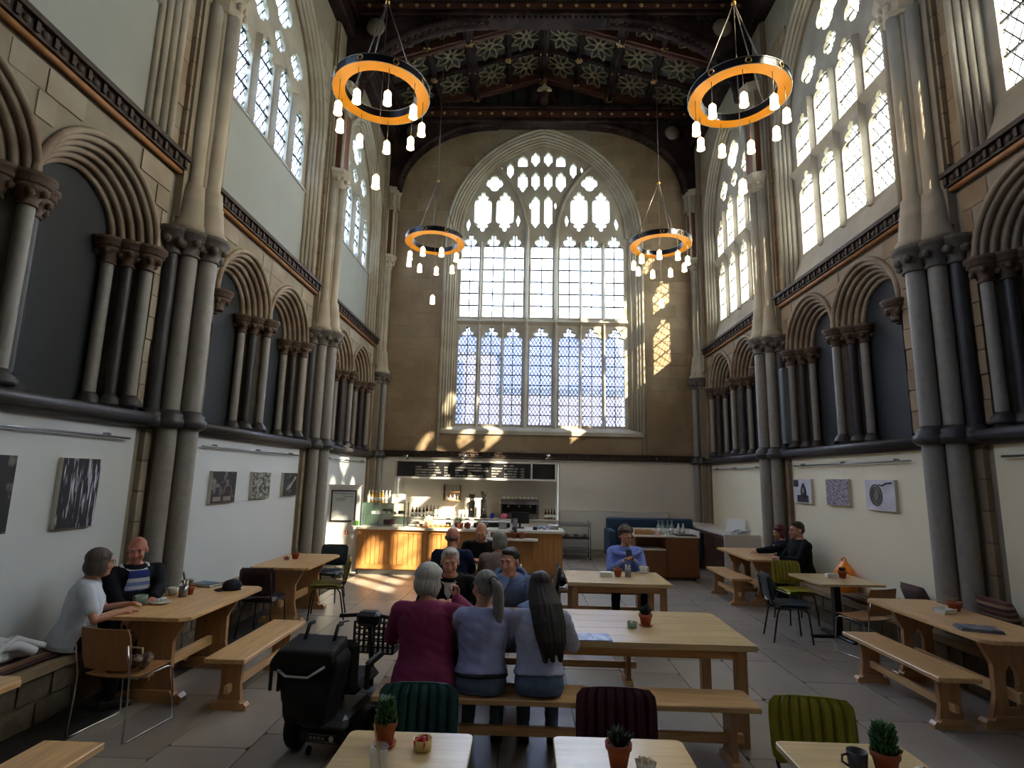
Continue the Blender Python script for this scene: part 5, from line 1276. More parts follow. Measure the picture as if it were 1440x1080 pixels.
cake('dark chocolate cake on the upper shelf of the display case', (-3.24, 12.2, 1.196), .11, .10, CAKE1); cake('dark red berry cake on the lower shelf of the display case', (-3.2, 12.2, .971), .12, .10, CAKE2); cake('small dark cake at the end of the display case', (-2.95, 12.2, 1.196), .07, .06, CAKE1)
for k in range(5): box_thing('price_card', 'small white price card in a row along the glass case shelf', 'card', (-3.5+.11*k, 12.03, 1.196), (.09, .01, .06), PAPER, 'price cards in the case')
BW = mat('bottle_white', (.85, .84, .80), .3); BAMB = mat('bottle_amber', (.80, .62, .30), .25)
bottle_meshes = {}
def bottle(c, h, r, m, capm, label, g, cat='bottle', name='bottle'):
    t = thing(name, label, cat, c, 0, g); key = (h, r, m.name, capm.name)
    if key not in bottle_meshes:
        a = MB().lathe([(r*.95, 0), (r, .01), (r, h*.58), (r*.45, h*.78), (r*.36, h*.9), (r*.36, h*.92), (0, h*.92)], n=12).mesh('glass_body'); a.materials.append(m)
        c_ = MB().lathe([(r*.42, h*.88), (r*.42, h), (0, h)], n=10).mesh('cap'); c_.materials.append(capm)
        d = MB().lathe([(r*1.02, h*.15), (r*1.02, h*.45)], n=12).mesh('label'); d.materials.append(PAPER); bottle_meshes[key] = (a, c_, d)
    for nm, me in zip(('glass_body', 'cap', 'paper_label'), bottle_meshes[key]): link(nm, me, t)
    return t
for k in range(7): bottle((-3.68+.075*k, 12.25, 1.42), .26, .032, BAMB if 1 <= k <= 4 else BW, BW, ('amber drinks bottle with a white cap in the row on the display case' if 1 <= k <= 4 else 'plain white drinks bottle in the row on the display case'), 'bottles on the display case')
box_thing('paper_box', 'white card box on top of the display case', 'box', (-3.02, 12.2, 1.42), (.26, .18, .19), PAPER); box_thing('paper_box', 'small white tag box at the display case edge', 'box', (-2.88, 12.05, 1.42), (.09, .05, .09), PAPER)
def cloche(label, c, r=.11):
    t = thing('cake_stand', label, 'cake stand', c); MB().lathe([(r*.6, 0), (r*.2, .02), (r*.2, .04), (r*1.15, .05), (r*1.15, .06), (0, .06)], n=18).obj('stand', WHITE, t); MB().lathe([(r, .06), (r, .16), (r*.8, .21), (r*.3, .235), (0, .24)], n=18).obj('dome', CLEAR, t); MB().sphere((0, 0, .25), .016, 8, 5).obj('knob', CHROME, t)
    MB().lathe([(r*.7, .06), (r*.7, .10), (0, .11)], n=14).obj('bun', mat('bun', (.72, .52, .30), .8, var=.2), t)
cloche('glass domed cake stand beside the display case', (-2.62, 12.15, .951)); cloche('glass domed cake stand next to the tray of bakes', (-2.36, 12.2, .951), .10)
tr = thing('bake_tray', 'wooden tray of small bakes on the counter', 'tray', (-2.2, 12.0, .951)); MB().box(-.35, .35, -.1, .1, 0, .015, c=.004).obj('tray', OAK, tr)
for k in range(6): MB().sphere((-.28+.11*k, R.uniform(-.03, .03), .045), .045, 8, 5, (1, .8, .7)).obj('bake', mat('bun', (.72, .52, .30), .8, var=.2), tr)
JAR = mat('jar_brown', (.30, .22, .18), .3, var=.3)
for k, lb in enumerate(('first', 'second', 'third', 'fourth', 'fifth')):
    t = thing('glass_jar', 'lidded glass jar, %s along from the bake tray towards the pots' % lb, 'jar', (-1.95+.2*k, 12.28, .951), 0, 'jars on the counter'); MB().lathe([(.06, 0), (.065, .02), (.065, .13), (.05, .15), (.05, .155), (0, .155)], n=14).obj('jar', CLEARG, t); MB().lathe([(.055, 0), (.058, .09), (0, .095)], n=12).obj('contents', JAR, t); MB().lathe([(.055, .155), (.055, .18), (0, .185)], n=14).obj('lid', STEEL, t)
pot((-1.65, 11.93, .951), 'sunlit terracotta pot with bright green leaves on the counter', 'spray', lm=mat('bright_leaf', (.35, .60, .12), .5), n=40, ph=.12, r=.065, h=.11); pot((-1.50, 11.95, .951), 'plain terracotta pot beside the bright green plant on the counter', 'rosette', n=20, ph=.05, r=.065, h=.11)
pot((-.53, 11.73, .801), 'terracotta pot with a small cactus on the white service shelf', 'bush', n=60, ph=.10, r=.06, h=.13, lm=LEAFD); pot((-.37, 11.73, .801), 'second terracotta pot on the service shelf, beside the cactus', 'rosette', n=14, ph=.03, r=.06, h=.12)
box_thing('card_holder', 'white leaflet holder on the service shelf end', 'holder', (-1.08, 11.74, .801), (.14, .06, .12), PAPER)
ti = thing('till_screen', 'black till screen seen from behind on the counter', 'till', (-.42, 12.35, .951), .1); MB().box(-.09, .09, -.08, .08, 0, .02, c=.004).obj('base', BLACKP, ti); MB().cyl((0, 0, .02), (0, -.03, .14), .02, n=8).obj('neck', BLACKP, ti); MB().box(-.19, .19, -.06, -.035, .1, .34, c=.006).obj('screen', BLACKP, ti)
box_thing('lidded_tub', 'clear grey lidded tub on the counter by the till', 'tub', (-.78, 12.1, .951), (.16, .13, .14), GREYP, None, WHITE); box_thing('napkin_dispenser', 'tall grey napkin dispenser before the till screen', 'dispenser', (-.52, 12.05, .951), (.10, .1, .2), GREYP, None, STEEL); box_thing('card_reader', 'small black card reader on the counter', 'card reader', (-.1, 12.05, .951), (.09, .15, .06), BLACKP)
box_thing('cash_tray', 'grey open tray at the worktop end', 'tray', (.3, 12.3, .951), (.2, .16, .07), GREYP, None, WHITE)
b = blob(10, (0, 0, .02), (.1, .06, .01), .03, 5); tw = thing('tea_towel', 'crumpled blue white tea towel on the counter', 'towel', (.08, 12.2, .965)); voxobj('cloth', b, .012, mat('towel', (.55, .62, .78), .9, var=.2, scale=20), tw, 2)
box_thing('paper_cups_box', 'dark low shelf unit for cups behind the counter pots', 'shelf', (-.95, 12.5, .951), (.62, .2, .10), BLACKP, None, WHITE)

# ---- back bar things
YBk = YE-.05
es = thing('espresso_machine', 'large chrome and black espresso machine with cups on top', 'coffee machine', (-.47, YBk+.1, .921))
MB().box(-.5, .5, -.2, .22, .03, .14, c=.01).obj('drip_tray', STEEL, es); MB().box(-.5, .5, .0, .22, .14, .42, c=.01).obj('body', BLACKP, es); MB().box(-.52, .52, -.22, .24, .38, .5, c=.015).obj('head', CHROME, es)
for x in (-.3, 0, .3): MB().cyl((x, -.1, .38), (x, -.1, .30), .04, n=12).obj('group_head', CHROME, es); MB().cyl((x, -.12, .30), (x, -.3, .29), .012, n=8).obj('portafilter', BLACKM, es)
for x in (-.5, .5): MB().box(x-.03, x+.03, -.2, .22, .0, .5, c=.01).obj('side_panel', STEEL, es)
for k in range(9):
    c = (-.9+.11*k, YBk+.1+R.uniform(-.06, .06), 1.421); o = MB().lathe([(.025, 0), (.04, .07), (.036, .07), (.022, .006), (0, .006)], n=12).obj('cup', CERAMIC, None, c); tag(o, 'white cup warming on top of the espresso machine', 'cup', 'cups on the espresso machine')
for x, w_ in ((-1.78, 'nearer the wall shelf'), (-1.45, 'nearer the espresso machine')):
    g = thing('coffee_grinder', 'tall black coffee grinder with hopper, '+w_, 'grinder', (x, YBk+.1, .921)); hgt = .08 if x > -1.6 else 0
    MB().box(-.09, .09, -.12, .12, 0, .04, c=.01).obj('base', BLACKP, g); MB().box(-.08, .08, -.06, .11, .04, .42+hgt, c=.02).obj('body', BLACKP, g); MB().lathe([(.05, .42+hgt), (.085, .56+hgt), (.085, .6+hgt)], n=14).obj('hopper', mat('smoky', (.12, .11, .10), .1, alpha=.8), g); MB().lathe([(.09, .6+hgt), (.09, .62+hgt), (0, .625+hgt)], n=14).obj('lid', BLACKP, g); MB().cyl((0, -.06, .25), (0, -.14, .22), .03, n=10).obj('spout', CHROME, g)
sh = thing('wall_shelf', 'small two tier dark metal wall shelf of white bottles', 'shelf', (-2.36, YE+.33, 1.34))
for z in (0, .24): MB().box(-.23, .23, -.1, .06, z, z+.02).obj('board', OAK, sh)
for x in (-.23, .23): MB().box(x-.01, x+.01, -.1, .06, 0, .44).obj('side_rail', BLACKM, sh)
for r, z in ((0, 1.361), (1, 1.601)):
    for k in range(4): bottle((-2.53+.115*k, YE+.31, z), .17, .032, BW, BLACKM if r else BW, 'white bottle on the %s tier of the wall shelf' % ('upper' if r else 'lower'), 'bottles on the %s wall shelf tier' % ('upper' if r else 'lower'))
DKG = mat('dark_bottle', (.10, .12, .08), .15); SYR = mat('syrup', (.35, .22, .10), .2)
for k in range(8): bottle((-3.4+.1*k, YE-.02+.05*(k % 2), .921), .30 if k > 3 else .25, .034, SYR if k % 2 else DKG, BLACKM, '%s %s syrup bottle with a black top in the back bar row' % ('taller' if k > 3 else 'shorter', 'brown' if k % 2 else 'dark green'), 'syrup bottles on the back bar')
for k in range(4): bottle((.25+.08*k, YE-.03, .921), .28, .033, SYR, BLACKM, 'brown bottle grouped at the back bar end beyond the espresso machine', 'brown bottles at the back bar end')
box_thing('blue_carton', 'bright blue small carton beside the grinders', 'carton', (-1.2, YE-.12, .921), (.1, .08, .13), mat('blue_card', (.10, .22, .75), .5)); 
pk = thing('pink_pouch', 'round bright pink pouch before the espresso machine', 'pouch', (-.87, YE-.22, .921)); MB().sphere((0, 0, .07), .07, 12, 8, (1.3, .6, 1)).obj('pouch', mat('pink', (.92, .40, .58), .4), pk); MB().tube([(0, 0, .13), (0, 0, .16), (.02, 0, .17)], .008, 6).obj('tie', BLACKM, pk)
for k in range(5):
    t = thing('stacked_cups', ('stack of white paper cups beside the syrup bottles' if k < 2 else 'stack of white paper cups beside the coffee grinders'), 'cups', (-2.75+.1*k if k < 2 else -2.1+.1*(k-2), YE-.1, .921), 0, 'paper cup stacks'); MB().lathe([(.03, 0), (.042, .11), (.044, .115), (.044, .19), (.04, .19)], n=12).obj('cup_stack', PAPER, t); MB().lathe([(.046, .19), (.046, .2), (0, .2)], n=12).obj('lid', WHITE, t)

# ---- far corner: radiator, trolley, blue settee, dresser, side counter
rd = thing('radiator', 'long white panel radiator low on the end wall', 'radiator', (2.1, YE-.1, 0)); MB().box(-1.45, 1.45, -.03, .05, .16, 1.16, c=.01).obj('panel', WHITE, rd)
for k in range(36): MB().box(-1.4+.08*k, -1.4+.08*k+.03, -.036, -.028, .2, 1.12).obj('fin', WHITE, rd) if k % 3 == 0 else None
MB().box(-1.47, 1.47, -.035, .06, 1.16, 1.19).obj('top_grille', WHITE, rd)
for x in (-1.3, 1.3): MB().cyl((x, 0, .16), (x, 0, 0), .012, n=8).obj('pipe', STEEL, rd)
tl = thing('catering_trolley', 'three tier steel trolley with small trays beyond the counter', 'trolley', (.95, 15.05, 0))
for z in (.18, .5, .82): 
    MB().box(-.42, .42, -.25, .25, z, z+.02, c=.004).obj('shelf', STEEL, tl); MB().tube([(-.42, -.25, z+.06), (.42, -.25, z+.06), (.42, .25, z+.06), (-.42, .25, z+.06)], .008, 6, closed=True).obj('guard_rail', STEEL, tl)
for x in (-.42, .42):
    for y in (-.25, .25): MB().cyl((x, y, .07), (x, y, .95), .012, n=8).obj('post', STEEL, tl); w_ = MB().cyl((x-.012, y, .035), (x+.012, y, .035), .034, n=12).obj('castor', RUBBER, tl)
cu_ = thing('crockery_tray', 'black tray of crockery on the middle trolley shelf', 'tray', (.95, 15.0, .522)); MB().box(-.38, .38, -.18, .18, 0, .03, c=.004).obj('tray', BLACKP, cu_)
for k in range(6): MB().lathe([(.04, .03), (.05, .09), (.045, .09), (.03, .035)], (-.3+.12*k, 0, 0), 10).obj('pot_lid', STEEL if k % 2 else CERAMIC, cu_)
BL = mat('blue_upholstery', (.13, .24, .36), .7, var=.1, scale=8)
sf = thing('settee', 'dark blue upholstered settee with a tall straight back', 'sofa', (2.75, 14.0, 0))
def rbox(b, x0, x1, y0, y1, z0, z1): return b.box(x0, x1, y0, y1, z0, z1, c=.035)
rbox(MB(), -1.05, 1.05, .2, .42, .3, 1.1).obj('backrest', BL, sf); rbox(MB(), -1.0, 1.0, -.35, .25, .24, .46).obj('seat', BL, sf); rbox(MB(), -1.1, -.92, -.38, .4, .2, .85).obj('arm', BL, sf); rbox(MB(), .92, 1.1, -.38, .4, .2, .85).obj('arm', BL, sf)
for x in (-1, 1):
    for y in (-.3, .35): MB().cyl((x, y, 0), (x, y, .22), .022, .03, n=8).obj('leg', BLACKM, sf)
UW = wood('unit_wood', (.48, .30, .18), .4, axis=2, var=.15)
un = thing('condiment_unit', 'wooden wheeled condiment unit with white top and open shelf', 'cabinet', (2.62, 12.35, 0), .04)
b = MB(); b.box(-.66, .66, -.28, .28, .06, .62); b.box(-.66, -.62, -.28, .28, .62, .86); b.box(-.02, .66, -.28, .28, .62, .86); b.box(-.66, .66, .2, .28, .62, .86); b.obj('carcass', UW, un)
MB().box(-.64, -.01, -.3, -.28, .08, .60, c=.003).obj('door', UW, un); MB().box(.01, .65, -.3, -.28, .08, .85, c=.003).obj('door', UW, un)
MB().box(-.64, -.03, -.30, .2, .60, .625).obj('shelf', WHITE, un); MB().box(-.68, .68, -.31, .3, .86, .89, c=.004).obj('top', WORKTOP, un)
MB().box(-.68, .68, .27, .3, .89, 1.0).obj('gallery', WORKTOP, un); MB().box(-.68, -.65, -.2, .3, .89, 1.0).obj('gallery', WORKTOP, un); MB().box(.65, .68, -.3, .3, .89, 1.0).obj('gallery', WORKTOP, un)
for x in (-.58, .58):
    for y in (-.22, .22): MB().cyl((x-.012, y, .03), (x+.012, y, .03), .03, n=10).obj('castor', RUBBER, un)
WB = mat('water_glass', (.72, .80, .76), .08, var=0, alpha=.45)
for k in range(4): bottle((2.52+.1*k, 12.32+.07*(k % 2), .891), .29, .04, WB, STEEL, 'tall clear water bottle on the condiment unit', 'tall water bottles on the condiment unit')
for k in range(2): bottle((2.92+.10*k, 12.24, .915), .22, .038, mat('milk', (.80, .82, .82), .3), WHITE, 'short pale milk bottle on the dark tray', 'milk bottles on the dark tray')
ty = thing('serving_tray', 'black serving tray on the condiment unit', 'tray', (3.05, 12.25, .891)); MB().box(-.2, .2, -.15, .15, 0, .012).obj('base', BLACKP, ty); MB().tube([(-.2, -.15, .012), (.2, -.15, .012), (.2, .15, .012), (-.2, .15, .012)], .008, 6, closed=True).obj('rim', BLACKP, ty)
wbx = thing('cutlery_box', 'wooden divided cutlery box on the condiment unit', 'box', (2.2, 12.3, .891)); MB().box(-.2, .2, -.12, .12, 0, .012).obj('base', OAK, wbx)
for (a, c, d, e) in ((-.2, .2, -.12, -.108), (-.2, .2, .108, .12), (-.2, -.188, -.12, .12), (.188, .2, -.12, .12), (-.006, .006, -.12, .12)): MB().box(a, c, d, e, .012, .09).obj('divider', OAK, wbx)
box_thing('sauce_caddy', 'white and pink packet box beside the wooden cutlery box', 'box', (2.45, 12.15, .891), (.08, .08, .09), mat('pinkish', (.80, .66, .62), .6)); 
scn = thing('side_counter', 'long low side counter with dark doors and cream end panel', 'counter', (0, 0, 0))
MB().box(3.88, 4.58, 12.2, 15.5, .08, .90).obj('carcass', UW, scn); MB().box(3.84, 4.59, 12.15, 15.52, .90, .945, c=.004).obj('worktop', WORKTOP, scn); MB().box(3.84, 4.59, 12.15, 12.2, .0, .90).obj('end_panel', WORKTOP, scn); MB().box(3.95, 4.55, 12.2, 15.5, 0, .08).obj('plinth', BLACKM, scn)
for k in range(5): MB().box(3.86, 3.88, 12.22+.655*k, 12.22+.655*k+.64, .1, .84, c=.003).obj('door', mat('dark_door', (.26, .16, .10), .5, var=.2), scn)
rk = thing('leaflet_rack', 'white sloping leaflet board on the side counter', 'leaflet rack', (4.32, 12.85, .950), -PI/2+.9); MB().box(-.2, .2, -.006, .006, 0, .3, M=Matrix.Rotation(-.5, 4, 'X')).obj('board', PAPER, rk); MB().box(-.2, .2, -.02, .12, 0, .015).obj('foot', WHITE, rk)
for k, lb in enumerate(('lowest of three', 'middle of three', 'uppermost of three')):
    o = thing('newspaper', 'folded newspaper leaning by the leaflet board, '+lb, 'newspaper', (4.26+.03*k, 12.36+.03*k, .946+.028*k), .3+.25*k, 'papers on the side counter'); MB().box(-.17, .17, -.11, .11, 0, .016, c=.003).obj('pages', npm, o); MB().box(-.17, .17, -.11, .0, .016, .026, M=Matrix.Rotation(.06, 4, 'X')).obj('fold', PAPER, o)

# ---- carved figure above the great window
st = thing('carved_angel', 'small carved angel with pale torso on the roof beam', 'statue', (.05, YE-.5, 13.1))
PL = mat('pale_paint', (.72, .66, .58), .7, var=.15); DK = mat('dark_paint', (.20, .14, .12), .7, var=.2)
b = MB(); b.lathe([(.11, 0), (.15, .1), (.13, .3), (.12, .34)], n=12); b.obj('robe', DK, st)
b = MB(); b.sphere((0, 0, .46), .15, 12, 8, (1, .7, 1.0)); b.tube([(-.13, 0, .52), (-.19, -.05, .4), (-.06, -.14, .36)], .045, 8); b.tube([(.13, 0, .52), (.19, -.05, .4), (.06, -.14, .36)], .045, 8); b.cyl((0, 0, .55), (0, 0, .68), .05, n=8); voxobj('torso', b, .018, PL, st, 2)
b = MB(); b.sphere((0, -.02, .73), .085, 10, 8, (.85, .95, 1.1)); b.sphere((0, -.1, .72), .02, 6, 4); voxobj('head', b, .014, mat('bronze_face', (.38, .27, .20), .7, var=.2), st, 1); MB().sphere((0, .015, .76), .09, 10, 6, (1, 1, .95)).obj('hair', DK, st)
for sx in (-1, 1):
    w_ = MB(); w_.prism([(sx*.08, .5), (sx*.25, .42), (sx*.42, .12), (sx*.36, .05), (sx*.14, .28)], lambda p: (p[0], .06, p[1]), lambda p: (p[0], .09, p[1])); w_.obj('wing', DK, st)

# ---- mobility scooter and its rucksack
sct = thing('mobility_scooter', 'black and silver mobility scooter parked at the party table end', 'scooter', (-1.72, 4.55, 0), -.12)
SILV = mat('scooter_silver', (.45, .46, .50), .35, metal=.4, var=.05); BLF = mat('black_fabric', (.04, .04, .045), .8, var=.2, scale=12)
def wheel(c, r, w_):
    x, y, z = c; o = MB().lathe([(r*.55, -w_/2), (r*.9, -w_/2), (r, -w_*.3), (r, w_*.3), (r*.9, w_/2), (r*.55, w_/2)], n=22, M=Matrix.Rotation(PI/2, 4, 'Y')).obj('wheel', RUBBER, sct, c); MB().lathe([(r*.15, -w_*.55), (r*.56, -w_*.4), (r*.56, w_*.4), (r*.15, w_*.55)], n=14, M=Matrix.Rotation(PI/2, 4, 'Y')).obj('hub', SILV, o)
for sx in (-1, 1): wheel((sx*.26, -.06, .16), .16, .09); wheel((sx*.18, .82, .10), .10, .06)
for sx in (-1, 1): wheel((sx*.12, -.16, .03), .03, .02)
MB().box(-.19, .19, -.1, .55, .1, .2, c=.03).obj('chassis', BLACKP, sct); MB().box(-.19, .19, -.24, .22, .20, .31, c=.03).obj('rear_cover', SILV, sct); MB().box(-.19, .19, .2, .75, .09, .12, c=.01).obj('footplate', RUBBER, sct); MB().box(-.16, .16, .55, .75, .12, .2, c=.03).obj('front_cover', SILV, sct)
MB().box(-.18, .18, -.22, -.1, .1, .2, c=.02).obj('rear_bumper', BLACKP, sct)
lp = MB().box(-.10, .11, -.235, -.215, .125, .175, c=.004).obj('badge_plate', BLACKP, sct); MB().tube([(-.1, -.237, .127), (.11, -.237, .127), (.11, -.237, .173), (-.1, -.237, .173)], .004, 5, closed=True).obj('badge_rim', STEEL, lp)
for k in range(4): MB().box(-.085+.03*k, -.063+.03*k, -.240, -.236, .14, .16).obj('badge_mark', GREYP, lp)
MB().sphere((.08, -.238, .15), .02, 10, 6, (1, .2, 1)).obj('badge_emblem', LIT, lp)
MB().cyl((0, .05, .28), (0, .05, .40), .035, n=10).obj('seat_post', STEEL, sct)
b = MB(); b.box(-.22, .22, -.14, .30, .40, .49, c=.04); b.obj('seat', BLF, sct)
b = MB(); b.box(-.22, .22, -.2, -.12, .45, .80, c=.04, M=Matrix.Translation((0, 0, 0))); b.obj('backrest', BLF, sct)
for sx in (-1, 1): MB().box(sx*.27-.03, sx*.27+.03, -.1, .16, .60, .64, c=.015).obj('armrest', BLACKP, sct); MB().box(sx*.27-.015, sx*.27+.015, -.12, -.09, .45, .62).obj('arm_bracket', BLACKM, sct)
MB().tube([(0, .68, .16), (0, .66, .4), (0, .58, .72)], .024, 8).obj('tiller', BLACKM, sct); MB().box(-.1, .1, .48, .62, .72, .84, c=.03).obj('console', BLACKP, sct); MB().tube([(-.26, .53, .79), (-.1, .56, .8), (.1, .56, .8), (.26, .53, .79)], .016, 8).obj('handlebar', RUBBER, sct)
for sx in (-1, 1): MB().tube([(sx*.16, .5, .76), (sx*.24, .47, .75)], .006, 6).obj('lever', BLACKM, sct)
bs = bpy.data.objects.new('basket', None); col.objects.link(bs); bs.parent = sct; bs.location = (.0, .80, .46)
for k in range(6): MB().tube([(-.18, -.12, .05*k), (.18, -.12, .05*k), (.18, .12, .05*k), (-.18, .12, .05*k)], .008, 5, closed=True).obj('basket_hoop', BLACKM, bs)
for k in range(9): x = -.18+.045*k; MB().box(x-.01, x+.01, -.125, -.115, 0, .26).obj('basket_slat', BLACKM, bs); MB().box(x-.01, x+.01, .115, .125, 0, .26).obj('basket_slat', BLACKM, bs)
MB().box(-.18, .18, -.12, .12, -.005, .005).obj('basket_floor', BLACKM, bs)
rs = thing('rucksack', 'bulging black rucksack with silver strip hung on the scooter seat', 'bag', (-1.80, 4.26, .31), -.12)
b = MB(); b.prism([(-.17, .0), (.15, -.02), (.2, .2), (.24, .40), (.2, .46), (-.22, .46), (-.27, .36), (-.2, .14)], lambda p: (p[0]*.9, -.13, p[1]), lambda p: (p[0], .09, p[1])); b.sphere((-.01, -.1, .18), .15, 12, 8, (1.1, .6, 1.1)); voxobj('bag_body', b, .02, BLF, rs, 3)
b = MB(); b.prism([(-.25, .36), (.1, .34), (.2, .42), (.2, .5), (-.2, .5), (-.26, .42)], lambda p: (p[0], -.18, p[1]-.02), lambda p: (p[0]*.95, .1, p[1]+.03)); voxobj('flap', b, .018, BLF, rs, 2)
MB().tube([(-.24, -.14, .36), (-.1, -.235, .335), (.06, -.235, .335), (.16, -.2, .40)], .009, 6).obj('reflective_strip', mat('reflective', (.70, .72, .76), .4), rs)
for x in (-.26, -.2): MB().box(x-.012, x+.012, -.14, -.13, .2, .38, c=.002).obj('strap', BLF, rs)
for x in (-.1, .12): MB().tube([(x, .0, .5), (x, .06, .6), (x, .13, .60)], .014, 6).obj('hanging_strap', BLF, rs)
# ================================================================== PEOPLE
SKIN = mat('skin', (.74, .54, .45), .55, var=.06, scale=20, spec=.3); SKINP = mat('skin_pink', (.72, .48, .41), .5, var=.08, scale=20, spec=.35)
LIPS = mat('lips', (.58, .32, .29), .5, var=.05); EYEW = mat('eye_white', (.62, .58, .55), .3, var=0); IRIS = mat('iris', (.10, .08, .07), .25, var=0)
def hairm(name, rgb): return mat(name, rgb, .5, var=.35, scale=14, stretch=(6, 6, .8), bump=.35)
H_GREY = hairm('hair_grey', (.52, .51, .49)); H_WHITE = hairm('hair_white', (.72, .71, .68)); H_DARK = hairm('hair_dark', (.12, .09, .08)); H_BROWN = hairm('hair_brown', (.20, .14, .11))
H_GB = hairm('hair_grey_brown', (.30, .26, .24)); H_BURG = hairm('hair_burgundy', (.34, .10, .15)); H_STUB = hairm('hair_stubble', (.42, .36, .33))
def cloth(name, rgb, rough=.85, var=.10, scale=9, second=None): return mat('cloth_'+name, rgb, rough, var=var, scale=scale, bump=.12, second=second, sscale=6, spec=.2)
JEANS = cloth('jeans', (.33, .40, .49), var=.18, scale=16); TROUS = cloth('dark_trousers', (.08, .08, .10)); SHOE = mat('shoe_dark', (.08, .07, .07), .5, var=.15)
def ell_tube(b, rows, n=16):
    """loft of ellipses: rows of (centre, half x axis vec, half y axis vec), capped"""
    rs = []
    for (c, ax, ay) in rows: rs.append([c+ax*math.cos(2*PI*k/n)+ay*math.sin(2*PI*k/n) for k in range(n)])
    b.strip(rs, closed=True); o = len(b.v)-len(rs)*n
    b.f += [tuple(o+k for k in reversed(range(n))), tuple(o+(len(rs)-1)*n+k for k in range(n))]; b.sm += [True, True]
def limb(b, pts, rad, n=10):
    """tapered limb through joints with round ends"""
    fine = []; fr = []
    for i in range(len(pts)-1):
        for k in range(4): t = k/4; fine.append(pts[i].lerp(pts[i+1], t)); fr.append(rad[i]*(1-t)+rad[i+1]*t)
    fine.append(pts[-1]); fr.append(rad[-1]); b.tube(fine, .05, n, rad=fr)
    for p, r in zip(pts, rad): b.sphere(p, r, 10, 8)
def ik(S, T_, a, c, pole):
    d = T_-S; L_ = min(d.length, (a+c)*.995); d.normalize(); x = (a*a-c*c+L_*L_)/(2*L_); h = math.sqrt(max(1e-6, a*a-x*x))
    p = pole-d*pole.dot(d); p.normalize(); return S+d*x+p*h, S+d*L_
def hand(b, wrist, d, nrm, curl, s, side, point=False):
    d = d.normalized(); nrm = (nrm-d*nrm.dot(d)).normalized(); x = d.cross(nrm)*side
    b.sphere(wrist+d*.045*s, .04*s, 10, 8, (1, 1, 1)) if False else None
    ell_tube(b, [(wrist-d*.01*s, x*.026*s, nrm*.02*s), (wrist+d*.02*s, x*.033*s, nrm*.018*s), (wrist+d*.06*s, x*.041*s, nrm*.015*s), (wrist+d*.09*s, x*.038*s, nrm*.012*s)], 12)
    for k, (o, L_) in enumerate(((-.030, .068), (-.010, .078), (.011, .074), (.030, .058))):
        cu = .08 if (point and k == 0) else curl
        p0 = wrist+d*.08*s+x*o*s; fan = x*(o*.9)
        d1 = (d+fan*1.4+nrm*cu*.55).normalized(); p1 = p0+d1*L_*.5*s; d2 = (d*(1-cu*.9)+fan+nrm*cu*1.3).normalized(); p2 = p1+d2*L_*.3*s; d3 = (d*(1-cu*1.5)+fan*.5+nrm*cu*1.4).normalized(); p3 = p2+d3*L_*.26*s
        limb(b, [p0, p1, p2, p3], [.0095*s, .009*s, .008*s, .007*s], 8)
    p0 = wrist+d*.025*s-x*.028*s; p1 = p0+(d*.6-x*.75+nrm*.25).normalized()*.036*s; p2 = p1+(d*.9-x*.3+nrm*(.2+curl*.5)).normalized()*.032*s; p3 = p2+(d-x*.05+nrm*curl*.5).normalized()*.024*s
    limb(b, [p0, p1, p2, p3], [.014*s, .012*s, .010*s, .008*s], 8)
def wrinkle(me, amp, seed):
    """soft cloth folds: slanting noise pushed along the normals"""
    o = Vector((seed*1.7, seed*.9, seed*2.3)); me.update()
    ns = [v.normal.copy() for v in me.vertices]
    for v, n_ in zip(me.vertices, ns):
        p = v.co; q = Vector((p.x*7+p.z*3, p.y*7, p.z*15+p.x*5))+o
        a = noise.noise(q); v.co = p+n_*amp*((1-abs(a)*2.2)*.7+noise.noise(q*.35)*.8)
def strands(me, c, Hm, amp):
    """hair locks: grooves that run down the head"""
    inv = Hm.inverted(); me.update(); ns = [v.normal.copy() for v in me.vertices]
    for v, n_ in zip(me.vertices, ns):
        p = inv @ (v.co-c); th = math.atan2(p.x, -p.y); a = noise.noise(Vector((th*9.0+p.y*12, p.z*5, 1.3)))+.6*noise.noise(Vector((th*24, p.z*7+p.y*9, 7.1)))
        v.co = v.co+n_*amp*a
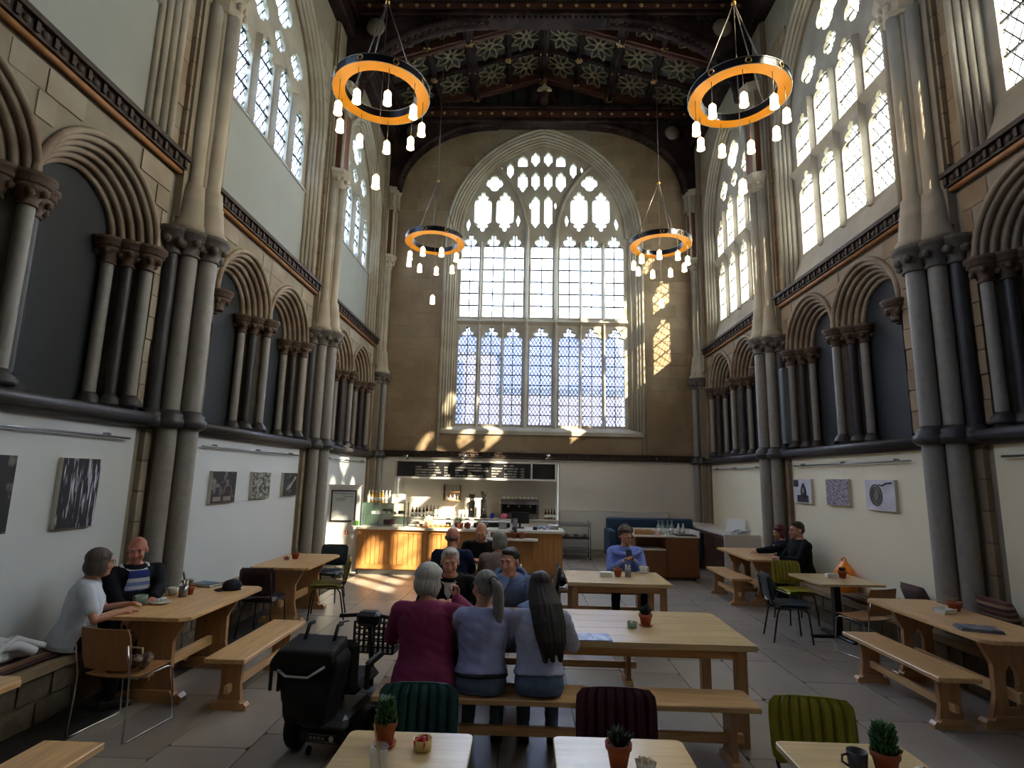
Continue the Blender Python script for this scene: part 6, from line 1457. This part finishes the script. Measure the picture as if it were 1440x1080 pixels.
def person(label, at, face, seat, top, top_m, s=1.0, lean=.1, side_lean=0.0, twist=0.0, head=(0, 0, 0), hands=None, hair=None, hair_m=H_GREY, skin=SKIN, sleeve='long',
           bottom_m=TROUS, knees=None, feet=None, glasses=False, wide=1.0, vox_s=.0085, extras=None, beard=None, curls=(.45, .45), points=(False, False), poles=None, chest=0.0, belly=0.0, neckline=.0, hem=-.11, hsz=1.12, dnk=None, hand_dir=None, brow=True, pro=0.0):
    """seated figure; local +Y is forward, origin on the floor under the hips. at = (x, y); hands = targets in local coordinates (left, right)"""
    t = thing('person', label, 'person', (at[0], at[1], 0), face)
    V = Vector
    up = V((side_lean, math.sin(lean), math.cos(lean))).normalized(); fw0 = V((0, math.cos(lean), -math.sin(lean)))
    hipc = V((0, 0, seat+.095*s))
    def sp(h, f=0.0): return hipc+up*h*s+fw0*f*s
    tw = lambda h: Matrix.Rotation(twist*min(1, max(0, h/.45)), 3, up)
    def row(h, hx, hy, f=0.0, ex=0.0):
        Rm = tw(h); ax = Rm @ V((1, 0, 0)); ax = (ax-up*ax.dot(up)).normalized(); ay = up.cross(ax); return (sp(h, f), ax*(hx*wide+ex)*s, ay*(hy*(1+.5*(wide-1))+ex)*s)
    prof = [(-.10, .155, .115, -.01), (-.04, .175, .125, -.01), (.04, .168, .122, 0), (.12, .152, .112+belly*.6, .01+belly*.5), (.20, .152, .112+belly*.7, .015+belly*.5), (.30, .165, .118+chest*.6, .012+chest*.4), (.38, .172, .115+chest*.5, .008+chest*.3), (.44, .165, .098, 0), (.485, .125, .078, -.005), (.515, .075, .065, 0), (.54, .055, .058, .01)]
    body = MB(); ell_tube(body, [row(h, a, c, f) for (h, a, c, f) in prof], 18)
    Rs = tw(.45); shx = .182*wide*s
    neck0 = sp(.50, .0); hd = head
    Hm = Matrix.Rotation(face*0, 3, 'Z') @ Matrix.Rotation(hd[0], 3, 'Z') @ Matrix.Rotation(hd[1], 3, 'X') @ Matrix.Rotation(hd[2], 3, 'Y')
    hc = sp(.50, .0)+V((0, 0, .0))+ (up*.6+V((0, 0, .4))).normalized()*.155*s + fw0*(.03+pro)*s
    S0 = s; s = s*hsz; hc = hc+up*.012
    HS = s
    def hp(x, y, z): return hc+Hm @ V((x*HS, y*HS, z*HS))
    limb(body, [sp(.47, -.005), hc+Hm @ V((0, -.02*HS, -.05*HS))], [.056*HS, .052*HS])
    def hs(c, r): body.sphere(hp(*c), 1.0, 14, 10, (r[0]*HS, r[1]*HS, r[2]*HS), M=Hm.to_4x4())
    hs((0, -.012, .028), (.074, .093, .083)); hs((0, .028, -.022), (.062, .066, .088)); hs((0, .042, -.082), (.042, .044, .032)); hs((0, .012, -.06), (.058, .055, .045))
    for k in (-1, 1):
        hs((k*.036, .062, -.03), (.027, .026, .03)); hs((k*.076, -.006, -.008), (.010, .023, .032)); hs((k*.03, .083, .028), (.026, .013, .010))
    limb(body, [hp(0, .088, .012), hp(0, .104, -.018), hp(0, .108, -.03)], [.008*s, .011*s, .0145*s], 8); hs((.011, .098, -.033), (.009, .01, .008)); hs((-.011, .098, -.033), (.009, .01, .008)); hs((0, .086, -.062), (.024, .012, .012)); hs((0, .084, -.09), (.018, .014, .014))
    hsx = s; s = S0
    # arms
    sho = [sp(.435, -.005)+Rs @ V((k*shx, 0, 0)) for k in (-1, 1)]; arms = []
    hands = hands or [V((-.16, .32, seat+.2)), V((.16, .32, seat+.2))]
    for i, k in enumerate((-1, 1)):
        T_ = V(hands[i]); pole = V(poles[i]) if poles else V((k*.7, -.5, -.6)); el, wr = ik(sho[i], T_, .285*s, .25*s, pole); arms.append((sho[i], el, wr))
        limb(body, [sho[i]-V((k*.03*s, 0, 0)), sho[i], el, wr], [.052*s, .05*s, .038*s, .026*s])
        dd = (wr-el).normalized(); 
        if hand_dir and hand_dir[i] is not None: dd = V(hand_dir[i]).normalized()
        nr = V((-k*.25, -.15, -1)) if not (dnk and dnk[i] is not None) else V(dnk[i])
        hand(body, wr, dd, nr, curls[i], s, k, points[i])
    # legs
    knees = knees or [V((-.13, .42, seat+.07)), V((.13, .42, seat+.07))]; feet = feet or [V((-.13, .40, .085)), V((.13, .40, .085))]
    legs = []
    for i, k in enumerate((-1, 1)):
        hj = hipc+V((k*.085*s, .01, -.02*s)); kn = V(knees[i]); fo = V(feet[i]); legs.append((hj, kn, fo)); limb(body, [hj, kn, fo], [.072*s, .05*s, .036*s])
        tp = fo+V((k*.03, .15*s, -.045)); limb(body, [fo+V((0, -.03, -.04)), tp], [.034*s, .028*s])
    voxobj('body', body, vox_s, skin, t, 2)
    # eyes, brows, lips
    s = hsx
    for k in (-1, 1):
        e = MB().sphere(hp(k*.031, .0735, .006), .0115*s, 10, 8).obj('eye', EYEW, t); MB().sphere(hp(k*.031, .0805, .006), .0062*s, 8, 6).obj('iris', IRIS, e)
        if brow: MB().tube([hp(k*.014, .094, .026), hp(k*.03, .096, .031), hp(k*.046, .085, .026)], .0035*s, 5).obj('eyebrow', hair_m, t)
    MB().tube([hp(-.02, .090, -.062), hp(0, .098, -.061), hp(.02, .090, -.062)], .0045*s, 6).obj('lips', LIPS, t)
    s = S0
    # clothes
    tp_ = MB(); lo = -.12 if top not in ('coat',) else -.14
    ex = {'shirt': .014, 'jacket': .026, 'coat': .032, 'hoodie': .026, 'sweat': .026}[top]
    rows = [row(h, a, c, f, ex+(.01 if h < .1 else 0)) for (h, a, c, f) in prof if h >= hem and h <= .486]
    rows.append(row(.515, .085, .074, 0, ex*.5))
    if top == 'coat': rows = [row(-.20, .215, .17, -.03, .02), row(-.12, .20, .155, -.02, .025)]+rows[1:]
    ell_tube(tp_, rows, 20)
    for i, k in enumerate((-1, 1)):
        S, el, wr = arms[i]; e2 = ex*.8
        if sleeve == 'long': limb(tp_, [S-V((k*.04*s, 0, 0)), S, el, wr-(wr-el).normalized()*.012], [.058*s+e2, .056*s+e2, .044*s+e2, .034*s+e2*.6])
        elif sleeve == 'short': limb(tp_, [S-V((k*.04*s, 0, 0)), S, S.lerp(el, .62)], [.058*s+e2, .058*s+e2, .052*s+e2])
        else: limb(tp_, [S-V((k*.04*s, 0, 0)), S, el, el.lerp(wr, .45)], [.056*s+e2, .055*s+e2, .044*s+e2, .04*s+e2])
    for q in range(0):
        h = rr.uniform(.02, .38); a0 = rr.uniform(0, 2*PI); c, ax, ay = row(h, .165, .118, .005, ex*.95); pts = []
        for w_ in range(5): a = a0+w_*.22; pts.append(c+ax*math.cos(a)+ay*math.sin(a)+up*(w_-2)*.018*rr.choice((-1, 1)))
        tp_.tube(pts, .009, 5)
    topo = voxobj('jacket' if top in ('jacket', 'coat') else 'top', tp_, vox_s*1.35, top_m, t, 4); wrinkle(topo.data, .007 if top != 'shirt' else .005, len(label))
    if top in ('jacket', 'shirt', 'coat'):
        col_ = MB(); c, ax, ay = row(.505, .068, .066, .004, .012); c2, ax2, ay2 = row(.475, .095, .08, .006, .014)
        pts = [[c2+ax2*math.cos(a)+ay2*math.sin(a) for a in [PI*.62+i*(2*PI*.88)/20 for i in range(21)]], [c+up*.02*s+ax*math.cos(a)+ay*math.sin(a) for a in [PI*.62+i*(2*PI*.88)/20 for i in range(21)]], [c2+up*.0+ax2*1.1*math.cos(a)+ay2*1.1*math.sin(a) for a in [PI*.62+i*(2*PI*.88)/20 for i in range(21)]]]
        col_.strip(pts); col_.obj('collar', top_m, t)
    if top == 'hoodie':
        hb_ = MB(); c, ax, ay = row(.47, .12, .09, -.03, .02)
        hb_.tube([c+ax*math.cos(a)*1.05+ay*math.sin(a)*1.1+up*(.02+.03*math.cos(a+PI/2)) for a in [2*PI*i/18 for i in range(18)]], .03*s, 8, closed=True); hb_.sphere(sp(.44, -.13), .075*s, 10, 8, (1.3, .6, 1)); voxobj('hood', hb_, .014, top_m, t, 3)
    bt = MB(); ell_tube(bt, [row(h, a, c, f, .006 if hem < -.05 else .018) for (h, a, c, f) in prof if h <= (.05 if hem < -.05 else .13)], 16)
    for (hj, kn, fo) in legs: limb(bt, [hj, kn, fo+V((0, 0, .02))], [.088*s, .066*s, .055*s])
    wrinkle(voxobj('trousers', bt, vox_s*1.6, bottom_m, t, 3).data, .005, 3)
    for i, (hj, kn, fo) in enumerate(legs):
        k = -1 if i == 0 else 1; sh_ = MB(); limb(sh_, [fo+V((0, -.04, -.045)), fo+V((k*.01, .05, -.045)), fo+V((k*.025, .16*s, -.052))], [.042, .043, .034]); sh_.box(*sorted((fo.x-.04, fo.x+.05)), fo.y-.07, fo.y+.17*s, .0, .02, c=.008); voxobj('shoe', sh_, .013, SHOE, t, 2)
    # hair
    s = hsx
    hr = MB()
    def hh(c, r, n=14): hr.sphere(hp(*c), 1.0, n, 10, (r[0]*s, r[1]*s, r[2]*s), M=Hm.to_4x4())
    if hair:
        if hair != 'bald': hh((0, -.025, .042), (.082, .094, .080))
        if hair == 'short': hh((0, -.04, .0), (.080, .075, .07)); hh((0, .03, .085), (.058, .045, .03))
        if hair == 'crop': hh((0, -.045, -.005), (.078, .066, .062)); hh((0, .03, .09), (.058, .046, .028))
        if hair == 'bob':
            hh((0, -.045, -.02), (.088, .075, .085)); hh((0, -.02, .05), (.09, .1, .085))
            for k in (-1, 1): hh((k*.068, -.012, -.028), (.026, .052, .078)); hh((k*.036, .032, .074), (.040, .036, .026))
        if hair == 'curl':
            rr = random.Random(5)
            for q in range(40):
                a = rr.uniform(0, 2*PI); z = rr.uniform(-.05, .11); r_ = math.sqrt(max(0, 1-((z-.03)/.1)**2)); x, y = math.cos(a)*.085*r_, math.sin(a)*.1*r_-.02
                if y > .03 and z < .075: continue
                hh((x, y, z), (.024, .024, .024), 8)
        if hair == 'pony':
            hh((0, -.045, .0), (.078, .07, .07)); hh((0, -.115, .035), (.03, .03, .03))
            pts = [hp(0, -.13, .045), hp(.015, -.16, .0), hp(.02, -.155, -.08), hp(.022, -.14, -.16), hp(.025, -.125, -.24), hp(.03, -.12, -.29)]
            limb(hr, pts, [.026*s, .038*s, .042*s, .04*s, .03*s, .012*s])
        if hair == 'long':
            hh((0, -.045, -.01), (.088, .075, .09))
            for q in range(9):
                a = -1.25+2.5*q/8; x = math.sin(a)*.08; y = -math.cos(a)*.085-.015
                pts = [hp(x*.7, y*.7, .05), hp(x*1.05, y*1.05, -.04), hp(x*1.2, y*1.1-.045, -.13), hp(x*1.15, y*.95-.085, -.24), hp(x*1.0, y*.75-.115, -.36), hp(x*.8, y*.55-.13, -.44-.03*math.cos(q*2.1))]
                limb(hr, pts, [.03*s, .032*s, .033*s, .034*s, .031*s, .02*s], 8)
        if hair == 'bald': 
            hh((0, -.045, -.012), (.0785, .064, .045))
        if hr.v: strands(voxobj('hair', hr, .007, hair_m, t, 2).data, hc, Hm, .0045 if hair not in ('crop', 'bald', 'short') else .0028)
    if hair == 'pony': MB().lathe([(.030*s, -.012), (.036*s, 0), (.030*s, .012)], hp(0, -.128, .045), 12, M=Matrix.Rotation(1.1, 4, 'X')).obj('hair_tie', BLACKP, t)
    if beard:
        bd = MB()
        for (c, r) in (((0, .048, -.092), (.046, .044, .034)), ((.045, .025, -.065), (.02, .038, .038)), ((-.045, .025, -.065), (.02, .038, .038)), ((0, .088, -.05), (.03, .012, .008))): bd.sphere(hp(*c), 1, 10, 8, (r[0]*s, r[1]*s, r[2]*s), M=Hm.to_4x4())
        voxobj('beard', bd, .0085, beard, t, 1)
    if glasses:
        g = MB()
        for k in (-1, 1):
            g.tube([hp(k*.032+.022*math.cos(a), .102, .006+.018*math.sin(a)) for a in [2*PI*i/14 for i in range(14)]], .0022*s, 5, closed=True); g.tube([hp(k*.054, .1, .01), hp(k*.078, .05, .012), hp(k*.08, -.01, .01)], .002*s, 5)
        g.tube([hp(-.01, .103, .01), hp(.01, .103, .01)], .002*s, 5); g.obj('spectacles', BLACKM, t)
    s = S0
    if extras: extras(t, sp, row, hp, arms, s, topo)
    return t
V = Vector
WHITE_T = cloth('white_tunic', (.76, .80, .86)); NAVYJ = cloth('navy_jacket', (.06, .07, .11)); MAG = cloth('magenta_wool', (.52, .21, .34), var=.08)
LAV = cloth('lavender_top', (.62, .64, .80)); PALEB = cloth('pale_sweat', (.70, .72, .82)); BLKJ = cloth('black_jacket', (.06, .065, .08)); HOOD = cloth('blue_hoodie', (.40, .47, .62))
NAVB = cloth('navy_blue_jacket', (.10, .14, .26)); BEIGE = cloth('beige_jacket', (.52, .46, .43)); BLUE = cloth('light_blue_top', (.50, .58, .86), var=.14, scale=14); BLACKT = cloth('black_top', (.07, .07, .08))
# two visitors on the stone bench
def dirface(x, y): return math.atan2(-x, y)
SB = .46
person('woman with a dark grey bob, glasses and white tunic seated on the stone bench', (-4.22, 5.02), dirface(.8, .6), SB+.03, 'shirt', WHITE_T, s=.92, lean=.22, head=(.42, -.05, 0), sleeve='short', hair='bob', hair_m=H_GB, glasses=True, wide=1.12, chest=.03, belly=.03,
       hands=[V((-.02, .40, .80)), V((.20, .36, .78))], curls=(.5, .4), knees=[V((-.02, .40, .5)), V((.2, .36, .5))], feet=[V((.0, .40, .085)), V((.2, .34, .085))], neckline=.02)
def polo(t, sp, row, hp, arms, s, topo):
    b = MB(); rows = []
    for h in (.02, .12, .22, .32, .40, .45, .485):
        c, ax, ay = row(h, .168 if h < .46 else .13, .118 if h < .46 else .098, .012, .036); wdt = .5 if h < .4 else .42; rows.append([c+ax*math.sin(a)+ay*math.cos(a) for a in [(-wdt+2*wdt*i/10) for i in range(11)]])
    b.strip(rows); o = b.obj('striped_polo_shirt', stripe_mat('polo_stripes', [(.75, .77, .82), (.14, .22, .50), (.14, .22, .50), (.75, .77, .82), (.42, .52, .74)], 5.5, 'Z'), t)
    c, ax, ay = row(.51, .082, .074, .012, .02); MB().tube([c+ax*math.sin(a)+ay*math.cos(a)-V((0, 0, .05))*max(0, math.cos(a)) for a in [-2.2+4.4*i/16 for i in range(17)]], .017, 7).obj('white_collar', WHITE, t)
person('bald man in navy jacket over a striped white and blue polo on the stone bench', (-4.27, 5.82), dirface(.80, -.60), SB, 'jacket', NAVYJ, s=.98, lean=.02, head=(-.45, -.22, 0), hair='bald', hair_m=H_STUB, skin=SKINP, wide=1.2, belly=.04, extras=polo,
       hands=[V((-.05, .44, .79)), V((.14, .40, .62))], curls=(.5, .5), knees=[V((-.05, .38, .5)), V((.16, .40, .5))], feet=[V((.02, .36, .085)), V((.2, .36, .085))])
# the three women on the near bench
BZ = .45
def belt(t, sp, row, hp, arms, s, topo):
    c, ax, ay = row(.03, .17, .124, -.0, .024); MB().tube([c+ax*math.cos(a)+ay*math.sin(a) for a in [2*PI*i/28 for i in range(28)]], .012, 6, closed=True).obj('belt', BLACKP, t)
kn = [V((-.11, .42, BZ+.08)), V((.11, .42, BZ+.08))]; ft = [V((-.11, .30, .085)), V((.11, .30, .085))]
person('white haired woman in a long magenta wool coat with one finger raised', (-1.05, 4.45), 0, BZ, 'coat', MAG, s=.99, lean=.2, side_lean=-.03, twist=-.12, head=(-.5, -.1, .05), hair='bob', hair_m=H_WHITE, wide=1.16, hands=[V((-.12, .42, .80)), V((.17, .42, 1.0))], points=(False, True), hand_dir=[None, V((.03, .05, 1))], dnk=[None, V((-.6, -.5, 0))],
       curls=(.4, .95), poles=[V((-.8, -.3, -.5)), V((.9, -.1, -.6))], knees=kn, feet=ft)
person('woman with a grey ponytail, glasses, lavender top and jeans', (-.63, 4.44), 0, BZ, 'sweat', LAV, hem=.03, s=.95, lean=.16, twist=.1, head=(.62, -.12, 0), hair='pony', hair_m=H_GREY, glasses=True, sleeve='three', bottom_m=JEANS, wide=1.04, hands=[V((-.1, .42, .80)), V((.12, .40, .80))], extras=belt, knees=kn, feet=ft)
person('woman with very long dark hair, pale sweatshirt and jeans', (-.20, 4.44), 0, BZ, 'sweat', PALEB, hem=-.02, s=.95, lean=.2, head=(.35, -.28, 0), hair='long', hair_m=H_DARK, bottom_m=JEANS, hands=[V((-.16, .40, .80)), V((.12, .40, .80))], knees=kn, feet=ft)
# two men on the far side of the party table
FB = .452
def vcol(t, sp, row, hp, arms, s, topo):
    b = MB(); rows = []
    for h, w_ in ((.36, .04), (.42, .16), (.47, .34), (.505, .7)):
        c, ax, ay = row(h, .168 if h < .45 else .10, .118 if h < .45 else .085, .012, .036 if h < .45 else .02); rows.append([c+ax*math.sin(a)+ay*math.cos(a) for a in [(-w_+2*w_*i/8) for i in range(9)]])
    b.strip(rows); b.obj('shirt_front', PAPER, t)
person('white haired man in dark quilted jacket facing the magenta coat', (-1.06, 6.03), PI, FB, 'jacket', BLKJ, s=1.0, lean=.36, head=(.12, -.15, 0), hair='crop', hair_m=H_WHITE, skin=SKIN, extras=vcol, hands=[V((-.12, .38, .80)), V((.12, .38, .80))], wide=1.1)
person('young dark haired man in a blue hoodie with his hand at his chin', (-.45, 6.05), PI, FB, 'hoodie', HOOD, s=1.0, lean=.30, side_lean=.03, head=(-.45, -.12, 0), hair='crop', hair_m=H_DARK, hands=[V((-.10, .56, .80)), V((.06, .28, 1.02))], hand_dir=[None, V((-.25, .1, 1))], dnk=[None, V((0, -1, .0))], curls=(.35, .9), poles=[V((-.8, -.2, -.5)), V((.55, .5, -.8))], wide=1.08, glasses=False)
# the three behind
person('balding grey man in navy blue jacket seen from behind', (-1.28, 7.64), 0, FB, 'jacket', NAVB, s=1.0, lean=.12, twist=-.25, head=(-.55, -.15, 0), hair='bald', hair_m=H_STUB, skin=SKINP, wide=1.16, vox_s=.011, glasses=True, hands=[V((-.1, .42, .80)), V((.14, .42, .80))])
person('grey haired woman in a beige jacket seen from behind', (-.66, 7.64), 0, FB, 'coat', BEIGE, s=.94, lean=.12, twist=.2, head=(.5, -.1, 0), hair='bob', hair_m=H_GREY, wide=1.1, vox_s=.011, hands=[V((-.12, .42, .80)), V((.1, .42, .80))])
person('bald bearded man in black looking down at the hidden table', (-.97, 8.9), PI, FB, 'jacket', BLACKT, s=1.02, lean=.28, head=(0, -.5, 0), hair='bald', hair_m=H_STUB, beard=H_GREY, wide=1.18, vox_s=.011, hands=[V((-.1, .40, .80)), V((.12, .40, .80))])
# woman with phone
def phone(t, sp, row, hp, arms, s, topo):
    c, ax, ay = row(.47, .15, .105, .0, .03)
    b = MB(); b.tube([c+ax*math.cos(a)*1.05+ay*math.sin(a)*1.12-V((0, 0, .05))*max(0, math.sin(a)) for a in [2*PI*i/20 for i in range(20)]], .034, 8, closed=True)
    c2 = row(.33, .165, .118, .012, .03); b.tube([c+ax*1.0+ay*.4, c+ay*1.15-V((0, 0, .06)), c2[0]-c2[1]*.55+c2[2]*.95], .034, 8); voxobj('shawl', b, .014, BLUE, t, 3)
wt = person('woman in a light blue shawl top looking down at her phone', (1.15, 8.52), PI, FB, 'shirt', BLUE, s=1.0, lean=.06, head=(0, -.42, 0), hair='curl', hair_m=H_GB, wide=1.12, vox_s=.009, hands=[V((-.06, .30, .90)), V((.08, .30, .88))], hand_dir=[V((.3, .5, .5)), V((-.3, .5, .5))], curls=(.7, .7), knees=[V((-.2, .40, .52)), V((.2, .40, .52))], feet=[V((-.2, .34, .085)), V((.2, .34, .085))], extras=phone, chest=.03)
ph = thing('mobile_phone', 'dark mobile phone held by the woman in light blue', 'phone', (1.14, 8.13, .95), 0); MB().box(-.04, .04, -.005, .005, 0, .11, c=.004, M=Matrix.Rotation(-.5, 4, 'X')).obj('case', BLACKP, ph); MB().box(-.036, .036, .005, .006, .006, .104, M=Matrix.Rotation(-.5, 4, 'X')).obj('screen', SCREEN, ph)
# couple at the cream wall
def inner(t, sp, row, hp, arms, s, topo):
    b = MB(); rows = []
    for h in (.05, .2, .34, .45):
        c, ax, ay = row(h, .168, .118, .012, .034); rows.append([c+ax*math.sin(a)+ay*math.cos(a) for a in [(-.3+.6*i/6) for i in range(7)]])
    b.strip(rows); b.obj('white_shirt_front', PAPER, t)
person('woman with burgundy hair and dark jacket seated at the cream wall', (4.32, 10.42), PI/2, SB, 'jacket', NAVYJ, s=.92, lean=.14, head=(.25, -.2, 0), hair='bob', hair_m=H_BURG, extras=inner, vox_s=.011, hands=[V((.0, .52, .82)), V((.2, .40, .80))], knees=[V((-.1, .36, .52)), V((.12, .36, .52))], feet=[V((-.1, .34, .085)), V((.12, .34, .085))])
person('man with glasses and black jacket seated at the cream wall', (4.30, 9.78), PI/2, SB, 'jacket', BLKJ, s=1.04, lean=.06, head=(.1, -.1, 0), hair='short', hair_m=H_BROWN, glasses=True, wide=1.2, belly=.03, vox_s=.011, hands=[V((-.12, .40, .80)), V((.12, .38, .80))], knees=[V((-.1, .38, .52)), V((.14, .38, .52))], feet=[V((-.1, .36, .085)), V((.14, .36, .085))])

# ================================================================== OUTSIDE
gr = struct(MB().box(-60, 60, -40, 90, -.6, -.3).obj('ground', mat('grass', (.25, .32, .16), .9, var=.3, scale=1, coord='world')))
nb = thing('neighbouring_building', 'stone building with a pitched slate roof beyond the great window', 'building', (0, 0, 0))
ST2 = mat('far_stone', (.46, .44, .46), .9, var=.15, scale=.6, coord='world'); SL2 = mat('far_slate', (.28, .33, .45), .7, var=.15, scale=1, coord='world')
MB().box(-9, 5.5, 34, 44, -.4, 7.5).obj('wall', ST2, nb); MB().prism([(34-.4, 7.4), (44.4, 7.4), (39, 12.0)], lambda p: (-9.4, p[0], p[1]), lambda p: (5.9, p[0], p[1])).obj('roof', SL2, nb)
MB().box(-4.2, -2.2, 33.4, 34.2, 0, 9.6).obj('gable_bay', ST2, nb); MB().prism([(-4.5, 9.5), (-1.9, 9.5), (-3.2, 11.8)], lambda p: (p[0], 33.2, p[1]), lambda p: (p[0], 38, p[1])).obj('gable_roof', SL2, nb)
for k in range(5):
    x = -7.6+2.5*k; 
    if abs(x+3.2) < 1: continue
    MB().box(x-.5, x+.5, 33.9, 34.02, 2.5, 5).obj('window', mat('far_glass', (.18, .22, .28), .2), nb)
MB().box(3.2, 4.0, 38, 39, 9, 13.5).obj('chimney', ST2, nb)
bpy.data.scenes.remove(_tmp)
